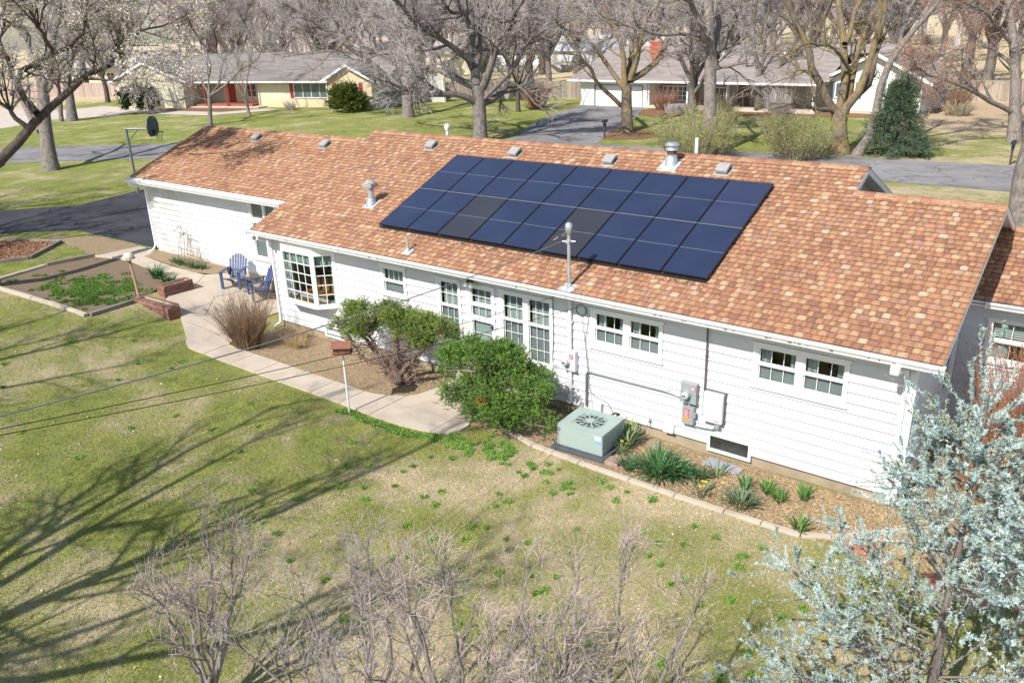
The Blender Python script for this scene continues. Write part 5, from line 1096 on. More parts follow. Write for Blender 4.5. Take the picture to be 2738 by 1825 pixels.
SK['blossom']=([-11.5, -8.5, 0.87],[
  ([[-9.47,-2.57,4.84],[-9.33,-1.6,5.78],[-9.16,-0.85,6.25],[-8.96,0.04,6.93],[-8.84,0.7,7.29],[-8.71,1.32,7.54],[-8.92,1.85,8.18],[-9.26,2.28,8.79]],0.17,0.05),
  ([[-8.82,-1.36,6.24],[-9.73,-1.29,6.81],[-10.52,-1.16,7.28],[-10.61,-0.52,7.67],[-10.44,0.3,8.03],[-10.37,0.98,8.26],[-10.36,1.54,8.35],[-10.77,1.92,8.72],[-11.4,2.18,9.21]],0.12,0.04),
  ([[-8.95,-1.69,5.8],[-9.05,-1.99,6.26],[-9.11,-2.26,6.73],[-9.22,-2.62,7.1]],0.09,0.04),
  ([[-9.65,-1.48,7.32],[-9.6,-1.54,8.05],[-9.68,-1.71,8.73],[-9.64,-1.65,9.72]],0.09,0.04),
  ([[-8.36,0.01,8.28],[-8.5,0.53,8.65],[-8.86,1.05,9.34],[-9.0,1.66,9.87]],0.06,0.02),
  ([[-7.23,0.55,7.6],[-7.36,1.38,8.08],[-7.66,2.1,8.66],[-7.48,3.03,8.85],[-7.56,3.77,9.09]],0.06,0.02),
  ([[-8.8,-0.45,8.06],[-8.4,-0.74,8.68],[-8.05,-1.12,9.18],[-7.84,-1.56,9.81]],0.07,0.03),
  ([[-7.69,0.05,7.31],[-6.75,0.28,7.2],[-5.71,0.67,7.26],[-4.65,0.98,7.12]],0.04,0.01),
  ([[-10.51,-1.37,8.9],[-10.88,-0.64,9.59],[-11.44,-0.13,10.13]],0.07,0.03),
])
NEAR = [
 ('big', 'bare_tree', 'broad bare grey tree with a low horizontal limb, straight behind the roof ridge', BK, TWG, 1.25, (12, 8, 8), 1),
 ('big2', 'bare_tree', 'bare tree with long slanting limbs reaching left over the yellow house', BK, TWG, 1.3, (12, 8, 6), 2),
 ('round', 'bare_tree', 'dark forked tree standing beside the asphalt driveway across the street', BKO, TWG, .9, (7, 7, 6), 3),
 ('tall', 'bare_tree', 'tall straight thick trunk in front of the white house porch', BKL, TWG, 1., (8, 7, 6), 4),
 ('ochre', 'bare_tree', 'multi stemmed tree with ochre lichen on its stems, before the white gable', BKO, TWO, .85, (6, 6, 5), 5),
 ('leaning', 'bare_tree', 'slender pale trunk leaning right beside the dark green spruce', BKL, TWG, .8, (8, 6, 5), 6),
 ('right', 'bare_tree', 'bare tree with clinging rusty leaves at the upper right', BKL, TWB, 1., (13, 8, 7), 7),
 ('near', 'bare_tree', 'massive leaning trunk cut off by the right edge of the picture', BKL, TWG, .9, (4, 4, 3), 8),
 ('left', 'bare_tree', 'stout grey trunk rising from the grass strip left of the garage', BKL, TWG, 1.0, (8, 7, 6), 9),
 ('far_left', 'bare_tree', 'twin trunked tree on the far lawn beyond the basketball hoop', BK, TWG, 1.2, (8, 7, 6), 10),
 ('small_a', 'small_tree', 'small crooked bare tree before the left gable of the yellow house', BK, TWG, .65, (8, 6, 6), 11),
 ('small_b', 'small_tree', 'slim bare sapling near the red porch posts of the yellow house', BKL, TWP, .6, (8, 6, 6), 12),
 ('porch', 'bare_tree', 'dark bare tree standing close to the porch of the white house', BKD, TWG, .9, (8, 7, 6), 13),
 ('mid', 'bare_tree', 'dark trunk far behind the wooden fence, left of the red chimney house', BKD, TWG, 1.5, (8, 7, 6), 14)]
trees = {}
for key, nm, lab, bk, tw, sz, lv, sd in NEAR:
    base, limbs = SK[key]; trees[key] = bare_tree(nm, lab, base, limbs, bk, tw, sz, levels=lv, seed=sd, rt=.0135)
# clinging dead leaves on the right hand tree
def leaf_tris(C, n, size, spread, g, up=0.):
    N, K, _ = C.shape; pi = np.repeat(np.arange(N), n); t = g.random(N * n) * (K - 1); i0 = np.minimum(t.astype(int), K - 2); f = (t - i0)[:, None]
    o = C[pi, i0] * (1 - f) + C[pi, i0 + 1] * f + g.normal(size=(N * n, 3)) * spread
    a = unit(g.normal(size=o.shape) + np.array([0, 0, up])); b_ = unit(np.cross(a, g.normal(size=o.shape))); s = g.uniform(.6, 1.3, (len(o), 1)) * size
    V = np.stack([o, o + a * s, o + a * s * .5 + b_ * s * .5], 1).reshape(-1, 3)
    return V, np.arange(len(V)).reshape(-1, 3)
LEAF = attr_mat('leaves', .85, .2, 2., 0, 60, .2)
g = np.random.default_rng(5); _, A_, B_, C_ = trees['right']
sel = C_[g.random(len(C_)) < .4]; v, f = leaf_tris(sel, 6, .11, .12, g); cl = np.array([(.3, .12, .05), (.36, .17, .07), (.22, .1, .05)])[g.integers(0, 3, len(f))]
link('dead_leaves', rawmesh('dead_leaves', v, f, cl, LEAF), trees['right'][0])
# blossom tree
base, limbs = SK['blossom']; base[2] = .87
LM = [([base, (base[0] + .6, base[1] + .6, 2.6), (-8.6, -5.2, 3.8), limbs[0][0][0]], .3, .2)] + list(limbs)
t_, A_, B_, C_ = bare_tree('blossom_tree', 'dark limbed pear tree in white blossom overhanging from the left edge', base, LM, BKD, TWG, .62, levels=(9, 8, 7), seed=21, rt=.009, up=.1)
g = np.random.default_rng(6); w_ = g.random(len(C_)) < np.clip((C_[:, 0, 2] - 6.9) / 1.2, 0, .9); sel = C_[w_]; v, f = leaf_tris(sel, 12, .065, .06, g)
cl = np.array([(.72, .68, .62), (.66, .6, .52), (.5, .42, .32), (.36, .33, .14), (.76, .73, .7)])[g.integers(0, 5, len(f))]; link('blossom', rawmesh('blossom', v, f, cl, LEAF), t_)
# generic bare trees: prototypes and copies
def proto(seed, h, sz, lv, bk, tw, spread=.5):
    g = np.random.default_rng(seed); top = h * .35; limbs = [([(0, 0, -.2), (g.normal() * .1, g.normal() * .1, top * .5), (g.normal() * .2, g.normal() * .2, top)], .03 * h, .024 * h)]
    nl = 7
    for i in range(nl):
        a = i * 2.4 + g.uniform(-.3, .3); s = g.uniform(.25, .6) * spread * h if i else .05 * h; z0 = top * g.uniform(.75, 1.)
        limbs.append(([(0, 0, z0), (s * .35 * math.cos(a), s * .35 * math.sin(a), z0 + h * .16), (s * .75 * math.cos(a), s * .75 * math.sin(a), z0 + h * .36), (s * math.cos(a), s * math.sin(a), h * g.uniform(.8, .95))], .017 * h, .005 * h))
    return limbs
protos = []
for i, (bk, tw) in enumerate(((BK, TWG), (BKL, TWP), (BKD, TWB), (BK, TWG))):
    protos.append((proto(40 + i, 15, 1, None, bk, tw, (.8, .55, .9, .65)[i]), bk, tw))
PT = []
PLACE = [(-93, 47, 1.1), (-86, 60, 1.), (-78, 52, .9), (-100, 66, 1.15), (-72, 66, 1.1), (-64, 58, 1.), (-57, 70, 1.2), (-50, 60, 1.), (-68, 80, 1.2), (-84, 78, 1.2), (-44, 74, 1.1), (-37, 68, .9), (-31, 78, 1.2), (-40, 90, 1.2), (-55, 92, 1.3), (-24, 70, 1.), (-18, 76, 1.1), (-12, 68, .95), (-5, 78, 1.15), (0, 70, 1.), (6, 82, 1.2), (11, 74, 1.05), (17, 84, 1.2), (13, 64, .9), (22, 70, 1.1), (27, 82, 1.2), (-28, 92, 1.2), (-14, 90, 1.2), (2, 94, 1.2), (14, 98, 1.2), (-110, 50, 1.2), (-120, 74, 1.2), (-75, 100, 1.3), (-96, 92, 1.3), (-26, 47.5, .5), (20, 58, .9), (26, 96, 1.2), (-8, 104, 1.3), (-22, 108, 1.3), (-36, 106, 1.3), (-48, 110, 1.3), (-62, 48.5, .75), (-81, 38, .7), (-5.5, 40.5, .72), (-45, 51, .8), (-34, 52, .62)]
WH = ['behind the yellow brick house', 'beyond the wooden fence', 'behind the white house', 'in the far left garden', 'beyond the sandy ground']
def where(x, y):
    if x < -75: return 3
    if x < -48: return 0
    if x < -26: return 1
    if x < 6: return 2
    return 4
gg = random.Random(9); cnt = {}
KIND = ['grey', 'pale', 'brown', 'grey']
for i, (x, y, s) in enumerate(PLACE):
    k = i % 4; w_ = where(x, y)
    lab = '%s bare tree %s' % (KIND[k] + ' twigged', WH[w_]); grp = 'bare trees ' + WH[w_] + ' with ' + KIND[k] + ' twigs'
    if i < 4:
        t_, *_ = bare_tree('bare_tree', lab, (0, 0, 0), protos[k][0], protos[k][1], protos[k][2], 1.15, levels=(9, 8, 7), seed=60 + k, group=grp, rt=.022); PT.append(t_); o = t_
    else:
        src = PT[k]; o = src.copy(); COLL.objects.link(o)
        for ch in src.children: c = ch.copy(); COLL.objects.link(c); c.parent = o; c.matrix_parent_inverse = Matrix.Identity(4)
        o['label'] = lab; o['group'] = grp
    o.location = (x, y, hz(x, y)); s *= .95; o.scale = (s, s, s * gg.uniform(.85, 1.1)); o.rotation_euler = (0, 0, gg.uniform(0, 6.28))
    if s < .65: o['label'] = 'small bare tree ' + WH[w_]; o['group'] = 'small bare trees ' + WH[w_]
ORD = ['leftmost', 'second from the left', 'third from the left', 'fourth from the left', 'fifth from the left', 'sixth from the left', 'seventh from the left', 'eighth from the left', 'ninth from the left', 'tenth from the left']
def ordinal(objs, noun):
    def sx(o): v = camo.matrix_world.inverted() @ o.location; return v.x / -v.z
    objs = sorted(objs, key=sx)
    for i, o in enumerate(objs):
        if len(objs) > 1: o['label'] = o['label'] + ', ' + ORD[min(i, 9)]
groups_ = {}
for o in COLL.objects:
    if o.parent is None and str(o.get('group', '')).startswith(('bare trees behind', 'bare trees beyond', 'bare trees in', 'bare trees beyond', 'small bare')): groups_.setdefault(o['group'], []).append(o)
for k_, v_ in groups_.items(): ordinal(v_, '')
for o in PT:
    for c in o.children: c.matrix_parent_inverse = Matrix.Identity(4)
# trees standing behind the viewer, whose shadows cross the lawn
SHT, *_ = bare_tree('bare_tree', 'bare tree outside the picture whose shadow falls on the lawn', (0, 0, 0), [(p, a * .6, b_ * .6) for p, a, b_ in protos[3][0]], BK, TWG, 1., levels=(7, 6, 4), seed=66, group='bare trees outside the picture', rt=.02)
for i, (x, y, s, k) in enumerate(((6.8, -17.2, .85, 0), (-3.5, -15.5, .7, 1), (-17, -7.5, .8, 2), (-25, -5, .75, 0))):
    src = SHT; o = src.copy(); COLL.objects.link(o)
    for ch in src.children: c = ch.copy(); COLL.objects.link(c); c.parent = o; c.matrix_parent_inverse = Matrix.Identity(4)
    o['label'] = 'bare tree outside the picture ' + ('throwing long trunk shadows over the lawn', 'shading the lawn beside the garden bed', 'shading the dark driveway', 'standing farthest left')[i]; o['group'] = 'bare trees outside the picture'
    o.location = (x, y, hz(x, y)); o.scale = (s, s, s); o.rotation_euler = (0, 0, i * 1.3 + .4)
for ch in list(SHT.children): bpy.data.objects.remove(ch)
bpy.data.objects.remove(SHT)
# far wood
me = bpy.data.meshes.new('far_wood'); r = random.Random(12); pts = []
for i in range(330):
    y = r.uniform(112, 260); x = r.uniform(-1.25 * y - 60, .3 * y + 30); pts.append((x, y, .5))
me.from_pydata(pts, [], []); me.update(); wood = link('far_wood', me); tag(wood, 'far bare wood closing the view behind the houses', kind='stuff')
src = bpy.data.collections.new('wood_source')
w1, *_ = bare_tree('far_tree', 'tall bare tree at the edge of the far wood', (-30, 116, .87), [([(x, y, z) for x, y, z in p], a, b_) for p, a, b_ in protos[0][0]], BK, TWG, 1.2, levels=(8, 7, 5), seed=77, rt=.035)
COLL.objects.unlink(w1); bpy.data.objects.remove(w1) if False else None
wm = []
for ch in [c for c in bpy.data.objects if c.parent == w1]: wm.append(ch)
# join the parts of that tree into one mesh used by the scatter
Vn = []; Fn = []; off = 0
for ch in wm:
    m_ = ch.data; co = np.empty(len(m_.vertices) * 3, np.float32); m_.vertices.foreach_get('co', co); fi = np.empty(len(m_.loops), np.int32); m_.loops.foreach_get('vertex_index', fi)
    Vn.append(co.reshape(-1, 3)); Fn.append(fi.reshape(-1, 4) + off); off += len(m_.vertices); bpy.data.objects.remove(ch)
bpy.data.objects.remove(w1)
wsrc = rawmesh('wood_tree', np.concatenate(Vn), np.concatenate(Fn), None, TWG); wso = bpy.data.objects.new('wood_tree', wsrc)
ng = bpy.data.node_groups.new('scatter', 'GeometryNodeTree'); ng.interface.new_socket('Geometry', in_out='INPUT', socket_type='NodeSocketGeometry'); ng.interface.new_socket('Geometry', in_out='OUTPUT', socket_type='NodeSocketGeometry')
gi = ng.nodes.new('NodeGroupInput'); go = ng.nodes.new('NodeGroupOutput'); mp = ng.nodes.new('GeometryNodeMeshToPoints'); ip = ng.nodes.new('GeometryNodeInstanceOnPoints'); oi = ng.nodes.new('GeometryNodeObjectInfo'); oi.inputs[0].default_value = wso
rs = ng.nodes.new('FunctionNodeRandomValue'); rs.data_type = 'FLOAT_VECTOR'; rs.inputs[0].default_value = (0, 0, 0); rs.inputs[1].default_value = (0, 0, 6.28)
rc = ng.nodes.new('FunctionNodeRandomValue'); rc.data_type = 'FLOAT'; rc.inputs[2].default_value = .95; rc.inputs[3].default_value = 1.5
ng.links.new(gi.outputs[0], mp.inputs[0]); ng.links.new(mp.outputs[0], ip.inputs[0]); ng.links.new(oi.outputs['Geometry'], ip.inputs['Instance']); ng.links.new(rs.outputs[0], ip.inputs['Rotation']); ng.links.new(rc.outputs[1], ip.inputs['Scale']); ng.links.new(ip.outputs[0], go.inputs[0])
md = wood.modifiers.new('scatter', 'NODES'); md.node_group = ng
# ------------------------------------------------------------------ foreground crape myrtles
def vase(x, y, h, spread, n, seed):
    g = np.random.default_rng(seed); out = [([(x, y, -.05), (x, y, .25), (x + .02, y, .5)], .06, .055)]
    for i in range(n):
        a = i * 2.4 + g.uniform(-.3, .3); s = spread * g.uniform(.35, 1.); k = h * g.uniform(.72, .98)
        out.append(([(x + .03 * math.cos(a), y + .03 * math.sin(a), .3), (x + s * .3 * math.cos(a), y + s * .3 * math.sin(a), k * .35), (x + s * .65 * math.cos(a) + g.normal() * .08, y + s * .65 * math.sin(a) + g.normal() * .08, k * .65), (x + s * math.cos(a), y + s * math.sin(a), k)], .032, .012))
    return out
TWR = M('twig_rose', (.5, .4, .37), .9, .35, 3., spec=.15); BKC = bark('bark_crape', (.32, .27, .25), (.6, .54, .5), None, 2.)
CM = [(11.9, -9.7, 2.5, 1.0, 7, 'leftmost bare crape myrtle at the bottom edge, with pale stems'), (14.6, -9.3, 3.2, 1.2, 8, 'second bare crape myrtle from the left along the bottom edge'), (16.0, -9.0, 3.8, 1.3, 9, 'tallest bare crape myrtle in the middle of the bottom edge'), (17.3, -8.7, 3.4, 1.4, 8, 'bare crape myrtle whose limbs spread right toward the blue cedar')]
for i, (x, y, h, s, n_, lab) in enumerate(CM):
    bare_tree('crape_myrtle', lab, (x, y, 0), vase(x, y, h, s, n_, 80 + i), BKC, (TWR, TWP, TWR)[i % 3], .34, levels=(6, 5, 4), seed=90 + i, group='bare crape myrtles along the bottom edge', rt=.0055, rb=.62, flare=False, up=.28, ext=.55, cat='shrub', parts=('stems', 'branches', 'twigs'))
# brown twiggy bush at the patio corner, vine stems by the wing
def wand_bush(name, lab, x, y, r, h, n, matt, seed, lean=.35, wig=.06, k=6, r0=.007, sub=3, cat='shrub', z=None, leaves=None):
    g = np.random.default_rng(seed); z = hz(x, y) if z is None else z; t_ = thing(name, lab, cat, (x, y, z)); a = g.uniform(0, 6.28, n); q = r * .45 * np.sqrt(g.random(n))
    P0 = np.stack([x + q * np.cos(a), y + q * np.sin(a), np.full(n, z - .03)], 1); d = unit(np.stack([np.cos(a) * lean * (q / r + .35), np.sin(a) * lean * (q / r + .35), np.ones(n)], 1) + g.normal(size=(n, 3)) * .16)
    C = np.empty((n, k, 3)); C[:, 0] = P0; st = (h * g.uniform(.45, 1., n) / (k - 1))[:, None]
    for i in range(1, k): C[:, i] = C[:, i - 1] + d * st; d = unit(d + g.normal(size=(n, 3)) * wig)
    R = np.linspace(1, .4, k)[None] * g.uniform(.7, 1.3, (n, 1)) * r0; pr_ = [chain_tubes(C, R, 3)]
    S_, SR = sprout(C, R, sub, .3, 1., (15, 45), (h * .1, h * .3), 3, (r0 * .7, .5), .1, .2, .7, g, 1., .003); pr_.append(chain_tubes(S_, SR, 3))
    v, f = merge(pr_); link('stems', rawmesh('stems', v, f, None, matt), t_)
    if leaves: 
        cnt_, size, cols = leaves; v, f = leaf_tris(S_, cnt_, size, size, g); cl = np.array(cols)[g.integers(0, len(cols), len(f))]; link('leaves', rawmesh('leaves', v, f, cl, LEAF), t_)
    return t_
wand_bush('bare_bush', 'dense brown twiggy bush at the patio corner of the house', .85, -1.15, .7, 1.75, 420, M('wand_brown', (.26, .165, .1), .9, .5, 5.), 31, lean=.4, wig=.09, sub=5)
wand_bush('bare_bush', 'rusty brown vine like bush in front of the wing window', 19.75, 3.1, 1.1, 2.9, 420, M('wand_rust', (.36, .19, .13), .9, .35, 5.), 32, lean=.3, leaves=(4, .05, [(.42, .19, .05), (.33, .14, .05), (.25, .12, .07)]))
wand_bush('bare_bush', 'low rusty bush under the vine stems beside the wing wall', 19.4, 1.9, .6, .9, 200, M('wand_rust'), 33, lean=.8, leaves=(5, .05, [(.42, .19, .05), (.3, .13, .05)]))
wand_bush('dry_stalks', 'dry straw coloured stalks in the bed below the bay window', 2.0, -.35, .5, .55, 120, M('straw', (.5, .36, .2), .9, .3, 5.), 34, lean=.7, cat='plant')
wand_bush('dry_stalks', 'dry pale stalks of last year beside the bare bush', 1.5, .1, .35, .45, 80, M('straw'), 35, lean=.7, cat='plant')
FG = [(.22, .26, .05), (.3, .33, .08), (.26, .24, .1), (.35, .36, .12)]
wand_bush('green_shrub', 'large loose shrub with new yellow green leaves by the street, left of the ochre stems', -.6, 30.8, 3.2, 2.9, 330, M('wand_tan', (.34, .29, .2), .9, .3, 3.), 36, lean=.8, r0=.014, leaves=(7, .08, FG), k=7, sub=5)
wand_bush('green_shrub', 'yellow green budding shrub round the foot of the ochre stems', 4.6, 33.2, 2.6, 2.6, 260, M('wand_tan'), 37, lean=.8, r0=.014, leaves=(7, .08, FG), k=7, sub=5)
wand_bush('green_shrub', 'budding shrub in front of the white porch post', -3.2, 38.5, 2.4, 2.6, 220, M('wand_tan'), 38, lean=.7, r0=.014, leaves=(6, .08, FG), k=7, sub=5)
wand_bush('green_shrub', 'low budding shrub on the lawn before the tall trunk', 1.8, 38.8, 2.2, 2.0, 200, M('wand_tan'), 39, lean=.7, r0=.014, leaves=(6, .08, FG), k=7, sub=5)
wand_bush('bare_shrub', 'reddish bare shrub left of the white garage across the street', -26.0, 50.5, 1.5, 2.6, 260, M('wand_rust'), 40, lean=.5, r0=.02)
wand_bush('bare_shrub', 'rounded bare ornamental tree in front of the brick window', -14.6, 53.6, .9, 2.4, 150, M('wand_rust'), 41, lean=.9, r0=.018)
wand_bush('bare_shrub', 'straw coloured shrub at the right corner of the white house', 8.2, 57.5, 1.6, 1.3, 200, M('wand_tan'), 42, lean=.8, r0=.02)
wand_bush('bare_shrub', 'brown shrub against the right side wall of the white house', 7.4, 61, 1.3, 2.8, 160, M('wand_brown'), 43, lean=.5, r0=.02)
wand_bush('bare_shrub', 'grey clipped hedge along the porch of the white house', -12.6, 52.6, 2.3, .8, 400, TWG, 44, lean=.3, r0=.02)
wand_bush('bare_shrub', 'orange brown shrub between the porch posts', -9.2, 54.0, .9, 1.7, 140, M('wand_tan'), 45, lean=.4, r0=.018)
wand_bush('bare_shrub', 'tangled bare shrub before the right end of the porch', -4.2, 53.6, 1.4, 2.2, 200, TWG, 46, lean=.6, r0=.018)
wand_bush('bare_shrub', 'bare twigs under the picture window of the yellow house', -49.6, 40.6, .9, 1.1, 90, TWG, 47, lean=.6, r0=.018)
wand_bush('bare_shrub', 'thin bare bush on the trellis side of the garage bed', -5.6, 1.35, .5, .9, 40, M('straw'), 48, lean=.5)
# ------------------------------------------------------------------ evergreen bushes made of sprays
def sprays(centres, dirs, n, ln, wd, g, droop=0.):
    """feathery sprays: each a thin narrow leaf triangle pair"""
    N = len(centres); pi = np.repeat(np.arange(N), n); o = centres[pi] + g.normal(size=(N * n, 3)) * ln * .35
    d = unit(dirs[pi] + g.normal(size=o.shape) * .55 + np.array([0, 0, -droop])); s = unit(np.cross(d, g.normal(size=o.shape))) * wd * g.uniform(.7, 1.3, (len(o), 1)); l = d * ln * g.uniform(.6, 1.3, (len(o), 1))
    V = np.stack([o - s * .5, o + s * .5, o + l], 1).reshape(-1, 3); return V, np.arange(len(V)).reshape(-1, 3), o
def juniper(name, lab, base, clumps, n_per, cols, seed, trunk, ln=.085, wd=.028, nc=70):
    g = np.random.default_rng(seed); t_ = thing(name, lab, 'bush', base); C = []; D = []
    for (x, y, z, rx, ry, rz) in clumps:
        v = unit(g.normal(size=(nc, 3))); rad = g.uniform(.62, 1.06, (nc, 1)) ** .7; v[:, 2] = np.where(v[:, 2] < -.45, -v[:, 2], v[:, 2])
        C.append(np.array([x, y, z]) + v * rad * np.array([rx, ry, rz])); D.append(unit(v * np.array([1, 1, .7]) + np.array([0, 0, .45])))
    C = np.concatenate(C); D = np.concatenate(D)
    # feathery tufts: each a short axis carrying narrow scale leaves
    pi = np.repeat(np.arange(len(C)), 7); tc = C[pi] + g.normal(size=(len(pi), 3)) * .07; td = unit(D[pi] + g.normal(size=(len(pi), 3)) * .45); tl = g.uniform(.07, .24, (len(pi), 1)) * (ln / .085)
    qi = np.repeat(np.arange(len(tc)), n_per); u = g.random((len(qi), 1)); o = tc[qi] + td[qi] * tl[qi] * u; d_ = unit(td[qi] + g.normal(size=(len(qi), 3)) * .5); w = wd * (1.1 - .6 * u)
    s_ = unit(np.cross(d_, g.normal(size=o.shape))) * w * g.uniform(.7, 1.3, (len(o), 1)); v = np.stack([o - s_ * .5, o + s_ * .5, o + d_ * ln * g.uniform(.6, 1.3, (len(o), 1))], 1).reshape(-1, 3); f = np.arange(len(v)).reshape(-1, 3)
    tone = np.repeat(g.integers(0, len(cols), len(C)), 7 * n_per); jit = g.random(len(f)) < .3; tone[jit] = g.integers(0, len(cols), jit.sum())
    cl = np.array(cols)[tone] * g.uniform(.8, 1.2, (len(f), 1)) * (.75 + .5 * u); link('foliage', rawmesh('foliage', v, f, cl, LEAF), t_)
    # inner branches to the clumps
    P = []
    roots = np.array([p for pts, r0, r1 in (trunk or []) for p in resample(pts, 9)[3:]]) if trunk else None
    for c in C[::(5 if trunk else 3)]:
        b0 = roots[np.argmin(((roots - c) ** 2).sum(1) + g.random(len(roots)) * .15)] if trunk else np.array(base) + np.array([g.normal() * .1, g.normal() * .1, g.uniform(.2, .7)])
        mid = (b0 + c) / 2 + g.normal(size=3) * .07; P.append(resample([b0, mid, c], 6))
    P = np.array(P); v, f = chain_tubes(P, np.linspace(.018, .005, 6)[None] * np.ones((len(P), 1)), 4); link('branches', rawmesh('branches', v, f, None, TWB), t_)
    if trunk:
        tr = []
        for pts, r0, r1 in trunk: p = resample(pts, 10); p[1:-1] += g.normal(size=(8, 3)) * .022; tr.append(chain_tubes(p[None], np.linspace(r0, r1, 10)[None] * g.uniform(.85, 1.15, (1, 10)), 9))
        v, f = merge(tr); link('trunk', rawmesh('trunk', v, f, None, bark('bark_juniper', (.16, .1, .085), (.36, .26, .22), None, 3.), True), t_)
    return t_
GR = [(.14, .21, .04), (.18, .25, .05), (.1, .155, .035), (.23, .28, .06), (.2, .24, .08)]
jc = [(5.0, -.6, 1.62, .62, .45, .22), (5.6, -.75, 1.78, .6, .5, .24), (6.3, -.6, 1.85, .62, .5, .26), (7.0, -.55, 1.78, .6, .5, .22), (7.65, -.5, 1.72, .55, .4, .2), (5.9, -.3, 1.55, .7, .4, .2), (6.7, -.2, 1.6, .7, .4, .2), (5.2, -.95, 1.35, .5, .3, .15), (8.05, -.6, 1.8, .25, .2, .1), (7.3, -.85, 1.5, .4, .25, .12)]
jtk = jt = [([(6.35, -.6, -.05), (6.4, -.62, .3), (6.3, -.6, .65), (6.5, -.6, 1.0), (6.4, -.55, 1.4)], .13, .05), ([(6.25, -.6, -.05), (6.05, -.6, .35), (5.8, -.6, .6), (5.4, -.65, 1.0), (5.0, -.6, 1.45)], .09, .03), ([(6.45, -.6, .3), (6.8, -.55, .7), (7.2, -.5, 1.1), (7.7, -.5, 1.6)], .08, .025), ([(6.3, -.6, .6), (5.9, -.75, .95), (5.5, -.8, 1.5)], .06, .02), ([(6.4, -.6, .8), (6.8, -.4, 1.2), (7.0, -.4, 1.6)], .06, .02), ([(6.1, -.6, .4), (5.9, -.9, .6), (5.5, -1.0, .7), (5.1, -1.0, 1.2)], .04, .015), ([(6.3, -.55, -.03), (6.55, -.5, .1), (6.8, -.4, .3)], .06, .02)]
g0 = random.Random(4)
rc0 = [(9.8, -.95, 1.35, .95, .65, .62), (9.0, -.85, 1.1, .65, .55, .6), (10.5, -.85, .95, .75, .6, .6), (9.9, -1.1, .7, 1.15, .6, .55), (9.3, -1.05, .6, .7, .5, .45), (10.7, -1.1, .55, .6, .45, .45), (9.6, -.8, 1.75, .5, .4, .25), (10.1, -.85, 1.6, .55, .4, .3), (8.8, -1.0, 1.25, .4, .35, .3), (10.9, -.8, 1.15, .4, .4, .3), (10.1, -1.4, .45, .6, .35, .4)]
gq = np.random.default_rng(88); rc_ = []
def lobes(src, n, r0, r1, flat, g):
    out = []
    for i in range(n):
        x, y, z, rx, ry, rz = src[g.integers(0, len(src))]; v = unit(g.normal(size=3)); v[2] = abs(v[2]) if g.random() < .7 else v[2]; k = g.uniform(.6, .98); r = g.uniform(r0, r1)
        out.append((x + v[0] * rx * k, y + v[1] * ry * k, max(.12, z + v[2] * rz * k), r, r, r * flat))
    return out
rc_ = lobes(rc0, 72, .15, .3, .75, gq)
jc = lobes(jc, 60, .12, .26, .45, gq)
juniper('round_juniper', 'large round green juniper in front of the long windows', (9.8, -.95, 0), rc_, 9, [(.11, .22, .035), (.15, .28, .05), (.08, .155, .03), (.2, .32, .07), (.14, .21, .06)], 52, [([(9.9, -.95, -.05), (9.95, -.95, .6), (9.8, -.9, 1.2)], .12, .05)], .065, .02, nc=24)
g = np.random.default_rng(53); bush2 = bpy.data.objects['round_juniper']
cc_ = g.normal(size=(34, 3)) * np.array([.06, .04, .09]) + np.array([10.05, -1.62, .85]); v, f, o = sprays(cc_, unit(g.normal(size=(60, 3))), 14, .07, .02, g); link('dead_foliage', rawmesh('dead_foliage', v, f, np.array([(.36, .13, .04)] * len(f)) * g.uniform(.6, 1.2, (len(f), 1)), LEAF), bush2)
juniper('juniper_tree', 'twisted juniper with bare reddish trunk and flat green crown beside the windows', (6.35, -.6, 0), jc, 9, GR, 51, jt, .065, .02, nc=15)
jun = bpy.data.objects['juniper_tree']; gq = np.random.default_rng(89); nn_ = 260; s0 = np.array([p for pts, r0, r1 in jtk for p in resample(pts, 9)[3:]]); P0 = s0[gq.integers(0, len(s0), nn_)]; C = np.empty((nn_, 6, 3)); C[:, 0] = P0; dq = unit(gq.normal(size=(nn_, 3)) + np.array([0, -.1, .25]))
for i in range(1, 6): C[:, i] = C[:, i - 1] + dq * .1; dq = unit(dq + gq.normal(size=(nn_, 3)) * .45)
v, f = chain_tubes(C, np.linspace(.013, .004, 6)[None] * np.ones((nn_, 1)), 4); link('dead_twigs', rawmesh('dead_twigs', v, f, None, M('dead_twig', (.24, .17, .14), .95, .35, 6.)), jun)
DG = [(.03, .055, .02), (.04, .07, .022), (.025, .042, .018)]; YG = [(.1, .13, .02), (.14, .16, .03), (.06, .09, .02)]
juniper('dark_bush', 'dark green clipped bush at the left gable of the yellow house', (-62.8, 32.0, .87), [(-62.8, 32, 2.0, 1.9, 1.7, 1.4)], 7, DG, 54, None, .3, .12, 160)
juniper('green_bush', 'rounded glossy green bush in front of the shuttered gable window', (-42.2, 41.5, .87), [(-42.2, 41.5, 2.0, 1.7, 1.5, 1.2), (-42.2, 41.5, 1.4, 1.6, 1.4, .6)], 7, YG, 55, None, .25, .1, 130)
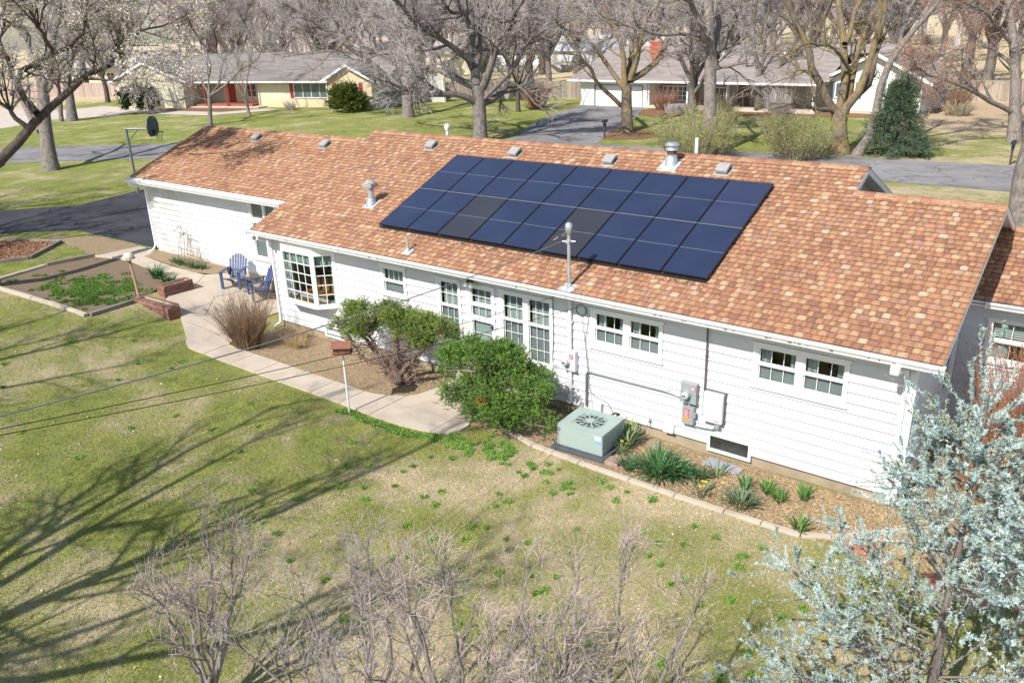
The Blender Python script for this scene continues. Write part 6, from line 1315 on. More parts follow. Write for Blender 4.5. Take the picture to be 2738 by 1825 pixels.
# dark green spruce
def conifer(name, lab, base, h, rad, cols, seed, n, ln, wd, matw, nb=16, per=7, sub=9, droop=.12, curve=.0, nk=4, up9=.9, pw_=.8, zp_=1.15):
    g = np.random.default_rng(seed); t_ = thing(name, lab, 'tree', base); b0 = np.array(base, float); zf = g.random(n) ** zp_; z = .06 + .92 * zf; a = np.arange(n) * 2.39996 + g.normal(size=n) * .3
    L_ = rad * (1 - z) ** pw_ * g.uniform(.75, 1.1, n) + .12; d = unit(np.stack([np.cos(a), np.sin(a), np.full(n, -droop) + up9 * z], 1)); K = 7; C = np.empty((n, K, 3)); C[:, 0] = b0 + np.stack([np.zeros(n), np.zeros(n), z * h], 1)
    for i in range(1, K): C[:, i] = C[:, i - 1] + d * (L_ / (K - 1))[:, None]; d = unit(d + np.array([0, 0, curve]) + g.normal(size=(n, 3)) * .1)
    R = np.linspace(1, .25, K)[None] * (.008 + .012 * L_ / rad)[:, None] * h / 5; S_, SR = sprout(C, R, sub, .12, 1., (35, 65), (.22 * rad, .42 * rad), 4, (.01 * h / 5, .4), .08, -.02, .6, g, .9)
    tr = chain_tubes(resample([b0 - [0, 0, .2], b0 + [0, 0, h * .5], b0 + [0, 0, h]], 9)[None], np.linspace(.035 * h * .5, .008, 9)[None], 9); v, f = tr; link('trunk', rawmesh('trunk', v, f, None, BKL, True), t_)
    v, f = merge([chain_tubes(C, R, 5), chain_tubes(S_, SR, 3)]); link('branches', rawmesh('branches', v, f, None, matw), t_)
    return t_, C, S_, g
t_, C, S_, g = conifer('spruce', 'dark green spruce beside the leaning trunk across the street', (8.88, 36.7, .87), 3.95, 2.3, None, 61, 150, .2, .05, TWB, sub=6, droop=.15, up9=.2, pw_=1.05)
T2 = np.concatenate([C[:, 3:].reshape(-1, 3), S_.reshape(-1, 3)]); dd = np.concatenate([np.repeat(unit(C[:, -1] - C[:, 0])[:, None], 4, 1).reshape(-1, 3), np.repeat(unit(S_[:, -1] - S_[:, 0])[:, None], 4, 1).reshape(-1, 3)])
v, f, o = sprays(T2, dd, 6, .24, .035, g, .05); sc = g.integers(0, 3, len(f)); link('needles', rawmesh('needles', v, f, np.array([(.05, .085, .05), (.075, .12, .065), (.12, .17, .09)])[sc], LEAF), t_)
# blue cedar in the right foreground
t_, C, S_, g = conifer('blue_cedar', 'silvery blue cedar with open branches filling the lower right corner', (19.74, -4.8, 0), 4.8, 2.95, None, 62, 58, .05, .01, M('cedar_bark', (.2, .165, .15), .9, .25, 8.), sub=9, droop=-.25, curve=.015, up9=.22, pw_=1.25, zp_=1.55)
Q, QR = sprout(S_, np.full(S_.shape[:2], .006), 2, .1, 1., (25, 50), (.1, .24), 3, (.005, .6), .1, .55, .8, g); 
v, f = chain_tubes(Q, QR, 3); link('twigs', rawmesh('twigs', v, f, None, M('cedar_bark')), t_)
def brush(P, step, nr, ln, wd, g):
    """bottle brush needles along chains"""
    N, K, _ = P.shape; out = []
    seg = P[:, 1:] - P[:, :-1]; o0 = np.repeat(P[:, :-1].reshape(-1, 3), nr, 0); sg = np.repeat(seg.reshape(-1, 3), nr, 0); t = g.random((len(o0), 1)); o = o0 + sg * t; ax = unit(sg)
    r = unit(np.cross(ax, g.normal(size=o.shape))); d = unit(r + ax * .5 + np.array([0, 0, .25])); l = g.uniform(.6, 1.2, (len(o), 1)) * ln; s = unit(np.cross(d, g.normal(size=o.shape))) * wd
    V = np.stack([o - s, o + s, o + d * l], 1).reshape(-1, 3); return V, np.arange(len(V)).reshape(-1, 3)
v1, f1 = brush(Q, 0, 56, .04, .006, g); v2, f2 = brush(S_, 0, 44, .04, .006, g); v3, f3 = brush(C[:, 1:], 0, 60, .038, .006, g)
v, f = merge([(v1, f1), (v2, f2), (v3, f3)]); grp_ = np.repeat(g.random(len(f) // 112 + 1), 112)[:len(f)]
cb = np.array([(.42, .54, .52), (.54, .65, .63), (.33, .43, .4), (.36, .42, .32)]); cl = cb[(grp_ * 4).astype(int) % 4] * g.uniform(.82, 1.15, (len(f), 1)); link('needles', rawmesh('needles', v, f, cl, LEAF), t_)
# ------------------------------------------------------------------ small plants
def clump(name, lab, x, y, n, ln, wd, cols, seed, arch=.9, r=.12, flowers=None, cat='plant', group=None):
    g = np.random.default_rng(seed); z = hz(x, y); t_ = thing(name, lab, cat, (x, y, z), group); a = g.uniform(0, 6.28, n); q = r * np.sqrt(g.random(n)); o = np.stack([x + q * np.cos(a), y + q * np.sin(a), np.full(n, z)], 1)
    lean = g.uniform(.1, 1., n) * arch; d = unit(np.stack([np.cos(a) * lean, np.sin(a) * lean, np.ones(n)], 1)); K = 5; C = np.empty((n, K, 3)); C[:, 0] = o; st = (ln * g.uniform(.6, 1.1, n) / (K - 1))[:, None]
    for i in range(1, K): C[:, i] = C[:, i - 1] + d * st; d = unit(d + np.stack([np.cos(a) * .18, np.sin(a) * .18, -.28 * lean], 1))
    s = np.stack([-np.sin(a), np.cos(a), np.zeros(n)], 1)[:, None] * (wd * np.array([.6, 1, 1, .7, .1]))[None, :, None]; s = s + g.normal(size=s.shape) * .002
    V = np.stack([C - s, C + s], 2).reshape(-1, 3); b_ = (np.arange(n)[:, None] * K + np.arange(K - 1)[None]) * 2; F = np.stack([b_, b_ + 1, b_ + 3, b_ + 2], -1).reshape(-1, 4); cl = np.repeat(np.array(cols)[g.integers(0, len(cols), n)] * g.uniform(.8, 1.2, (n, 1)), K - 1, 0)
    link('leaves', rawmesh('leaves', V, F, cl, LEAF), t_)
    if flowers:
        nf, col, hh, sz = flowers
        for i in range(nf):
            fx, fy, fz = x + g.normal() * r, y + g.normal() * r, z + hh * g.uniform(.7, 1.1); q = MB(); q.tube([(fx, fy, z), (fx, fy, fz)], .004, 4, (.1, .16, .04))
            for k in range(6): b1 = k * 1.047; q._add([(fx, fy, fz), (fx + sz * math.cos(b1 - .4), fy + sz * math.sin(b1 - .4), fz + .01), (fx + sz * 1.2 * math.cos(b1), fy + sz * 1.2 * math.sin(b1), fz + .02), (fx + sz * math.cos(b1 + .4), fy + sz * math.sin(b1 + .4), fz + .01)], [(0, 1, 2, 3)], col)
            q.build('flower', LEAF, t_)
    return t_
DLG = [(.06, .15, .05), (.08, .19, .06), (.045, .11, .045)]; IRG = [(.14, .2, .1), (.18, .23, .12), (.1, .15, .08)]
clump('daylily', 'big fountain of dark green daylily leaves in the flower bed', 13.95, -.85, 170, .62, .014, DLG, 70, 1.1, .22)
clump('daylily', 'second daylily tuft merging with the right side of the big one', 14.25, -.75, 110, .5, .013, DLG, 71, 1.1, .18)
clump('hyacinth', 'tuft with small violet flowers left of the big daylily', 13.35, -.95, 80, .32, .012, DLG + IRG, 72, .9, .15, (10, (.25, .25, .5), .28, .012))
clump('hyacinth', 'tuft with violet flowers right of the big daylily', 14.65, -.55, 70, .3, .012, DLG + IRG, 73, .9, .14, (9, (.25, .25, .5), .28, .012))
clump('hyacinth', 'grey green tuft with violet flowers in the middle of the bed', 15.75, -.95, 110, .36, .013, IRG, 74, .9, .2, (14, (.3, .3, .55), .32, .012))
clump('daffodil', 'yellow daffodils in the bed near the lawn edge', 14.95, -1.0, 40, .3, .01, IRG, 75, .8, .2, (4, (.85, .6, .03), .3, .03))
clump('daffodil', 'yellow flowered daffodil clump beside the air conditioner', 12.9, -.5, 45, .32, .011, IRG, 76, .8, .14, (2, (.8, .5, .03), .3, .03))
clump('iris', 'grey green iris leaves between the air conditioner and the wall', 12.85, -.15, 60, .5, .02, IRG, 77, .6, .16)
clump('iris', 'tall pale iris leaves beside the right rear corner of the air conditioner', 12.75, .1, 30, .55, .022, [(.22, .3, .1), (.16, .24, .08)], 78, .4, .1)
clump('iris', 'small iris tuft above the big daylily near the wall', 13.7, -.25, 50, .36, .014, IRG, 79, .7, .12)
clump('iris', 'sparse iris blades in front of the slate slab', 14.95, -.25, 26, .4, .014, IRG, 80, .6, .1)
clump('iris', 'green iris tuft just right of the slate slab', 15.6, -.4, 30, .35, .014, DLG, 81, .6, .1)
for i, (x, y) in enumerate(((16.0, -.3), (16.3, -.45), (16.65, -.1), (16.93, -1.19))):
    clump('iris', ('bright green spiky tuft in the straw right of the slate slab', 'spiky tuft in the straw next to the first bright one', 'thin tuft near the foundation in the straw', 'green clump at the lawn edge below the blue cedar')[i], x, y, 34, .34, .013, [(.1, .2, .04), (.07, .16, .04)], 82 + i, .6, .1)
clump('iris', 'leafy tuft on the bed edge beside the post feeder', -5.3, -.25, 60, .55, .02, DLG, 90, .7, .18)
clump('iris', 'leafy tuft just in front of the angled brick planter', -4.4, -.35, 50, .4, .02, DLG, 91, .8, .2)
for i in range(7): clump('iris', 'green leaf tuft below the trellis, ' + ORD[i], -6.5 + i * .28, 1.2 - .05 * (i % 3), 40, .3, .015, DLG + IRG, 92 + i, .8, .12, None, 'plant', 'leaf tufts at the foot of the trellis')
clump('iris', 'leaf tufts inside the nearer brick planter', -2.9, -1.72, 40, .16, .012, IRG, 101, .9, .3)
# ------------------------------------------------------------------ grass, weeds, straw and fallen leaves (uncountable)
def frustum_ok(X, Y):
    dx, dy = X - 20.6, Y + 13.955; z = -8.6 + hgt(X, Y); fw = F_[0] * dx + F_[1] * dy + F_[2] * z; rt_ = (R_[0] * dx + R_[1] * dy + R_[2] * z) / fw; upv = (U_[0] * dx + U_[1] * dy + U_[2] * z) / fw
    return (fw > 0) & (np.abs(rt_) < .72) & (np.abs(upv) < .5)
def blades(name, lab, X, Y, g, ln, wd, cols, mat, dz=0., flat=.6):
    n = len(X); Z = hgt(X, Y) + dz; o = np.stack([X, Y, Z], 1); d = unit(g.normal(size=(n, 3)) * np.array([1, 1, 0]) * flat + np.array([0, 0, 1.])); l = g.uniform(.5, 1.2, (n, 1)) * ln
    s = unit(np.cross(d, g.normal(size=(n, 3)))) * wd; V = np.stack([o - s, o + s, o + d * l], 1).reshape(-1, 3); F = np.arange(3 * n).reshape(-1, 3)
    me = rawmesh(name, V, F, cols, mat); return tag(link(name, me), lab, kind='stuff')
g = np.random.default_rng(200); N = 1800000
X = g.uniform(-30, 22, N); Y = g.uniform(-12, 14, N); near = np.hypot(X - 20.6, Y + 14) ; keep = frustum_ok(X, Y) & (g.random(N) < np.clip((15. / near) ** 1.2, 0, 1))
for p in WALKS: keep &= ~inpoly(X, Y, p)
X, Y = X[keep], Y[keep]; k_ = len(X); st_ = g.random((k_, 1)) < .3; tone = np.where(st_, np.array([[1.3, 1.12, 1.3]]), np.array([[.88, .95, .8]])) * g.uniform(.55, 1.35, (k_, 1))
blades('grass', 'short patchy spring grass of the back lawn', X, Y, g, .05, .0075, tone, MATS['blade'], -.005, 1.1)
def scatter_clumps(cx, cy, per, rad, g): 
    n = len(cx); i = np.repeat(np.arange(n), per); a = g.uniform(0, 6.28, n * per); r = rad[i] * np.sqrt(g.random(n * per)); return cx[i] + r * np.cos(a), cy[i] + r * np.sin(a)
cx = np.r_[g.uniform(8, 18, 95), g.uniform(-3, 10, 22), g.normal(11.5, 1.2, 25)]; cy = np.r_[-1.7 - g.random(95) ** 1.5 * 6, g.uniform(-8, -2.7, 22), -1.75 - g.random(25) * .7]; rad = g.uniform(.03, .1, len(cx))
ex_ = np.linspace(6.3, 9.3, 60); cx = np.r_[cx, ex_, g.uniform(9.2, 11, 40)]; cy = np.r_[cy, -2.42 + .25 * sm((ex_ - 8.3)) - g.random(60) * .12, -1.9 + g.normal(size=40) * .25]; rad = np.r_[rad, g.uniform(.06, .14, 100)]
X, Y = scatter_clumps(cx, cy, 60, rad, g); ok = ~inpoly(X, Y, WALKS[0]); X, Y = X[ok], Y[ok]
blades('weeds', 'bright green weeds scattered over the lawn', X, Y, g, .085, .012, np.array([(.16, .3, .05), (.21, .36, .07), (.12, .23, .05)])[g.integers(0, 3, len(X))] * g.uniform(.8, 1.2, (len(X), 1)), LEAF, 0, 1.0)
# weeds in the garden bed
cx = g.normal(-5.6, 1.25, 210); cy = g.normal(-2.2, .75, 210); X, Y = scatter_clumps(cx, cy, 70, g.uniform(.08, .22, 210), g); ok = inpoly(X, Y, GARD); X, Y = X[ok], Y[ok]
blades('garden_weeds', 'green weeds covering the garden bed', X, Y, g, .1, .014, np.array([(.08, .19, .03), (.13, .25, .04), (.15, .22, .06)])[g.integers(0, 3, len(X))], LEAF, .01, .9)
X, Y = g.uniform(9.5, 20, 26000), g.uniform(-1.25, .4, 26000); wgt = np.clip((X - 11) / 6, .12, 1.); ok = g.random(26000) < wgt; X, Y = X[ok], Y[ok]
blades('straw_litter', 'dry straw and leaf litter in the flower bed', X, Y, g, .07, .007, np.array([(.6, .46, .27), (.5, .37, .2), (.38, .26, .15)])[g.integers(0, 3, len(X))], LEAF, .015, 2.2)
X, Y = g.uniform(1, 9, 9000), g.uniform(-1.35, .4, 9000); ok = g.random(9000) < .7
blades('bark_litter', 'dry litter on the bare earth under the juniper', X[ok], Y[ok], g, .05, .006, np.array([(.42, .29, .18), (.3, .19, .12), (.5, .38, .26)])[g.integers(0, 3, ok.sum())], LEAF, .015, 3.)
n_ = 1000; X, Y = g.uniform(-28, 20, n_), g.uniform(-11, 13, n_); ok = np.ones(n_, bool)
for p in WALKS[:-1]: ok &= ~inpoly(X, Y, p)
blades('fallen_leaves', 'pale fallen leaves sprinkled over the lawn', X[ok], Y[ok], g, .05, .02, np.array([(.6, .45, .28), (.5, .33, .18), (.66, .56, .4)])[g.integers(0, 3, ok.sum())], LEAF, .02, 5.)
X, Y = g.uniform(-16.5, -12, 5000), g.uniform(-2.6, .3, 5000); ok = inpoly(X, Y, [(-15.6, -.75), (-13.5, .35), (-11.95, -1.45), (-12.35, -2.3), (-16.6, -2.6)])
blades('bed_leaves', 'reddish leaves filling the timber raised bed', X[ok], Y[ok], g, .07, .025, np.array([(.34, .17, .1), (.45, .28, .18), (.25, .12, .07)])[g.integers(0, 3, ok.sum())], LEAF, .06, 4.)
# ------------------------------------------------------------------ far houses
RFM = attr_mat('far_roof', .9, .12, 1.5, .2, 30.); CRM = M('cream_brick', (.6, .5, .33), .85, .12, 3.); CRL = M('cream_siding', (.62, .58, .42), .8, .1, 3.); SHUT = M('shutter_red', (.33, .03, .035), .6, .1); POSTR = M('post_red', (.35, .05, .03), .6, .1)
WH_ = M('far_white', (.78, .78, .77), .6, .06, 2.); RBR = attr_mat('red_brick_far', .85, .2, 8., .2, 40.); FG_ = M('far_glass', (.1, .13, .14), .12, .35, 1.5, spec=.8); GSHUT = M('shutter_grey', (.23, .24, .25), .7, .1)
def courses(q, T, x0, x1, p0, p1, n, ca, cb, seed):
    """roof slope from eave p0=(y,z) to ridge p1 with n overlapping courses"""
    r = random.Random(seed); q.T = T
    for i in range(n):
        t0, t1 = i / n, (i + 1) / n; y0, z0 = p0[0] + (p1[0] - p0[0]) * t0, p0[1] + (p1[1] - p0[1]) * t0; y1, z1 = p0[0] + (p1[0] - p0[0]) * t1, p0[1] + (p1[1] - p0[1]) * t1; x = x0
        while x < x1 - .01:
            x2 = min(x1, x + r.uniform(.8, 2.4)); k = r.uniform(0, 1); c = tuple(ca[j] + (cb[j] - ca[j]) * k for j in range(3)); q._add([(x, y0, z0 + .03), (x2, y0, z0 + .03), (x2, y1, z1 + .005), (x, y1, z1 + .005), (x, y0, z0 - .03), (x2, y0, z0 - .03)], [(0, 1, 2, 3), (4, 5, 1, 0)], c); x = x2
def rows(q, x0, x1, y, z0, z1, e=.25, t=.03):
    z = z0
    while z < z1 - .01: ze = min(z1, z + e); q.hexa([(x0, y - t, z), (x1, y - t, z), (x1, y + .1, z), (x0, y + .1, z), (x0, y - .005, ze), (x1, y - .005, ze), (x1, y + .1, ze), (x0, y + .1, ze)]); z = ze
def fwin(hs, T, x0, x1, y, z0, z1, nx_, nz_, sh=None, wsh=.38):
    w = bpy.data.objects.new('window', None); COLL.objects.link(w); adopt(w, hs); q = MB(); q.T = T; t = .09
    q.box(x0 - t, x1 + t, y - .08, y - .001, z1, z1 + t); q.box(x0 - t, x1 + t, y - .1, y - .001, z0 - t, z0); q.box(x0 - t, x0, y - .08, y - .001, z0, z1); q.box(x1, x1 + t, y - .08, y - .001, z0, z1); q.build('frame', WH_, w)
    q = MB(); q.T = T; q.box(x0, x1, y - .04, y - .03, z0, z1); q.build('pane', FG_, w)
    q = MB(); q.T = T
    for i in range(1, nx_): x = x0 + (x1 - x0) * i / nx_; q.box(x - .03, x + .03, y - .06, y - .041, z0, z1)
    for i in range(1, nz_): z = z0 + (z1 - z0) * i / nz_; q.box(x0, x1, y - .058, y - .042, z - .025, z + .025)
    q.build('muntin', WH_, w)
    if sh:
        for a in (x0 - t - wsh, x1 + t):
            q = MB(); q.T = T; q.box(a + .02, a + wsh, y - .05, y - .001, z0 - .1, z1 + .1); [q.box(a + .06, a + wsh - .04, y - .065, y - .051, z0 + i * (z1 - z0) / 9, z0 + (i + .55) * (z1 - z0) / 9) for i in range(9)]; q.build('shutter', sh, w)
# yellow brick house
LHT = Matrix.Translation((-45.8, 42.4, .87)) @ Matrix.Rotation(math.atan2(.276, .961), 4, 'Z'); lh = thing('far_house', 'yellow brick ranch house with red shutters and grey roof across the street', 'house', (-50, 46, .87))
def P_(name, mat, fn, par=None, T=LHT): q = MB(); q.T = T; fn(q); return q.build(name, mat, par or lh)
GRC, GRD = (.17, .15, .14), (.24, .215, .2)
P_('wall', CRM, lambda q: q.prism([(0, 0), (5, 0), (5, 2.75), (2.5, 4.0), (0, 2.75)], 0, .2, 'y')); P_('wall', CRL, lambda q: (rows(q, -10, 0, 1.9, .9, 2.7, .2), )); P_('wall', CRM, lambda q: q.box(-10, 0, 1.86, 2.0, -.1, .9))
P_('wall', CRL, lambda q: q.box(-18.2, -10, 3.6, 3.8, -.1, 2.7)); P_('wall', M('shade_siding', (.5, .5, .46), .8, .1), lambda q: (q.box(4.9, 5, .2, 11, -.1, 2.75), q.box(4.9, 9, 8, 8.2, -.1, 2.6)))  # right side walls greyed, their shade put into the siding colour
P_('wall', CRL, lambda q: (rows(q, -27.5, -18.2, 0, 0, 2.7, .22), q.prism([(-27.5, 2.7), (-18.2, 2.7), (-22.9, 4.5)], -.02, .2, 'y'), q.box(-18.3, -18.2, 0, 4, 0, 2.7)))
P_('porch_slab', MATS['pale_drive'], lambda q: q.box(-18, -9, .3, 3.6, -.2, .12))
P_('brick_step', attr_mat('red_brick_far'), lambda q: q.box(-18, -10.4, 1.2, 3.6, .12, .3, (.3, .1, .06)))
for x in (-16.3, -13.4, -10.1): P_('porch_post', POSTR, lambda q: q.tube([(x, 1.0, .1), (x, 1.0, 2.7)], .08, 6))
def rf_(q):
    courses(q, LHT, -28.2, 6, (1.0, 2.62), (6.5, 5.25), 22, GRC, GRD, 1); courses(q, LHT, -28.2, 6, (12, 2.62), (6.5, 5.25), 18, GRC, GRD, 2)
q = MB(); rf_(q); rfo = q.build('roof', RFM, lh)
def gabroof(x0, x1, xp, zp_, ze, yf, yb, nm, T, par, ca=GRC, cb=GRD, n=9):
    q = MB(); r = random.Random(5)
    for s, xe in ((0, x0), (1, x1)):
        for i in range(n):
            t0, t1 = i / n, (i + 1) / n; xa, za = xe + (xp - xe) * t0, ze + (zp_ - ze) * t0; xb, zb_ = xe + (xp - xe) * t1, ze + (zp_ - ze) * t1; y = yf; q.T = T
            while y < yb: y2 = min(yb, y + r.uniform(.8, 2)); k = r.random(); q._add([(xa, y, za + .05), (xa, y2, za + .05), (xb, y2, zb_ + .02), (xb, y, zb_ + .02)], [(0, 1, 2, 3)], tuple(ca[j] + (cb[j] - ca[j]) * k for j in range(3))); y = y2
    q.build(nm, RFM, par); q = MB(); q.T = T
    for xe in (x0, x1): q.hexa([(xe, yf - .05, ze - .2), (xp, yf - .05, zp_ - .2), (xp, yf + .02, zp_ - .2), (xe, yf + .02, ze - .2), (xe, yf - .05, ze + .04), (xp, yf - .05, zp_ + .04), (xp, yf + .02, zp_ + .04), (xe, yf + .02, ze + .04)])
    q.build('rake_board', WH_, par)
gabroof(-.5, 5.6, 2.5, 4.25, 2.72, -.45, 6, 'gable_roof', LHT, lh); gabroof(-28.2, -17.4, -22.9, 4.75, 2.72, -.4, 6, 'gable_roof', LHT, lh)
P_('gutter', WH_, lambda q: q.box(-17.5, -.4, .85, 1.0, 2.5, 2.64)); P_('downspout', WH_, lambda q: q.box(-.12, -.02, -.12, -.02, 0, 2.6)); P_('downspout', WH_, lambda q: q.box(8.8, 8.9, 7.9, 8, 0, 2.5))
fwin(lh, LHT, -5.3, -1.2, 1.87, 1.0, 2.35, 4, 1, SHUT, .5); fwin(lh, LHT, 1.15, 3.5, 0, 1.15, 2.45, 2, 2, SHUT, .42); fwin(lh, LHT, -24.5, -22.4, 0, 1.0, 2.2, 2, 2); fwin(lh, LHT, -12.6, -11.5, 3.6, .9, 2.2, 2, 2)
P_('door', POSTR, lambda q: q.box(-15.2, -14.3, 3.54, 3.6, .12, 2.2))
# white house with garage, porch and chimney
I4 = Matrix.Translation((0, 0, 0)); rh_ = thing('far_house', 'long white and brick ranch house with porch, white garage door and red chimney', 'house', (-10, 57, .87)); C1, C2 = (.24, .205, .19), (.33, .285, .262)
def Q_(name, mat, fn, par=None): q = MB(); fn(q); return q.build(name, mat, par or rh_)
Q_('wall', WH_, lambda q: (q.box(-24.0, -22.45, 54.8, 55, .6, 3.15), q.box(-17.3, -16.85, 54.8, 55, .6, 3.15), q.box(-22.45, -17.3, 54.8, 55, 2.78, 3.15), q.box(-16.95, -16.85, 55, 57.2, .6, 3.15), q.box(-24, -23.9, 55, 66, .6, 3.15)))
Q_('garage_door', WH_, lambda q: [q.box(-22.4, -17.35, 54.9 - .01 * (i % 1), 54.95, .87 + i * .48, .87 + (i + .97) * .48) for i in range(4)])
Q_('door_jamb', M('jamb_dark', (.12, .11, .1), .8), lambda q: (q.box(-22.46, -22.4, 54.78, 54.9, .87, 2.8), q.box(-17.35, -17.28, 54.78, 54.9, .87, 2.8), q.box(-22.46, -17.28, 54.78, 54.9, 2.76, 2.82)))
def bk(q): 
    r = random.Random(2); z = .9
    while z < 3.1:
        x = -16.8 + r.uniform(-.3, 0)
        while x < -12.9:
            x2 = x + .42; c = r.choice([(.36, .13, .09), (.42, .17, .12), (.32, .11, .08)])
            if not (x2 > -16.75 + .25 and x < -13.9 and 1.3 < z < 2.6): q.box(max(x, -16.8), min(x2 - .02, -12.9), 57.18, 57.3, z, z + .12, c)
            x = x2
        z += .14
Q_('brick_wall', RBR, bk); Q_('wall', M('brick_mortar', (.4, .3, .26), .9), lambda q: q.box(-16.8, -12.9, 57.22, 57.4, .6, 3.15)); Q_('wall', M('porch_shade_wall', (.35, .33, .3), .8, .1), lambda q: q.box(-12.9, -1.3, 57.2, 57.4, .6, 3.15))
fwin(rh_, I4, -16.4, -14.0, 57.16, 1.4, 2.55, 5, 3); fwin(rh_, I4, -11.6, -10.3, 57.16, 1.2, 2.5, 2, 2); fwin(rh_, I4, -7.0, -4.6, 57.16, 1.1, 2.5, 3, 2)
Q_('door', M('door_brown', (.16, .08, .05), .6), lambda q: q.box(-9.2, -8.2, 57.12, 57.2, 1.1, 3.0))
Q_('porch_slab', MATS['pale_drive'], lambda q: q.box(-16.8, -1.6, 54.7, 57.2, .6, 1.08))
for x in (-16.7, -12.9, -9.2, -5.0, -1.9): Q_('porch_post', WH_, lambda q: q.box(x - .08, x + .08, 54.8, 54.96, 1.08, 3.1))
q = MB(); courses(q, I4, -25.0, -1.0, (54.2, 3.22), (62.5, 5.86), 26, C1, C2, 8); courses(q, I4, -1.0, 3.0, (60.6, 5.256), (62.5, 5.86), 6, C1, C2, 12); courses(q, I4, -25.0, 3., (70.8, 3.2), (62.5, 5.86), 16, C1, C2, 9); rfo = q.build('roof', RFM, rh_)
Q_('gutter', WH_, lambda q: q.box(-25.1, -1.0, 54.05, 54.22, 3.08, 3.24)); Q_('soffit', WH_, lambda q: q.box(-25, -1.3, 54.2, 57.2, 3.1, 3.15)); Q_('gable', WH_, lambda q: q.prism([(55, 3.1), (70, 3.1), (62.5, 5.75)], -24, -23.9, 'x'))
def chim(q):
    r = random.Random(3); z = 4.4
    while z < 6.35:
        for (a, b_, y0, y1) in ((-18.9, -17.6, 58.8, 59.9),):
            x = a
            while x < b_ - .05: x2 = min(b_, x + .26); q.box(x, x2 - .015, y0, y0 + .1, z, z + .085, r.choice([(.42, .12, .07), (.5, .17, .1), (.36, .1, .06)])); x = x2
            y = y0 + .1
            while y < y1 - .05: y2 = min(y1, y + .26); q.box(b_ - .1, b_, y, y2 - .015, z, z + .085, r.choice([(.42, .12, .07), (.5, .17, .1), (.36, .1, .06)])); y = y2
        z += .1
    q.box(-18.88, -17.62, 58.83, 59.9, 4.4, 6.35, (.36, .2, .15)); q.box(-18.95, -17.55, 58.75, 59.95, 6.35, 6.45, (.45, .2, .14)); q.box(-18.5, -18.0, 59.1, 59.6, 6.45, 6.6, (.4, .35, .3))
Q_('chimney', RBR, chim, rfo)
Q_('wall', WH_, lambda q: (rows(q, -1.3, 5.7, 56.6, 1.05, 3.4, .22), q.prism([(-1.3, 3.4), (5.7, 3.4), (2.1, 5.3)], 56.58, 56.8, 'y'), q.box(5.6, 5.7, 56.6, 68, .6, 3.4), q.box(-1.3, -1.2, 56.6, 60, .6, 3.4))); Q_('foundation', MATS['pale_drive'], lambda q: q.box(-1.25, 5.65, 56.6, 56.7, .5, 1.05))
fwin(rh_, I4, 3.2, 5.0, 56.57, 2.3, 3.15, 3, 1, GSHUT, .5); fwin(rh_, I4, -.7, .7, 56.57, 2.1, 3.15, 2, 1, GSHUT, .5)
gabroof(-2.2, 6.5, 2.1, 5.5, 3.25, 56.0, 66, 'gable_roof', I4, rh_, C1, C2, 12)
for x in (-12, -6.4, -5.7): Q_('roof_vent', WH_, lambda q: q.tube([(x, 60, 4.9), (x, 60, 5.35)], .09, 6), rfo)
t_ = thing('porch_bench', 'dark bench on the porch of the white house', 'bench', (-11.4, 56.3, 1.08)); q = MB(); q.box(-12.2, -10.6, 56.2, 56.7, 1.45, 1.5); q.build('seat', DARK, t_); q = MB(); q.box(-12.2, -10.6, 56.7, 56.75, 1.5, 1.95); q.build('backrest', DARK, t_)
for x in (-12.1, -10.7): q = MB(); q.box(x - .04, x + .04, 56.25, 56.65, 1.08, 1.45); q.build('leg', DARK, t_)
# more distant buildings
def simple(lab, x, y, w, d, h, roofc, wallm, rot=0., wins=3):
    t_ = thing('distant_house', lab, 'house', (x, y, .87)); T = Matrix.Translation((x, y, .87)) @ Matrix.Rotation(rot, 4, 'Z'); q = MB(); q.T = T; q.box(-w / 2, w / 2, -d / 2, d / 2, -.2, h); q.prism([(-d / 2, h), (d / 2, h), (0, h + d * .2)], -w / 2, w / 2, 'x'); q.build('wall', wallm, t_)
    q = MB(); courses(q, T, -w / 2 - .4, w / 2 + .4, (-d / 2 - .5, h - .1), (0, h + d * .23), 8, roofc, tuple(c * 1.2 for c in roofc), 3); courses(q, T, -w / 2 - .4, w / 2 + .4, (d / 2 + .5, h - .1), (0, h + d * .23), 8, roofc, roofc, 4); q.build('roof', RFM, t_)
    for i in range(wins): xx = -w / 2 + w * (i + .7) / (wins + .4); fwin(t_, T, xx - .6, xx + .6, -d / 2, 1., 2.1, 2, 2)
    q = MB(); q.T = T; q.box(-.45, .45, -d / 2 - .05, -d / 2, 0, 2.1); q.build('door', M('door_brown'), t_)
simple('pale grey roofed white house far behind the fence, left of the chimney', -63, 106, 20, 9, 3., (.5, .5, .5), WH_, .25); simple('distant white building seen through the twigs right of the fence', -47, 108, 9, 8, 3., (.42, .4, .4), WH_, .1, 2)
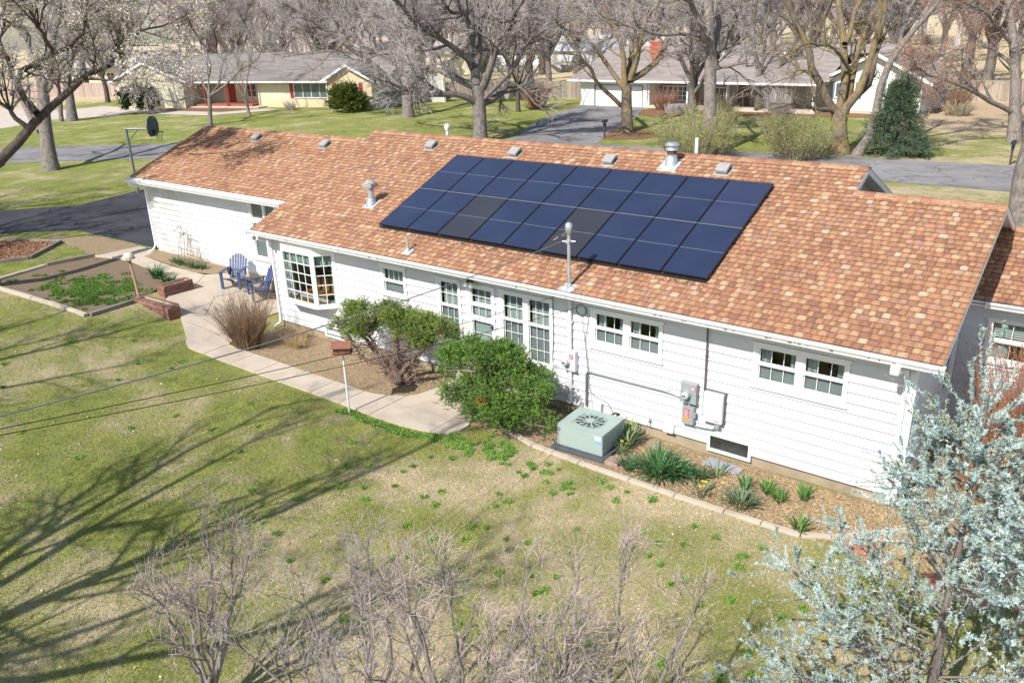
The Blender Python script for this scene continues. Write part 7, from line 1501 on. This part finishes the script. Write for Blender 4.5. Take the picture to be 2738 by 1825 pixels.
simple('distant pale house behind the trees at the far left', -112, 58, 16, 9, 3., (.4, .36, .34), CRL, .5); simple('distant tan roofed house behind the trees above the yellow house', -80, 92, 22, 9, 3.2, (.38, .33, .3), CRL, .35); simple('distant house beyond the right hand wooden fence', 16, 104, 18, 9, 3.2, (.42, .38, .36), CRL, 0.)
# wooden fences
FW = attr_mat('fence_wood', .9, .2, 4., .3, 30.)
def fence(lab, pts, h, seed, col=(.3, .25, .21)):
    t_ = thing('wooden_fence', lab, 'fence', (*pts[0], .87)); r = random.Random(seed); q = MB(); qp = MB(); qr = MB(); cnt = 0
    for (x0, y0), (x1, y1) in zip(pts, pts[1:]):
        A = Vector((x0, y0)); B = Vector((x1, y1)); d = (B - A).normalized(); n_ = Vector((-d.y, d.x)); Ln = (B - A).length; s = 0
        while s < Ln:
            p = A + d * s; p2 = A + d * min(Ln, s + .135); hh = h + r.uniform(-.03, .03); k = r.uniform(.75, 1.25); c = tuple(v * k for v in col); o_ = n_ * .012
            c4 = [p - o_, p2 - o_, p2 + o_, p + o_]; q.hexa([(v.x, v.y, .8) for v in c4] + [(v.x, v.y, .87 + hh) for v in c4], c); s += .142; cnt += 1
        s = 0
        while s <= Ln: p = A + d * s + n_ * .06; c4 = [p + Vector((a, b_)) for a, b_ in ((-.05, -.05), (.05, -.05), (.05, .05), (-.05, .05))]; qp.hexa([(v.x, v.y, .7) for v in c4] + [(v.x, v.y, .87 + h - .05) for v in c4], col); s += 2.4
        for z in (1.2, 2.3): c4 = [A + n_ * .02, B + n_ * .02, B + n_ * .06, A + n_ * .06]; qr.hexa([(v.x, v.y, z) for v in c4] + [(v.x, v.y, z + .08) for v in c4], col)
    o = q.build('pickets', FW, t_); o['kind'] = 'stuff'; qp.build('posts', FW, t_); qr.build('rails', FW, t_)
fence('weathered wooden privacy fence between the two houses across the street', [(-46, 52.5), (-43, 55.5), (-35, 58), (-27, 61)], 1.75, 1); fence('wooden privacy fence beyond the sandy ground on the right', [(5.0, 68.8), (9.5, 69.5), (34, 72)], 1.75, 2, (.33, .27, .22)); fence('pinkish wooden fence behind the far left garden', [(-110, 36), (-92, 42), (-76, 47)], 1.8, 3, (.4, .31, .27)); fence('low fence on the far side of the green field behind the houses', [(-70, 96), (-44, 99)], 1.1, 4, (.4, .38, .35))
